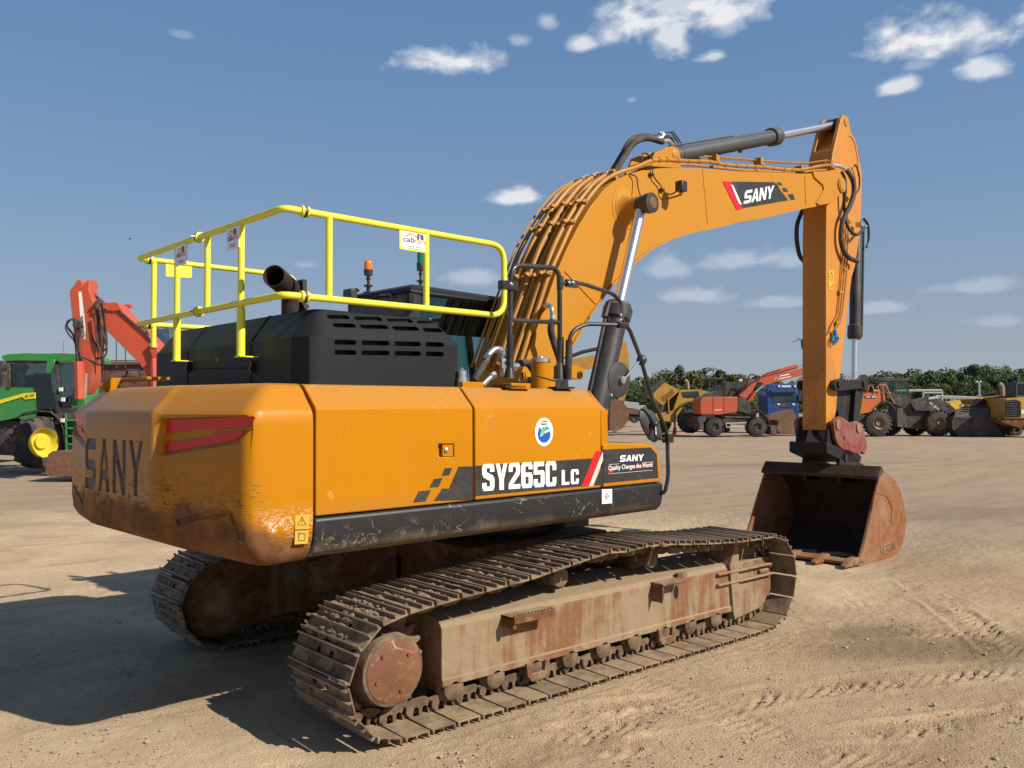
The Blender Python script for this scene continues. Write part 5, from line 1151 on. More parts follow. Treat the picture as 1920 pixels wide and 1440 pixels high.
ub(b, 'hitch_body', M['hitchdark'], qk, bevel=.012)
b = MB()
for px, py in ((1571,796),(1609,802)):
    c = U(px, py, y=AY0-.115); b.rev([(-.56, .05), (0, .05), (.003, .07), (.018, .068), (.022, .045), (.022, .001)], c, (0, -1, 0), 22)
ub(b, 'hitch_pin', M['rust'], qk)
b = MB(); c = U(1583,821,y=AY0-.117); b.prism([(c.x-.02, c.z-.03), (c.x+.02, c.z-.03), (c.x+.02, c.z+.03), (c.x-.02, c.z+.03)], c.y-.001, c.y); ub(b, 'hole', M['hole'], qk)
# bucket: curved sheet between two side plates, lip with teeth, ears
KY0, KY1 = -.86, .78
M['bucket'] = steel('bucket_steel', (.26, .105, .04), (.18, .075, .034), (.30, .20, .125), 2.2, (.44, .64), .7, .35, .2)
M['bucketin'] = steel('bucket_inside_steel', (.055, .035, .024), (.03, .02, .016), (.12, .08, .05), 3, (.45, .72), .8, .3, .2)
side = [(1654,878),(1677,899),(1688,918),(1696,950),(1700,976),(1697,1005),(1687,1032),(1673,1049),(1660,1054),(1618,1062),(1606,1060),(1612,1048),(1622,1010),(1632,965),(1643,920)]
sp = uy(side, KY0)
# cavity profile: same outer curve, open towards the machine
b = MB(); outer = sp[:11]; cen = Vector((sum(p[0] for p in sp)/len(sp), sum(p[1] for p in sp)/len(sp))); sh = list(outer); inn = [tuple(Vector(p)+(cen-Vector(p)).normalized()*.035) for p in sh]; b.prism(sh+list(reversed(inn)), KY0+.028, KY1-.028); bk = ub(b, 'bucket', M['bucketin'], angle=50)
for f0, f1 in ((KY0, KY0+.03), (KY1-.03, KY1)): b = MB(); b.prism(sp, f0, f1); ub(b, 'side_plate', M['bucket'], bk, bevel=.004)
bk['label'] = 'wide rusty digging bucket resting open on the ground'
b = MB(); t0 = Vector(sp[0]); t14 = Vector(sp[0]).lerp(Vector(sp[14]), .55)
b.prism([tuple(t0), tuple(t0+Vector((-.03, .03))), tuple(t14+Vector((-.045, .05))), tuple(t14+Vector((-.04, .01))), tuple(t0+Vector((.03, -.05)))], KY0-.01, KY1+.01)
ub(b, 'top_beam', M['bucketin'], bk, bevel=.008)
b = MB()
for y0 in (AY0-.10, AY1+.05): b = MB(); b.prism([(p[0], p[1]) for p in uy([(1575,905),(1570,880),(1573,858),(1580,845),(1592,843),(1602,852),(1607,865),(1618,872),(1618,885),(1640,905)], AY0-.08)], y0, y0+.05); ub(b, 'bucket_ear', M_l, bk, bevel=.006)
b = MB(); c = U(1585,858,y=AY0-.1); b.cyl(Vector((c.x, AY0-.12, c.z)), Vector((c.x, AY1+.12, c.z)), .05, 18); ub(b, 'bucket_pin', M_l, bk)
b = MB(); lip0 = Vector(sp[10]); b.prism([tuple(lip0+Vector((-.05, .0))), tuple(lip0+Vector((-.05, .035))), tuple(lip0+Vector((.18, .05))), tuple(lip0+Vector((.18, .0)))], KY0, KY1); ub(b, 'cutting_edge', M['bucket'], bk, bevel=.004)
for k in range(5):
    yc_ = KY0+.06+(KY1-KY0-.12)*k/4; b = MB(); x0 = lip0.x-.04; z0_ = lip0.y+.02
    b.loft([[Vector((x0+.14, yc_+s*.055, z0_+dz)) for s, dz in ((-1, .065), (1, .065), (1, -.03), (-1, -.03))], [Vector((x0-.02, yc_+s*.05, z0_+dz)) for s, dz in ((-1, .06), (1, .06), (1, -.028), (-1, -.028))], [Vector((x0-.20, yc_+s*.035, z0_+dz)) for s, dz in ((-1, -.005), (1, -.005), (1, -.03), (-1, -.03))]])
    ub(b, 'tooth', M['bucket'], bk, bevel=.008)
b = MB(); q = [U(px, py, y=KY0-.003) for px, py in [(1645,925),(1662,930),(1672,950),(1671,985),(1655,1012),(1630,1035),(1618,1058)]]; b.tube(q, .005, 6); b.tube([U(1640,930,y=KY0-.003), U(1628,990,y=KY0-.003), U(1613,1050,y=KY0-.003)], .006, 6)
b.tube([U(1690,962,y=KY0-.003), U(1689,980,y=KY0-.003), U(1682,1000,y=KY0-.003)], .008, 6); ub(b, 'weld_seam', M['bucket'], bk)
b = MB(); o = U(1652,1038,y=KY0-.004); e = U(1678,1031,y=KY0-.004); w = (e-o)
def stroke(pts, x0, wd=.16): 
    P_ = [o+w*(x0+px*wd)+Vector((0, 0, py*.10)) for px, py in pts]; b.tube(P_, .004, 5)
stroke([(0,0),(0,1)], 0); stroke([(1,1),(0,.5),(1,0)], 0); stroke([(1,0),(0,0),(0,1),(1,1)], .22); stroke([(0,.5),(.8,.5)], .22); stroke([(0,0),(0,1),(1,1),(1,.55),(0,.5),(1,0)], .44); stroke([(0,1),(1,.95),(.3,.5),(1,.4),(1,0),(0,0)], .62, .10); stroke([(0,0),(0,1),(1,0),(1,1)], .80)
ub(b, 'welded_lettering', M['stone'], bk)
b = MB(); 
# ================================================================== ground: one sheet, finely modelled near the camera
def axis_coords(lo, hi, step, far):
    a = list(np.arange(lo, hi+1e-6, step)); s = step; v = hi
    while v < far: s *= 1.22; v += s; a.append(min(v, far))
    s = step; v = lo; b_ = []
    while v > -far: s *= 1.22; v -= s; b_.append(max(v, -far))
    return np.array(b_[::-1]+a)
gx = axis_coords(-5.2, 9.0, .0235, 900.); gy = axis_coords(-5.4, 4.6, .0235, 900.)
X, Y = np.meshgrid(gx, gy, indexing='ij')
rs = np.random.RandomState(5)
def vnoise(x, y, sc, seed):
    r = np.random.RandomState(seed); T = r.rand(256, 256)
    u = x*sc; v = y*sc; i = np.floor(u).astype(int); j = np.floor(v).astype(int); fx_ = u-i; fy_ = v-j
    fx_ = fx_*fx_*(3-2*fx_); fy_ = fy_*fy_*(3-2*fy_)
    a = T[i % 256, j % 256]; b_ = T[(i+1) % 256, j % 256]; c_ = T[i % 256, (j+1) % 256]; d_ = T[(i+1) % 256, (j+1) % 256]
    return (a*(1-fx_)+b_*fx_)*(1-fy_)+(c_*(1-fx_)+d_*fx_)*fy_-.5
near = np.clip(1-(np.hypot(X-1.5, Y+1)-8)/8, 0, 1)
Z = .020*vnoise(X, Y, .9, 1)+.008*vnoise(X, Y, 2.3, 2)+.006*vnoise(X, Y, 6, 3)+.007*vnoise(X, Y, 15, 4)
Z *= near
rough_patch = np.clip((vnoise(X, Y, .7, 9)+.1)*4, 0, 1)
Z += rough_patch*near*(.020*np.abs(vnoise(X, Y, 19, 11))+.010*vnoise(X, Y, 31, 12))
# tyre prints: chevron lugs pressed into the dust along bands
def prints(Z, p0, p1, width, pitch, depth, seed, ang=1.0):
    p0 = np.array(p0); p1 = np.array(p1); d = p1-p0; L_ = np.hypot(*d); d = d/L_; n = np.array([-d[1], d[0]])
    s = (X-p0[0])*d[0]+(Y-p0[1])*d[1]; w = (X-p0[0])*n[0]+(Y-p0[1])*n[1]
    inside = np.clip((width/2-np.abs(w))/.05, 0, 1)*np.clip(s/.3, 0, 1)*np.clip((L_-s)/.3, 0, 1)
    ph = (s+np.abs(w)*ang)/pitch+.25*vnoise(X, Y, 3, seed+1); lug = np.clip((np.abs((ph % 1)-.5)-.22)*7, 0, 1)
    fade = np.clip((vnoise(X, Y, 2.1, seed)+.12)*4, 0, 1)*(1+1.2*vnoise(X, Y, 9, seed+3))
    return Z-depth*inside*lug*fade+depth*.5*np.clip((np.abs(w)-width/2+.06)/.05, 0, 1)*np.clip((width/2+.05-np.abs(w))/.05, 0, 1)*fade*np.clip(s/.3, 0, 1)*np.clip((L_-s)/.3, 0, 1)
def gp(px, py): p = G(px, py, z=0); return (p.x, p.y)
Z = prints(Z, gp(1030, 1345), gp(1900, 1245), .42, .125, .034, 21, 1.5)
Z = prints(Z, gp(1200, 1440), gp(1990, 1330), .42, .125, .034, 25, 1.5)
Z = prints(Z, gp(1280, 1215), gp(1930, 1175), .40, .12, .026, 31, 1.5)
Z = prints(Z, gp(1560, 1130), gp(2000, 1120), .45, .10, .010, 41, .2)
# scraped diagonal grouser lines
Z = prints(Z, gp(1390, 1195), gp(1620, 1240), .5, .07, .012, 51, .0)
Z = prints(Z, gp(1000, 1390), gp(1500, 1290), .40, .125, .03, 61, 1.5)
Z = prints(Z, gp(1500, 1420), gp(2000, 1400), .40, .125, .03, 71, 1.5)
Z = prints(Z, gp(1120, 1250), gp(1500, 1400), .34, .075, .016, 81, .0)
Z = prints(Z, gp(700, 1440), gp(1300, 1395), .40, .125, .028, 91, 1.5)
Z = prints(Z, gp(1700, 1080), gp(1990, 1300), .42, .12, .022, 95, 1.5)
Z = np.where(((np.abs(Y+1.295) < .42) | (np.abs(Y-1.295) < .42)) & (X > -2.4) & (X < 2.4), np.minimum(Z, -.002), Z)
Z = np.where(near > 0, Z-.008, -.008)
vs = np.stack([X.ravel(), Y.ravel(), Z.ravel()], 1); nx, ny = X.shape
idx = np.arange(nx*ny).reshape(nx, ny); quads = np.stack([idx[:-1, :-1].ravel(), idx[1:, :-1].ravel(), idx[1:, 1:].ravel(), idx[:-1, 1:].ravel()], 1)
me = bpy.data.meshes.new('ground'); me.vertices.add(len(vs)); me.vertices.foreach_set('co', vs.ravel().astype(np.float32))
me.loops.add(quads.size); me.loops.foreach_set('vertex_index', quads.ravel().astype(np.int32)); me.polygons.add(len(quads))
me.polygons.foreach_set('loop_start', (np.arange(len(quads))*4).astype(np.int32)); me.polygons.foreach_set('use_smooth', [True]*len(quads)); me.update(calc_edges=True)
t = NT('dusty_ground'); n0 = t.noise(.12, 5, .6); n1 = t.noise(.9, 8, .65); n2 = t.noise(7, 8, .7); n3 = t.noise(60, 4, .7); st = t.noise(1.1, 8, .7, t.map((.35, 1.6, 1), (0, 0, -.55)))
col = t.mix(t.ramp(n1, .32, .68), (.62, .460, .285), (.47, .342, .212))
col = t.mix(t.math('MULTIPLY', t.ramp(st, .52, .68), .6), col, (.31, .205, .115))
col = t.mix(t.math('MULTIPLY', t.ramp(n2, .56, .72), .45), col, (.58, .44, .28))
col = t.mix(t.math('MULTIPLY', t.ramp(n0, .46, .60), .4), col, (.30, .205, .125))
vd = t.vor(38); peb = t.math('MULTIPLY', t.ramp(vd, .16, .10), t.ramp(n2, .5, .62)); col = t.mix(t.math('MULTIPLY', peb, .5), col, (.44, .36, .27))
col = t.mix(t.math('MULTIPLY', t.ramp(n3, .6, .75), .35), col, (.16, .11, .07))
# the traffic lane further out is darker, driven earth
ln = t.n.new('ShaderNodeVectorMath'); ln.operation = 'LENGTH'; t.l.new(t.co, ln.inputs[0])
col = t.mix(t.math('MULTIPLY', t.ramp(t.math('ADD', t.math('ADD', ln.outputs['Value'], t.math('MULTIPLY', t.math('MAXIMUM', t.sep(t.co)[0], 0), .75)), t.math('MULTIPLY', t.math('SUBTRACT', t.noise(.25, 6, .65), .5), 16)), 8, 17), .8), col, t.mix(t.ramp(st, .4, .6), (.35, .262, .182), (.29, .215, .148)))
# damp darker patch
x, y, z = t.sep()[0:3]
def blob(cx, cy, rx, ry, rot):
    m_ = t.map((1/rx, 1/ry, 0), (0, 0, 0)); 
    n = t.n.new('ShaderNodeMapping'); n.vector_type = 'TEXTURE'; n.inputs['Location'].default_value = (cx, cy, 0); n.inputs['Rotation'].default_value = (0, 0, rot); n.inputs['Scale'].default_value = (rx, ry, 1); t.l.new(t.co, n.inputs[0])
    v = t.n.new('ShaderNodeVectorMath'); v.operation = 'LENGTH'; t.l.new(n.outputs[0], v.inputs[0])
    return t.ramp(t.math('ADD', v.outputs['Value'], t.math('MULTIPLY', t.math('SUBTRACT', n1, .5), 2.2)), 1.15, .35)
dp = gp(1780, 1215); dm = blob(dp[0], dp[1], 1.6, .55, R(-38)); dp = gp(1640, 1185); dm = t.math('MAXIMUM', dm, blob(dp[0], dp[1], .8, .35, R(-20)))
dp = gp(1500, 870); dm = t.math('MAXIMUM', dm, t.math('MULTIPLY', blob(dp[0], dp[1], 6, 1.2, R(-30)), .5)); dp = gp(1850, 960); dm = t.math('MAXIMUM', dm, t.math('MULTIPLY', blob(dp[0], dp[1], 4, 1.0, R(-30)), .5))
col = t.mix(t.math('MULTIPLY', dm, .55), col, (.13, .085, .05))
M['ground'] = t.set(col, .95, 0, bump=t.math('ADD', t.math('MULTIPLY', n2, .55), t.math('ADD', t.math('MULTIPLY', n3, .6), t.math('MULTIPLY', peb, .35))), bs=.9, bd=.035)
t.b.inputs['Specular IOR Level'].default_value = .15
me.materials.append(M['ground']); gr = bpy.data.objects.new('ground', me); COL.objects.link(gr); gr['kind'] = 'structure'
# loose stones
b = MB(); rr_ = random.Random(12)
for i in range(2600):
    px = rr_.uniform(0, 1920); py = 1000+440*rr_.random()**.8; p = G(px, py, z=0)
    if abs(p.y) < 1.8 and abs(p.x) < 2.5: continue
    r = rr_.uniform(.004, .010)*(1.8 if rr_.random() < .05 else .8); random.seed(i); b.ball((p.x, p.y, r*.1), r, (1.2, 1, .7), 1, .25)
o = b.build('loose_stones', M['stone'] if 'stone' in M else M['mud'], smooth=False); o['kind'] = 'stuff'
# ================================================================== machines and trees across the yard
class Far:
    """frame of one distant thing: origin on the ground under (px), x to the right, y away, z up; q() puts a photographed outline at its real distance"""
    def __init__(s, px, D, name, label, cat, group=None):
        d = ray(px, 720); d = Vector((d.x, d.y, 0)); f2 = Vector((FW.x, FW.y, 0)).normalized(); k = D/d.dot(f2)
        s.P = Vector((CAM.x, CAM.y, 0))+d*k; s.rz = YAW-math.pi/2; s.D = D
        s.root = empty(name, label, cat, s.P, s.rz, group); s.Mi = Matrix.Rotation(-s.rz, 3, 'Z')
        s.s = D/F
    def q(s, px, py, y=0):
        o = s.Mi @ (CAM-s.P); d = s.Mi @ ray(px, py); t_ = (y-o.y)/d.y; return o+d*t_
    def pl(s, pts, y=0): return [((v := s.q(a, b_, y)).x, v.z) for a, b_ in pts]
    def pr(s, name, mat, pts, y0, y1, parent=None, bevel=.01, mb=None):
        """outline traced at depth y0, extruded back to y1"""
        b = mb or MB(); b.prism(s.pl(pts, y0), y0, y1)
        return b if mb else b.build(name, M[mat] if isinstance(mat, str) else mat, parent or s.root, bevel=bevel, seg=1)
    def tb(s, name, mat, pts, r, parent=None, y=0, sm=True, mb=None, seg=7):
        P = [s.q(p[0], p[1], p[2] if len(p) > 2 else y) for p in pts]; b = mb or MB(); b.tube(spline(P, 5) if sm and len(P) > 2 else P, r, seg)
        return b if mb else b.build(name, M[mat], parent or s.root)
    def wheel(s, px, py, r, w, y, tyre='tyre', rim='rimgrey', lugs=22, axis=(0, 1, 0), rr=.5):
        c = s.q(px, py, y); R_ = r*s.s; ax = Vector(axis).normalized(); b = MB()
        b.rev([(0, R_*rr), (.02, R_*rr*1.05), (w*.06, R_*.80), (w*.12, R_*.93), (w*.25, R_*.965), (w*.75, R_*.965), (w*.88, R_*.93), (w*.94, R_*.8), (w, R_*rr)], c, ax, 40, cap=False)
        n = Vector((0, 0, 1)); e = ax.cross(n).normalized()
        for k in range(lugs):
            a = 2*math.pi*k/lugs
            for sd_, (t0, t1) in enumerate(((.02, .52), (.48, .98))):
                aa = a+(math.pi/lugs if sd_ else 0); sk = .16*(1 if sd_ else -1)
                def pt(t_, ang, rad): return c+ax*(w*t_)+(e*math.cos(ang)+n*math.sin(ang))*rad
                h0 = aa; h1 = aa-.20
                A = [pt(t0, h0-.05+(0 if sd_ else -.16), R_*(.90 if not sd_ else .95)), pt(t0, h0+.05+(0 if sd_ else -.16), R_*(.90 if not sd_ else .95)), pt(t1, h0+.05-(.16 if sd_ else 0), R_*(.95 if not sd_ else .90)), pt(t1, h0-.05-(.16 if sd_ else 0), R_*(.95 if not sd_ else .90))]
                B = [c+(p-c-ax*((p-c).dot(ax)))*(R_*1.0/((p-c-ax*((p-c).dot(ax))).length))+ax*((p-c).dot(ax)) for p in A]
                b.loft([A, B])
        o = b.build('wheel', M[tyre], s.root); 
        b = MB(); b.rev([(.0, R_*rr*1.0), (.012, R_*rr*.96), (w*.22, R_*rr*.84), (w*.34, R_*rr*.62), (w*.34, R_*rr*.48), (w*.20, R_*rr*.40), (w*.20, .001)], c-ax*.005, ax, 28, cap=False)
        b.build('rim', M[rim], o); return o
M['tyre'] = paint('tyre_rubber', (.032, .030, .030), .8, .2, .75, 3, .3, dcol=(.17, .135, .10)); M['rimgrey'] = paint('grey_rim', (.06, .06, .06), .6, .2, .5, 5, .2)
M['rimy'] = paint('yellow_rim', (.62, .50, .02), .4, .1, .15, 4, .1); M['rimr'] = steel('rusty_rim', (.25, .10, .06), (.15, .07, .045)); M['rimc'] = paint('ochre_rim', (.35, .20, .04), .5, .2, .5, 4, .2)
M['red_or'] = paint('orange_red_paint', (.56, .078, .026), .42, .3, .3, 2, .2); M['orange'] = paint('orange_paint', (.62, .14, .018), .42, .3, .3, 2, .25)
M['catyel'] = paint('machine_yellow', (.50, .26, .03), .45, .3, .22, 2, .3); M['agreen'] = paint('green_paint', (.03, .22, .045), .35, .1, .12, 2, .15, coat=.2); M['ayel'] = paint('tractor_yellow', (.75, .62, .01), .4, .05, .1, 3, .1)
M['darkm'] = paint('dark_grey_paint', (.022, .023, .026), .5, .3, .35, 3, .25); M['greym'] = steel('worn_grey_steel', (.10, .085, .08), (.065, .055, .052), (.18, .145, .12), 2, (.45, .65), .7, .2, .3)
M['brownb'] = steel('brown_bucket_steel', (.20, .10, .06), (.13, .07, .045), (.26, .18, .12), 2, (.45, .68), .7, .2, .3)
M['trblue'] = paint('truck_blue', (.010, .055, .20), .3, .1, .08, 3, .1, coat=.4); M['silver'] = paint('silver_paint', (.35, .36, .38), .4, .1, .2, 3, .2); M['maroon'] = paint('maroon_sheet', (.13, .045, .035), .6, .2, .3, 1.5, .2)
M['vanw'] = paint('van_white', (.7, .7, .69), .4, .05, .1, 3, .1); M['galv'] = paint('galvanised_steel', (.35, .38, .38), .5, .1, .1, 3, .1); M['hose'] = M['rubber']; M['bglass'] = plain('dim_glass', (.035, .055, .06), .08)
M['beige'] = steel('dusty_pipe', (.30, .24, .17), (.2, .15, .1)); M['conered'] = plain('cone_red', (.65, .06, .03), .5)

# ---- left: green tractor
T = Far(60, 27.5, 'green_tractor', 'green farm tractor with a yellow rimmed front wheel, beside the orange arm', 'tractor')
hd = (-.62, -.79)
T.pr('hood', 'agreen', [(-60,748),(-20,735),(0,727),(40,725),(62,726),(68,740),(70,772),(62,792),(30,784),(0,790),(-60,800)], -.5, .5)
hs_ = T.pr('hood_stripe', 'ayel', [(-60,772),(0,750),(46,737),(66,736),(66,747),(46,749),(42,744),(0,757),(-60,782)], -.53, -.48, bevel=0)
b = MB(); o = T.q(47, 745.5, -.545); e = T.q(64, 742.5, -.545); text_on(b, '8R 340', o, (e-o).normalized(), (0, 0, 1), width=(e-o).length, height=.07, bold=.01) ; b.build('lettering', M['darkm'], hs_)
cb = T.pr('cab_roof', 'agreen', [(3,667),(14,664),(48,662),(80,663),(118,662),(148,664),(158,672),(156,678),(90,677),(45,676),(10,677),(4,673)], -.6, 1.3)
b = MB()
for pts_ in ([(12,677),(18,677),(19,728),(12,726)], [(102,677),(108,677),(110,770),(104,770)], [(104,677),(108,677),(107,684),(60,682),(18,682),(18,677)]): b.prism(T.pl(pts_, -.55), -.55, -.45)
for pts_ in ([(150,677),(156,677),(160,770),(150,770)],[(20,677),(26,677),(26,740),(20,740)]): b.prism(T.pl(pts_, .9), .9, 1.0)
b.prism(T.pl([(104,764),(150,764),(146,790),(104,796)], -.5), -.5, .9)
b.build('cab_frame', M['darkm'], T.root, bevel=0)
T.pr('windscreen', 'cabglass', [(19,682),(103,682),(104,766),(66,768),(62,728),(19,726)], -.50, -.495, bevel=0); T.pr('side_window', 'cabglass', [(110,680),(150,680),(145,760),(110,764)], -.45, -.445, bevel=0)
T.pr('seat', 'darkm', [(62,700),(80,700),(84,735),(96,740),(96,760),(58,760)], .2, .7); T.pr('steering_column', 'darkm', [(46,704),(56,703),(58,712),(52,740),(46,740)], -.1, .1)
T.pr('mirror', 'agreen', [(88,671),(103,674),(101,684),(93,700),(85,697)], -.75, -.70)
T.pr('chassis', 'darkm', [(-60,795),(0,788),(60,790),(110,796),(112,850),(95,858),(-60,850)], -.3, .4); T.pr('step_frame', 'agreen', [(108,755),(135,740),(145,700),(160,700),(160,850),(128,856),(122,800),(108,790)], -.3, .6)
b = MB()
for k in range(5): b.prism(T.pl([(122,786+k*15),(146,786+k*15),(146,789.5+k*15),(122,789.5+k*15)], -.55), -.55, -.25)
b.prism(T.pl([(121,775),(124,775),(126,856),(123,856)], -.55), -.55, -.5); b.build('step', M['agreen'], T.root, bevel=0)
T.wheel(82, 830, 48, .62, -.75, rim='rimy', lugs=18, axis=(-.79, .62, 0), rr=.56)
T.wheel(150, 812, 62, .7, .6, rim='rimy', lugs=18, axis=(-.79, .62, 0), rr=.56)
b = MB(); P_ = [T.q(px, py, -.55) for px, py in [(28,786),(45,776),(70,772),(94,774),(109,786),(118,806),(121,832)]]
b.loft([[p+Vector((0, .0, 0)), p+Vector((.1, .5, 0)), p+Vector((.1, .5, .05)), p+Vector((0, .0, .05))] for p in P_]); b.build('mudguard', M['darkm'], T.root)
T.tb('aerial', 'darkm', [(119,663),(119,640)], .006, y=.2)
b = MB()
for px, py in ((114,730),(118,749),(117,788)): b.box(*(lambda p: (p.x-.05, p.x+.05, -.62, -.55, p.z-.06, p.z+.06))(T.q(px, py, -.6)))
b.build('marker_light', M['vanw'], T.root)
# ---- left: orange-red excavator reaching over the counterweight
E2 = Far(200, 24.0, 'orange_excavator', 'orange red excavator whose arm and looped hoses rise behind the counterweight', 'excavator')
E2.pr('stick', 'red_or', [(130,546),(138,536),(146,523),(153,527),(155,536),(166,523),(168,530),(166,543),(178,575),(182,600),(181,640),(176,690),(172,720),(160,738),(146,740),(142,690),(138,620)], -.28, .22)
E2.pr('boom', 'red_or', [(184,571),(190,566),(205,568),(220,570),(226,580),(262,612),(290,640),(300,660),(302,706),(310,790),(272,790),(276,705),(262,682),(240,660),(196,616),(188,606)], -.3, .3)
E2.tb('stick_cylinder', 'red_or', [(197,570),(205,575),(260,620)], .06, y=0, sm=False); E2.tb('piston_rod', 'cyltop', [(166,543),(196,568)], .035, y=0, sm=False)
E2.tb('boom_cylinder', 'red_or', [(288,672),(290,760)], .09, y=-.45, sm=False); E2.tb('boom_cylinder', 'red_or', [(297,672),(300,760)], .09, y=.4, sm=False)
E2.tb('bucket_cylinder', 'red_or', [(148,678),(150,748)], .13, y=-.45, sm=False); E2.tb('piston_rod', 'chrome', [(162,700),(160,745)], .04, y=-.4, sm=False)
E2.pr('white_label', 'white', [(147,547),(152.5,547),(160,612),(159.5,636),(155,634),(150,590)], -.285, -.28, bevel=0)
b = MB(); o = E2.q(159.3, 632, -.30); e = E2.q(155.6, 592, -.30); text_on(b, 'OCO', o, (e-o).normalized(), Vector((-(e-o).normalized().z, 0, (e-o).normalized().x)), width=(e-o).length, height=.055, bold=.03, extrude=.004); b.build('lettering', M['hole'], E2.root)
E2.pr('work_lamp', 'silver', [(280,643),(292,643),(292,652),(281,651)], -.45, -.3); E2.pr('lamp_mount', 'red_or', [(279,651),(296,651),(300,690),(284,668)], -.42, -.3)
b = MB()
for pts_ in ([(176,572),(180,566),(190,566),(196,590),(200,640),(198,655),(190,655),(180,640)], [(180,580),(182,567),(187,575),(192,620),(200,650),(196,668),(176,672),(160,666)], [(184,576),(188,590),(190,640),(186,650),(176,640),(170,622),(158,618),(148,620)], [(178,590),(182,640),(194,676),(188,684),(176,678),(150,668)], [(132,600),(126,606),(124,616),(130,628),(140,640),(144,660)], [(150,604),(140,598),(128,602),(126,612),(136,626),(142,640)], [(136,600),(146,607),(144,640),(146,680)], [(140,598),(150,612),(148,650),(154,676)]):
    b.tube(spline([E2.q(px, py, -.40+.03*i) for i, (px, py) in enumerate(pts_)], 6), .028, 7)
b.build('hydraulic_hose', M['hose'], E2.root)
b = MB()
for pts_ in ([(205,572),(230,590),(262,618),(290,645),(297,668)], [(215,574),(240,598),(270,622),(296,655)]): b.tube([E2.q(px, py, -.33) for px, py in pts_], .02, 6)
b.tube(spline([E2.q(px, py, -.3) for px, py in [(250,607),(266,612),(276,622),(279,636)]]), .025, 6)
b.build('hose', M['hose'], E2.root)
E2.pr('link_ears', 'red_or', [(192,576),(196,567),(206,568),(212,566),(222,568),(226,580),(214,584),(200,582)], -.35, -.2)
E2.pr('valve_block', 'hose', [(136,600),(150,603),(152,612),(146,616),(136,612)], -.42, -.28)
E2.pr('bucket', 'brownb', [(84,888),(90,852),(98,846),(165,845),(175,870),(172,893),(92,894)], -.5, .8)
E2.pr('house', 'red_or', [(255,770),(520,770),(520,850),(255,850)], -1.3, 1.3, bevel=.05); E2.pr('tracks', 'darkm', [(250,858),(530,858),(540,880),(525,898),(255,898),(242,880)], -1.5, 1.5, bevel=.05)
# ---- left: sheds and other things beyond
Bn = Far(240, 62, 'brown_shed', 'long low brown metal shed behind the orange excavator', 'shed')
b = MB(); x0 = Bn.q(168, 700).x; x1 = Bn.q(420, 700).x; z1 = Bn.q(240, 676).z
b.box(x0, x1, 0, 10, 0, z1-.3)
b.build('wall', M['maroon'], Bn.root); b = MB(); b.prism([(x0-.3, z1-.3), (x1+.3, z1-.3), (x1+.3, z1-.18), (x0-.3, z1-.05)], -.3, 10.3)
b.build('roof', M['maroon'], Bn.root)
b = MB()
for k in range(60): xx = x0+(x1-x0)*k/60; b.box(xx, xx+.06, -.04, -.002, 0, z1-.3)
b.build('wall_rib', M['maroon'], Bn.root)
Dm = Far(245, 42, 'red_vehicle', 'dark red round backed vehicle roof just showing above the counterweight', 'vehicle'); Dm.pr('body', 'maroon', [(190,716),(205,703),(225,698),(262,696),(295,700),(330,706),(330,780),(190,780)], -.8, .8, bevel=.05); Dm.tb('hand_rail', 'darkm', [(185,700),(197,682),(207,676),(300,676)], .025, y=-.8, sm=False); Dm.tb('hand_rail', 'darkm', [(238,706),(241,694),(262,694),(263,706)], .03, y=-1, sm=False)
Lc = Far(250, 120, 'lattice_crane', 'small red lattice crane jib rising beyond the orange boom', 'crane')
b = MB(); A0 = [Lc.q(262, 622, y) for y in (-.5, .5)]; A1 = [Lc.q(239, 574, y) for y in (-.3, .3)]; B0 = [p+Vector((-1.0, 0, 0)) for p in A0]; B1 = [p+Vector((-.7, 0, 0)) for p in A1]
for p, q_ in zip(A0+B0, A1+B1): b.tube([p+(p-q_)*1.6, q_], .07, 5)
for k in range(16):
    f0 = k/8-1; f1 = (k+1)/8-1
    for S0, S1, T0, T1 in ((A0[0], A1[0], B0[0], B1[0]), (A0[1], A1[1], B0[1], B1[1])): b.tube([S0.lerp(S1, f0), T0.lerp(T1, f1)], .045, 4); b.tube([T0.lerp(T1, f0), S0.lerp(S1, f1)], .045, 4)
b.build('jib', M['red_or'], Lc.root); Lc.pr('jib_head', 'red_or', [(233,571),(244,570),(245,576),(234,577)], -.4, .4); b = MB(); b.box(-2, 2, -2, 2, .3, 3); b.build('base', M['red_or'], Lc.root)
Lc.tb('hoist_rope', 'darkm', [(233,576),(232,600)], .03, sm=False)
Bm = Far(300, 34, 'blue_machine', 'blue grey machine top showing beside the far end of the engine hood', 'machine'); Bm.pr('cover', 'bluegrey' if 'bluegrey' in M else 'trblue', [(291,614),(300,616),(318,614),(330,700),(330,790),(285,790),(288,640)], -1, 1, bevel=.03); Bm.pr('frame', 'darkm', [(280,700),(340,700),(345,850),(275,850)], -1, 1)
Dk = Far(-5, 33, 'black_machine', 'black machine cut off by the left edge beside the tractor', 'machine'); Dk.pr('cab', 'darkm', [(-60,676),(6,676),(10,684),(8,690),(2,697),(4,735),(-60,735)], -.8, .8); Dk.pr('chassis', 'darkm', [(-60,735),(8,735),(10,850),(-60,850)], -.8, .8)
for px, h_ in ((240,0),):
    pass
for px, y0_, lb in ((218,627,'taller thin pole'), (235,628,'shorter thin pole')):
    Pp = Far(px, 58, 'aerial_pole', '%s standing behind the brown shed' % lb, 'pole', 'thin poles behind the shed'); Pp.tb('mast', 'darkm', [(px,y0_+(14 if px == 235 else 0)),(px,690)], .035, sm=False)
bd_ = MB(); Bd = Far(244, 60, 'bird', 'tiny dark bird flying in the sky left of the yellow rail', 'bird')
c = Bd.q(244, 448); b = MB()
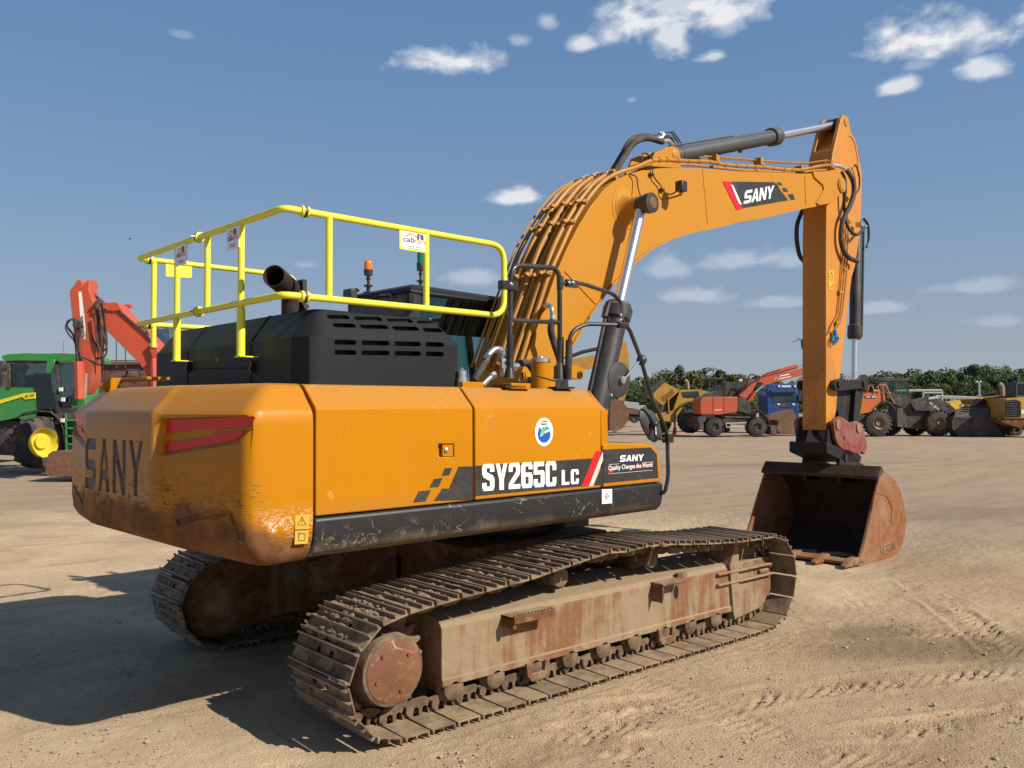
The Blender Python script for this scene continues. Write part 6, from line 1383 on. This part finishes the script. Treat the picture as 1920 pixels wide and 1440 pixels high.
b.loft([[c+Vector((x_, y_*w_, z_*h_)) for y_, z_ in ((-1, 0), (0, 1), (1, 0), (0, -1))] for x_, w_, h_ in ((-.11, .01, .01), (-.05, .03, .03), (.03, .035, .035), (.08, .02, .02), (.11, .004, .004))])
for s in (-1, 1): b.prism3([c+Vector((-.03, .02*s, .01)), c+Vector((.05, .02*s, .01)), c+Vector((.02, .2*s, .05)), c+Vector((-.03, .16*s, .045))], (0, 0, .006))
bo_ = b.build('body', M['darkm'], Bd.root)

# ---- right: yellow excavator far behind the boom cylinder
Y2_ = Far(1150, 62, 'yellow_excavator', 'distant yellow excavator seen between the boom cylinder and the round mirror', 'excavator')
Y2_.pr('boom', 'catyel', [(1060,676),(1100,668),(1120,664),(1140,654),(1158,641),(1166,637),(1174,642),(1178,655),(1180,676),(1172,684),(1160,680),(1148,682),(1110,690),(1060,700)], -.3, .3)
Y2_.tb('boom_cylinder', 'cyl', [(1060,672),(1092,660),(1128,652)], .14, y=-.4, sm=False); Y2_.pr('stick', 'catyel', [(1160,645),(1172,640),(1179,660),(1178,730),(1170,752),(1160,750),(1158,700)], -.2, .2); Y2_.tb('bucket_cylinder', 'cyl', [(1176,676),(1176,735)], .14, y=0, sm=False)
Y2_.pr('bucket', 'brownb', [(1144,752),(1156,748),(1166,752),(1180,768),(1178,788),(1168,803),(1154,810),(1143,806)], -.6, .6)
Y2_.pr('house', 'catyel', [(960,745),(1060,745),(1060,785),(960,785)], -1.3, 1.3); Y2_.pr('cab', 'darkm', [(1030,712),(1065,712),(1068,745),(1030,745)], -.8, .4); Y2_.pr('tracks', 'darkm', [(955,790),(1075,790),(1080,805),(1070,812),(955,812)], -1.4, 1.4)
St = Far(1140, 70, 'silver_truck', 'silver truck cab half hidden behind the distant brown bucket', 'truck'); St.pr('cab', 'silver', [(1118,742),(1126,733),(1143,732),(1150,742),(1152,790),(1118,790)], -1.1, 1.1, bevel=.1); St.pr('windscreen', 'bglass', [(1139,738),(1150,744),(1150,758),(1140,757)], -1.13, -1.09, bevel=0); St.wheel(1138, 798, 10, .3, -1.1); St.pr('headlight', 'vanw', [(1143,763),(1149,763),(1149,767),(1143,767)], -1.14, -1.1, bevel=0)
Fb = Far(1182, 68, 'flatbed_trailer', 'rusty flatbed trailer with low sides left of the raised yellow hood', 'trailer'); Fb.pr('bed', 'brownb', [(1160,764),(1200,768),(1206,772),(1206,778),(1160,775)], -1.1, 1.1); Fb.pr('side_board', 'galv', [(1170,752),(1198,755),(1198,767),(1170,764)], 1.0, 1.05); Fb.wheel(1172, 783, 9, .3, -1.0); Fb.wheel(1190, 784, 9, .3, -1.0); Fb.pr('chassis', 'darkm', [(1160,775),(1215,779),(1215,784),(1160,780)], -.5, .5)
# ---- dump truck with its hood tipped up
A = Far(1275, 62, 'dump_truck', 'yellow articulated dump truck with its engine hood tipped up', 'truck')
A.pr('raised_hood', 'catyel', [(1246,717),(1275,732),(1243,760),(1220,742)], -1.1, 1.1); 
gb = MB()
for i in range(9):
    for j in range(5):
        cx_ = 1243+2.6*i-.0*j+2.7*0; cy_ = 748-1.9*i+2.2*j*1.0
        px = 1240+2.5*i+1.1*j; py = 746-1.95*i+1.75*j
        gb.prism(A.pl([(px-.7,py-.5),(px+.7,py-.5),(px+.7,py+.5),(px-.7,py+.5)], -1.12), -1.12, -1.1)
gb.build('hood_grille', M['hole'], A.root)
A.pr('hood_lining', 'darkm', [(1214,738),(1218,728),(1240,712),(1245,716),(1221,742)], -1.0, 1.0)
A.pr('body', 'catyel', [(1275,731),(1312,730),(1345,740),(1345,760),(1300,756),(1282,762),(1270,780),(1262,792),(1232,788),(1228,776),(1262,770)], -1.1, 1.1); A.pr('side_window', 'bglass', [(1278,735),(1310,733),(1312,746),(1282,745)], -1.13, -1.09, bevel=0)
b = MB(); P_ = [A.q(px, py, -1.3) for px, py in [(1266,792),(1268,775),(1276,763),(1288,756),(1302,754),(1320,756)]]; b.loft([[p, p+Vector((0, .8, 0)), p+Vector((0, .8, .12)), p+Vector((0, 0, .12))] for p in P_]); b.build('mudguard', M['darkm'], A.root)
A.tb('exhaust_pipe', 'beige', [(1284,712),(1289,717),(1290,730)], .13, y=-.2, sm=False); A.pr('engine', 'darkm', [(1240,762),(1262,742),(1272,736),(1274,775),(1256,790),(1236,786)], -.6, .6)
A.wheel(1296, 789, 23, .75, -1.5, rim='rimc', lugs=20, rr=.45); A.wheel(1240, 793, 20, .75, .6, rim='rimc', lugs=20); A.tb('hand_rail', 'catyel', [(1253,748),(1254,770),(1257,772)], .05, y=-1.15)
# ---- dark cabs behind
K = Far(1355, 70, 'wheel_loader', 'dark wheel loader with a tall glazed cab behind the orange wheeled excavator', 'loader')
K.pr('roof', 'darkm', [(1311,708),(1358,708),(1360,711),(1312,711)], -.9, .9); b = MB()
for x_ in (1316, 1330, 1343, 1356): b.prism(K.pl([(x_-1,710),(x_+1,710),(x_+1,744),(x_-1,744)], -.8), -.8, -.7); b.prism(K.pl([(x_-1,710),(x_+1,710),(x_+1,744),(x_-1,744)], .7), .7, .8)
b.prism(K.pl([(1312,735),(1400,733),(1402,790),(1312,790)], -.8), -.8, .8); b.build('cab_frame', M['darkm'], K.root); K.pr('window', 'glass', [(1317,711),(1355,711),(1355,735),(1317,735)], -.76, -.75, bevel=0)
K.pr('roof_rack', 'darkm', [(1345,714),(1398,718),(1399,722),(1345,720)], -.5, .5); K.pr('rear_frame', 'darkm', [(1345,720),(1348,720),(1349,736),(1346,736)], -.5, .5); K.pr('post', 'darkm', [(1392,720),(1395,720),(1396,736),(1393,736)], -.5, .5); K.pr('lamp', 'vanw', [(1386,711),(1392,711),(1392,715),(1386,715)], -.5, -.3); K.wheel(1352, 800, 18, .5, -.9)
# ---- wheeled excavator
V = Far(1380, 58, 'wheeled_excavator', 'orange and black wheeled excavator with its red arm raised towards the right', 'excavator')
V.pr('house', 'red_or', [(1313,750),(1318,744),(1383,744),(1383,772),(1350,778),(1313,777)], -1.2, 1.2, bevel=.04); sm_ = V.pr('seam', 'hole', [(1336.5,744),(1337.2,744),(1337.2,777),(1336.5,777)], -1.21, -1.2, bevel=0); V.pr('seam', 'hole', [(1357,744),(1357.7,744),(1357.7,773),(1357,773)], -1.21, -1.2, bevel=0)
V.pr('engine_cover', 'darkm', [(1383,745),(1392,745),(1402,751),(1408,762),(1409,777),(1383,772)], -1.2, 1.2, bevel=.04)
b = MB(); o = V.q(1339, 770.5, -1.22); e = V.q(1354, 769.5, -1.22); text_on(b, '145W', o, (e-o).normalized(), (0, 0, 1), width=(e-o).length, height=.10, bold=.02); b.build('lettering', M['white'], V.root)
V.pr('hood_top', 'darkm', [(1320,744),(1330,737),(1345,733),(1356,734),(1358,744)], -.9, .6); V.pr('cab', 'darkm', [(1360,716),(1398,716),(1400,745),(1360,745)], .3, 1.2)
V.pr('chassis', 'darkm', [(1350,776),(1412,777),(1416,792),(1404,797),(1360,795),(1352,784)], -.9, .9); V.tb('step_rail', 'galv', [(1361,794),(1399,793),(1396,801),(1362,801),(1361,794)], .05, y=-1.3, sm=False); V.tb('step_rail', 'darkm', [(1358,782),(1406,783)], .06, y=-1.25, sm=False)
V.wheel(1341.5, 800, 17.5, .55, -1.25, rim='rimgrey', lugs=20, rr=.42); V.wheel(1421, 800, 17.5, .55, -1.25, rim='rimgrey', lugs=20, rr=.42); V.wheel(1336, 800, 17, .55, .7); V.wheel(1416, 800, 17, .55, .7)
V.pr('stabiliser', 'greym', [(1309,781),(1323,781),(1323,790),(1319,792),(1320,806),(1312,806),(1311,791),(1309,789)], -1.2, .8); V.pr('dozer_blade', 'greym', [(1445,798),(1456,798),(1456,815),(1446,815)], -1.2, 1.2)
V.pr('boom', 'red_or', [(1385,742),(1390,735),(1398,724),(1411,713),(1422,710),(1440,705),(1470,698),(1507,690),(1560,680),(1560,694),(1507,703),(1470,713),(1448,718),(1435,722),(1428,717),(1420,716),(1410,735),(1405,752),(1398,747)], -.3, .3)
V.tb('arm_cylinder', 'red_or', [(1430,706),(1470,693),(1494,687)], .15, y=0, sm=False); V.tb('piston_rod', 'chrome', [(1494,687),(1530,680)], .07, y=0, sm=False); V.tb('boom_cylinder', 'red_or', [(1404,752),(1416,735)], .13, y=-.4, sm=False); V.tb('piston_rod', 'chrome', [(1416,735),(1432,722)], .07, y=-.4, sm=False)
b = MB(); o = V.q(1450, 715.5, -.32); e = V.q(1462, 713, -.32); text_on(b, 'AJ', o, (e-o).normalized(), (0, 0, 1), width=(e-o).length, height=.30, bold=.03); b.build('lettering', M['galv'], V.root)
V.pr('white_stripe', 'white', [(1463,704),(1480,700.5),(1480,702.5),(1463,706)], -.31, -.3, bevel=0); V.pr('white_stripe', 'white', [(1463,709),(1483,705),(1483,706.5),(1463,711)], -.31, -.3, bevel=0)
b = MB(); b.tube(spline([V.q(px, py, -.35) for px, py in [(1392,735),(1405,722),(1412,716),(1440,700),(1455,696),(1462,693)]]), .05, 6); b.tube(spline([V.q(px, py, -.35) for px, py in [(1400,728),(1402,712),(1408,702),(1418,705),(1424,712)]]), .05, 6); b.build('hose', M['hose'], V.root)
b = MB(); P_ = [V.q(px, py, -1.3) for px, py in [(1412,772),(1420,769),(1430,775),(1438,785),(1444,795)]]; b.loft([[p, p+Vector((0, .6, 0)), p+Vector((0, .6, .06)), p+Vector((0, 0, .06))] for p in P_]); b.build('mudguard', M['darkm'], V.root)
# ---- blue truck
B = Far(1467, 66, 'blue_truck', 'blue articulated truck cab facing the camera behind the rusty bucket', 'truck')
cb = B.pr('cab', 'trblue', [(1437,728),(1441,721),(1448,719),(1486,719),(1493,722),(1497,737),(1498,790),(1495,796),(1440,796),(1438,770)], -1.1, 1.2, bevel=.08)
B.pr('windscreen', 'bglass', [(1448,738),(1492,738),(1494,752),(1449,754)], -1.14, -1.08, bevel=0); B.pr('grille', 'darkm', [(1462,757),(1484,757),(1482,763),(1464,763)], -1.14, -1.08, bevel=0)
for a_ in (1457, 1485): B.pr('headlight', 'vanw', [(a_,756),(a_+6,757),(a_+6,759.5),(a_+2,760)], -1.14, -1.08, bevel=0)
for a_ in (1459, 1489): B.pr('roof_lamp', 'vanw', [(a_,722),(a_+4,722),(a_+4,726),(a_,726)], -1.16, -1.08, bevel=0)
B.pr('sun_visor', 'trblue', [(1446,731),(1493,731),(1494,735),(1446,736)], -1.35, -1.08); B.pr('name_board', 'vanw', [(1466,722.5),(1483,722.5),(1483,726),(1466,726)], -1.14, -1.08, bevel=0); B.pr('mirror', 'trblue', [(1497,740),(1502,740),(1503,752),(1498,752)], -1.2, -1.0); B.pr('bumper_lamp', 'vanw', [(1492,785),(1497,785),(1497,788),(1492,788)], -1.14, -1.08, bevel=0)
B.wheel(1446, 800, 11, .35, -1.0); B.wheel(1490, 800, 11, .35, -1.0)
Rb = Far(1470, 60, 'loose_bucket', 'rusty brown digging bucket standing in front of the blue truck', 'bucket')
Rb.pr('side_plate', 'brownb', [(1486,771),(1490,775),(1503,806),(1500,813),(1463,813),(1458,808),(1457,800),(1461,790)], -1.0, -.92); Rb.pr('side_plate', 'brownb', [(1486,771),(1490,775),(1503,806),(1500,813),(1463,813),(1458,808),(1457,800),(1461,790)], .9, 1.0)
Rb.pr('shell', 'brownb', [(1440,782),(1486,768),(1488,772),(1463,790),(1459,800),(1463,811),(1500,811),(1500,814),(1462,814),(1456,802),(1458,788),(1441,787)], -.93, .93)
# ---- orange wheel loader
O = Far(1700, 58, 'wheel_loader', 'orange and dark grey wheel loader to the right of the hanging arm', 'loader')
O.pr('hood', 'orange', [(1612,735),(1647,737),(1649,733),(1659,738),(1661,752),(1653,756),(1640,766),(1631,774),(1608,778),(1604,770),(1610,752)], -1.1, 1.1, bevel=.04)
b = MB(); o = O.q(1622, 746, -1.13); e = O.q(1646, 746, -1.13); O.pr('name_panel', 'darkm', [(1620,742),(1647,741.5),(1643,747),(1623,747)], -1.12, -1.1, bevel=0)
b = MB(); text_on(b, 'DL 420', O.q(1625, 746, -1.14), (1, 0, 0), (0, 0, 1), width=O.q(1643, 746, -1.14).x-O.q(1625, 746, -1.14).x, height=.13, bold=.02); b.build('lettering', M['white'], O.root)
O.pr('counterweight', 'darkm', [(1596,776),(1608,778),(1625,779),(1630,790),(1610,800),(1600,798)], -1.1, 1.1)
b = MB(); P_ = [O.q(px, py, -1.4) for px, py in [(1654,756),(1664,754),(1673,759),(1679,770),(1681,788)]]; b.loft([[p, p+Vector((0, .8, 0)), p+Vector((0, .8, .10)), p+Vector((0, 0, .10))] for p in P_]); b.build('mudguard', M['darkm'], O.root)
O.pr('roof', 'darkm', [(1648,710),(1662,708),(1704,710),(1706,714),(1648,714)], -.85, .85); O.pr('beacon_bar', 'orange', [(1661,707),(1677,708),(1676,712),(1661,712)], -.6, -.2)
b = MB()
for pts_ in ([(1648,713),(1663,713),(1663,738),(1655,738),(1650,730)], [(1679,713),(1682,713),(1682,745),(1679,745)], [(1697,713),(1699,713),(1708,745),(1705,745)], [(1663,736),(1708,743),(1710,764),(1690,765),(1676,756),(1663,745)]): b.prism(O.pl(pts_, -.8), -.8, -.7); b.prism(O.pl(pts_, .6), .6, .7)
b.prism(O.pl([(1672,745),(1697,745),(1697,760),(1690,762),(1676,758)], -.9), -.9, .6); b.build('cab_frame', M['darkm'], O.root, bevel=0)
O.pr('window', 'glass', [(1664,714),(1679,714),(1679,738),(1664,737)], -.76, -.75, bevel=0); O.pr('window', 'glass', [(1682,714),(1697,714),(1706,744),(1682,744)], -.76, -.75, bevel=0); O.pr('seat', 'darkm', [(1670,722),(1676,722),(1678,738),(1690,740),(1690,748),(1668,748)], -.2, .3)
O.pr('articulation', 'darkm', [(1682,764),(1708,764),(1715,760),(1735,765),(1748,775),(1750,800),(1738,806),(1700,802),(1690,800),(1682,790)], -.7, .7); O.pr('ladder', 'greym', [(1682,765),(1693,765),(1693,801),(1683,800)], -1.15, -.7)
O.pr('lift_arm', 'darkm', [(1708,756),(1716,750),(1730,748),(1738,755),(1760,762),(1785,768),(1792,785),(1782,792),(1768,776),(1740,770),(1716,770)], -.95, -.6); O.pr('lift_arm', 'darkm', [(1708,750),(1740,745),(1772,752),(1790,765),(1792,785),(1780,785),(1768,768),(1740,762),(1716,765)], .5, .9)
O.tb('lift_cylinder', 'galv', [(1740,748),(1758,746)], .12, y=0, sm=False); O.tb('tilt_cylinder', 'darkm', [(1730,752),(1738,742),(1742,744)], .08, y=-.3)
b = MB(); o = O.q(1743, 758, -.97); text_on(b, 'D JO', O.q(1742, 757, -.97), Vector((.78, 0, -.62)), Vector((.62, 0, .78)), width=.75, height=.16, bold=.02); b.build('lettering', M['white'], O.root)
b = MB()
for pts_ in ([(1647,736),(1646,724),(1648,722),(1660,721),(1663,724),(1668,740),(1677,757)], [(1655,722),(1657,754)], [(1626,735),(1630,722),(1636,724),(1640,737)], [(1663,736),(1672,736)]): b.tube([O.q(px, py, -1.15) for px, py in pts_], .035, 6)
b.build('hand_rail', M['orange'], O.root)
O.wheel(1649, 793.5, 24.5, .75, -1.45, rim='rimr', lugs=20, rr=.46); O.wheel(1764, 793.5, 24.5, .75, -1.45, rim='rimr', lugs=20, rr=.46); O.wheel(1672, 795, 22, .7, .9, rim='rimr'); O.wheel(1720, 795, 22, .7, .9, rim='rimr')
# ---- yellow loader with a grey bucket, and its neighbour
Q = Far(1850, 57, 'wheel_loader', 'yellow wheel loader with a big worn grey bucket lowered to the ground', 'loader')
sp_ = [(1853,766),(1863,782),(1881,817),(1876,818.5),(1826,818.5),(1819,802),(1826,784)]
for f0, f1 in ((-1.4, -1.32), (1.1, 1.18)): Q.pr('side_plate', 'greym', sp_, f0, f1)
def qq(px, py, y, dz=0): v = Q.q(px, py, y); v.z += dz; return v
b = MB(); top_ = [qq(1787,782,-1.2), qq(1826,784,-1.38), qq(1855,765,-1.38), qq(1858,759,-.6), qq(1800,762,-.6)]; b.loft([top_, [v+Vector((0, .05, -.12)) for v in top_]]); bkq = b.build('bucket', M['greym'], Q.root, bevel=.01)
b = MB(); f_ = [qq(1787,782,-1.18), qq(1826,784,-1.36), qq(1824,818,-1.36), qq(1796,818,-1.18), qq(1785,802,-1.18)]; b.loft([f_, [v+Vector((0, .9, 0)) for v in f_]]); b.build('bucket_floor', M['darkm'], Q.root)
for k in range(4):
    b = MB(); b.tube([qq(1792+k*1.5+(k*2.5),780-k*4.8,-1.15+k*.12), qq(1828+k*7.5,781-k*4.8,-1.36+k*.12)], .05, 4); b.build('wear_bar', M['greym'], Q.root)
for k in range(6): Q.pr('bucket_tooth', 'brownb', [(1800+k*9.5,760.5),(1803+k*9.5,757.5),(1806+k*9.5,760.5)], -.8, -.6, bevel=0)
Q.pr('hood', 'catyel', [(1826,748),(1850,745),(1880,742),(1916,742),(1916,748),(1886,750),(1884,782),(1866,783),(1858,760),(1846,760),(1830,757)], -.9, .9, bevel=.03); Q.pr('vent', 'hole', [(1824,750),(1830,747.5),(1846,748),(1850,752),(1850,759),(1826,759)], -.93, -.88, bevel=0)
b = MB()
for k in range(6): b.prism(Q.pl([(1860,750+k*4.4),(1866,754+k*4.4),(1866,756.2+k*4.4),(1860,752.2+k*4.4)], -.93), -.93, -.9)
b.build('side_vent', M['hole'], Q.root); Q.tb('exhaust_pipe', 'beige', [(1873,719),(1879,725),(1880,743)], .15, y=0); Q.pr('chassis', 'rust', [(1866,783),(1930,786),(1930,800),(1880,796),(1870,792)], -.8, .8); Q.wheel(1880, 802, 16, .6, -.9); Q.wheel(1905, 804, 15, .6, .5)
Q.pr('cab', 'darkm', [(1850,738),(1868,736),(1868,745),(1850,747)], .3, .9)
N = Far(1935, 55, 'wheel_loader', 'yellow wheel loader with a black rear grille, cut off by the right edge', 'loader')
N.pr('hood', 'catyel', [(1886,747),(1930,744),(1990,744),(1990,785),(1884,785)], -1.0, 1.0, bevel=.04); N.pr('grille', 'hole', [(1886,751),(1904,749),(1914,753),(1914,782),(1885,782)], -1.03, -.98, bevel=0)
b = MB()
for k in range(7): b.prism(N.pl([(1886,752.5+k*4.4),(1906,751.5+k*4.4),(1906,753+k*4.4),(1886,754+k*4.4)], -1.06), -1.06, -1.02)
b.build('grille_bar', M['darkm'], N.root); N.pr('cab', 'darkm', [(1905,716),(1960,714),(1960,745),(1905,746)], -.6, .6); N.pr('cab_window', 'glass', [(1910,720),(1925,720),(1925,740),(1910,740)], -.63, -.6, bevel=0); N.pr('axle', 'rust', [(1872,784),(1990,787),(1990,800),(1916,804),(1880,792)], -.9, .6); N.pr('headlight', 'vanw', [(1915,768),(1920,768),(1920,776),(1915,776)], -1.02, -.98, bevel=0); N.wheel(1948, 800, 20, .6, -1.1, rim='rimc')
Sy = Far(1794, 75, 'small_digger', 'small bright yellow machine above the grey bucket', 'digger'); Sy.pr('body', 'ayel2' if 'ayel2' in M else 'catyel', [(1781,756),(1794,752),(1806,750),(1809,766),(1781,768)], -.7, .7); Sy.pr('engine', 'darkm', [(1806,749),(1814,749),(1816,768),(1806,768)], -.6, .6); Sy.pr('chassis', 'darkm', [(1778,768),(1818,768),(1820,788),(1778,788)], -.7, .7)
# ---- cone, lamp post, shelter, rail, vans
Cn = Far(1264.5, 64, 'traffic_cone', 'red and white traffic cone by the tipped hood truck', 'cone')
b = MB(); hz = Cn.q(1264, 787).z; b.rev([(0, .001), (0, .24), (.04, .24), (.05, .17), (hz*.45, .12)], (0, 0, 0), (0, 0, 1), 18); b.rev([(hz*.7, .09), (hz, .04), (hz, .001)], (0, 0, 0), (0, 0, 1), 18); cn = b.build('cone_body', M['conered'], Cn.root); b = MB(); b.rev([(hz*.45, .12), (hz*.7, .09)], (0, 0, 0), (0, 0, 1), 18); b.build('white_band', M['vanw'], cn)
Lp = Far(1836, 95, 'lamp_post', 'twin headed lamp post in front of the trees at the right', 'lamp post'); Lp.tb('pole', 'galv', [(1836,715),(1836,790)], .10, sm=False)
for a_ in (1832.5, 1839): Lp.pr('lamp_head', 'vanw', [(a_-1.3,714),(a_+1.3,714),(a_+1.3,716.5),(a_-1.3,716.5)], -.15, .15)
Lp.tb('cross_arm', 'galv', [(1832,716.5),(1840,716.5)], .05, sm=False)
Sh = Far(1740, 80, 'shelter_frame', 'pale green open metal shelter frame behind the orange loader', 'shelter')
b = MB()
for yy_ in (-1.5, 1.5): b.tube([Sh.q(1638, 733, yy_), Sh.q(1766, 732, yy_)], .11, 6); b.tube([Sh.q(1732, 736.5, yy_), Sh.q(1766, 736.5, yy_)], .09, 6)
for px in (1640, 1731, 1766):
    for yy_ in (-1.5, 1.5): b.tube([Sh.q(px, 732, yy_), Sh.q(px, 783, yy_)], .10, 6)
b.build('frame', M['galv'], Sh.root)
Gl = Far(1800, 90, 'guard_rail', 'long low grey rail running in front of the far trees', 'rail'); b = MB(); b.tube([Gl.q(1755, 742.5), Gl.q(1830, 745.5)], .10, 6); b.tube([Gl.q(1755, 745.5), Gl.q(1830, 748.5)], .08, 6)
for px in range(1760, 1831, 14): b.tube([Gl.q(px, 743), Gl.q(px, 782)], .06, 5)
b.build('rail', M['galv'], Gl.root)
def van(px, D, w, hgt, mat, label, name='parked_van', cat='van'):
    v = Far(px, D, name, label, cat); top = 782-hgt
    v.pr('body', mat, [(px-w,top+3),(px-w+2,top),(px+w*.4,top),(px+w*.75,top+hgt*.4),(px+w,top+hgt*.55),(px+w,780),(px-w,780)], -1, 1, bevel=.05); v.pr('window', 'bglass', [(px+w*.15,top+2),(px+w*.38,top+2),(px+w*.66,top+hgt*.4),(px+w*.15,top+hgt*.42)], -1.02, -.98, bevel=0)
    v.wheel(px-w*.6, 780, 5, .25, -1.02, lugs=0); v.wheel(px+w*.6, 780, 5, .25, -1.02, lugs=0)
van(1537, 88, 16, 24, 'silver', 'silver van half hidden behind the hanging arm'); van(1862, 92, 14, 42, 'vanw', 'white high roofed van behind the yellow loader hoods'); van(1810, 96, 12, 36, 'vanw', 'white van far behind the small yellow machine'); van(1205, 90, 12, 22, 'silver', 'grey van far left of the tipped hood')

# ---- trees
def leaf_mat(name, c):
    t = NT(name); n = t.noise(.35, 4); n2 = t.noise(2.5, 4); col = t.mix(t.ramp(n, .35, .65), c, tuple(v*.6 for v in c)); col = t.mix(t.ramp(n2, .4, .7), col, (c[0]*1.5, c[1]*1.25, c[2]*.9))
    t.set(col, .7); t.b.inputs['Subsurface Weight'].default_value = 0; t.b.inputs['Specular IOR Level'].default_value = .2; return t.m
LM = [leaf_mat('foliage', (.07, .105, .032)), leaf_mat('foliage_olive', (.085, .11, .038)), leaf_mat('foliage_dark', (.048, .08, .032))]
BARK = steel('bark', (.08, .06, .045), (.05, .04, .03), (.12, .1, .08))
def tree_proto(seed, hh, ww, mat):
    rg = random.Random(seed); root = bpy.data.objects.new('tree', None); COL.objects.link(root)
    b = MB(); b.tube([(0, 0, -.2), (rg.uniform(-.1, .1), 0, hh*.25), (rg.uniform(-.3, .3), 0, hh*.6)], [.28, .2, .1], 8)
    clumps = []
    for i in range(17):
        a = rg.uniform(0, 6.283); rad = ww*.5*math.sqrt(rg.random()); zc_ = hh*(.25+.62*rg.random()); k = math.sqrt(max(.05, 1-((zc_/hh-.52)/.52)**2)); c_ = Vector((rad*k*math.cos(a), rad*k*math.sin(a), zc_)); clumps.append((c_, rg.choice((.9, 1.2, 1.6, 2.0))*hh/9))
        if i % 4 == 0: b.tube([(0, 0, hh*.3), tuple(c_*.6+Vector((0, 0, hh*.12))), tuple(c_)], [.09, .06, .03], 5)
    b.build('trunk', BARK, root)
    vs_ = []; fs_ = []
    for c_, r_ in clumps:
        for k in range(300):
            d = Vector((rg.gauss(0, 1), rg.gauss(0, 1), rg.gauss(0, 1))).normalized(); p = c_+Vector((d.x, d.y, d.z*.8))*r_*(.55+.5*rg.random()**.6)
            if p.z < hh*.12: continue
            n = (d+Vector((rg.gauss(0, .5), rg.gauss(0, .5), rg.gauss(0, .5)))).normalized(); u_ = n.orthogonal().normalized(); w_ = n.cross(u_); s_ = rg.uniform(.12, .24)*hh/9
            o = len(vs_); vs_ += [p-u_*s_-w_*s_*.6, p+u_*s_-w_*s_*.5, p+u_*s_*.8+w_*s_*.7, p-u_*s_*.7+w_*s_*.6]; fs_.append((o, o+1, o+2, o+3))
    bb = MB(); bb.v = [tuple(v) for v in vs_]; bb.f = fs_; bb.build('crown', mat, root, smooth=False, flip=False); return root
protos = [tree_proto(100+i, 9, [8.5, 7.5, 10][i % 3], LM[i % 3]) for i in range(5)]
for p in protos: p.location = (0, 0, 0)
sky_line = [(1180,712),(1195,706),(1212,703),(1235,698),(1256,690),(1272,691),(1290,692),(1310,700),(1326,693),(1345,702),(1362,700),(1385,707),(1400,703),(1412,700),(1440,709),(1468,712),(1495,706),(1520,705),(1545,700),(1570,699),(1600,697),(1622,696),(1645,699),(1665,700),(1690,702),(1712,693),(1735,690),(1757,693),(1775,697),(1795,686),(1815,688),(1838,683),(1858,686),(1880,690),(1900,690),(1922,692),(1945,690),(1970,694)]
looks = ['rounded', 'broad', 'spreading', 'domed', 'uneven']; tones = ['mid green', 'olive green', 'dark green']
rg = random.Random(4)
def place_tree(i, px, py, D, k, lab):
    d = ray(px, 720); d = Vector((d.x, d.y, 0)); f2 = Vector((FW.x, FW.y, 0)).normalized(); P = Vector((CAM.x, CAM.y, 0))+d*(D/d.dot(f2))
    top = CAM+ray(px, py)*(D/ray(px, py).dot(f2)); hgt = top.z
    o = protos[k] if (i == k and i < 5) else copy_tree(protos[k])
    o.location = P; s_ = hgt/9*1.0; o.scale = (s_*rg.uniform(.7, 1.3), s_*rg.uniform(.7, 1.2), s_*rg.uniform(.90, 1.06)); o.rotation_euler.z = rg.uniform(0, 6.28); tag(o, lab, 'tree', 'trees along the far edge of the yard')
marks = [(1205,'left of the tipped yellow hood'),(1262,'above the tipped yellow hood'),(1300,'above the dump truck exhaust'),(1345,'above the dark glazed loader cab'),(1400,'above the wheeled excavator boom foot'),(1450,'above the blue truck'),(1500,'just left of the hanging arm'),(1560,'behind the hanging arm'),(1610,'just right of the bucket cylinder'),(1650,'above the orange loader hood'),(1700,'right of the orange loader cab'),(1745,'above the shelter frame'),(1790,'left of the lamp post'),(1838,'behind the lamp post'),(1880,'above the yellow loader exhaust'),(1960,'at the right edge of the picture')]
def where(px):
    for m_, s_ in marks:
        if px <= m_+18: return s_
    return marks[-1][1]
seen = {}
allt = []
for i, (px, py) in enumerate(sky_line): allt.append((px, 698+(py-698)*1.35+rg.uniform(-1, 1), rg.uniform(150, 172), 'tall'))
for i in range(24): px = 1190+i*33+rg.uniform(-8, 8); allt.append((px, 722+rg.uniform(-5, 6)-max(0, (px-1600)*.02), rg.uniform(128, 140), 'low front'))
for i, (px, py, D, hgt_) in enumerate(allt):
    k = i % 5; lab = '%s %s %s tree %s' % (hgt_, looks[k], tones[k % 3], where(px)); n_ = seen.get(lab, 0); seen[lab] = n_+1
    if n_: lab += (', the one further right' if n_ == 1 else ', the furthest right of them')
    place_tree(i, px, py, D, k, lab)
# low hedge bank closing the gaps under the crowns
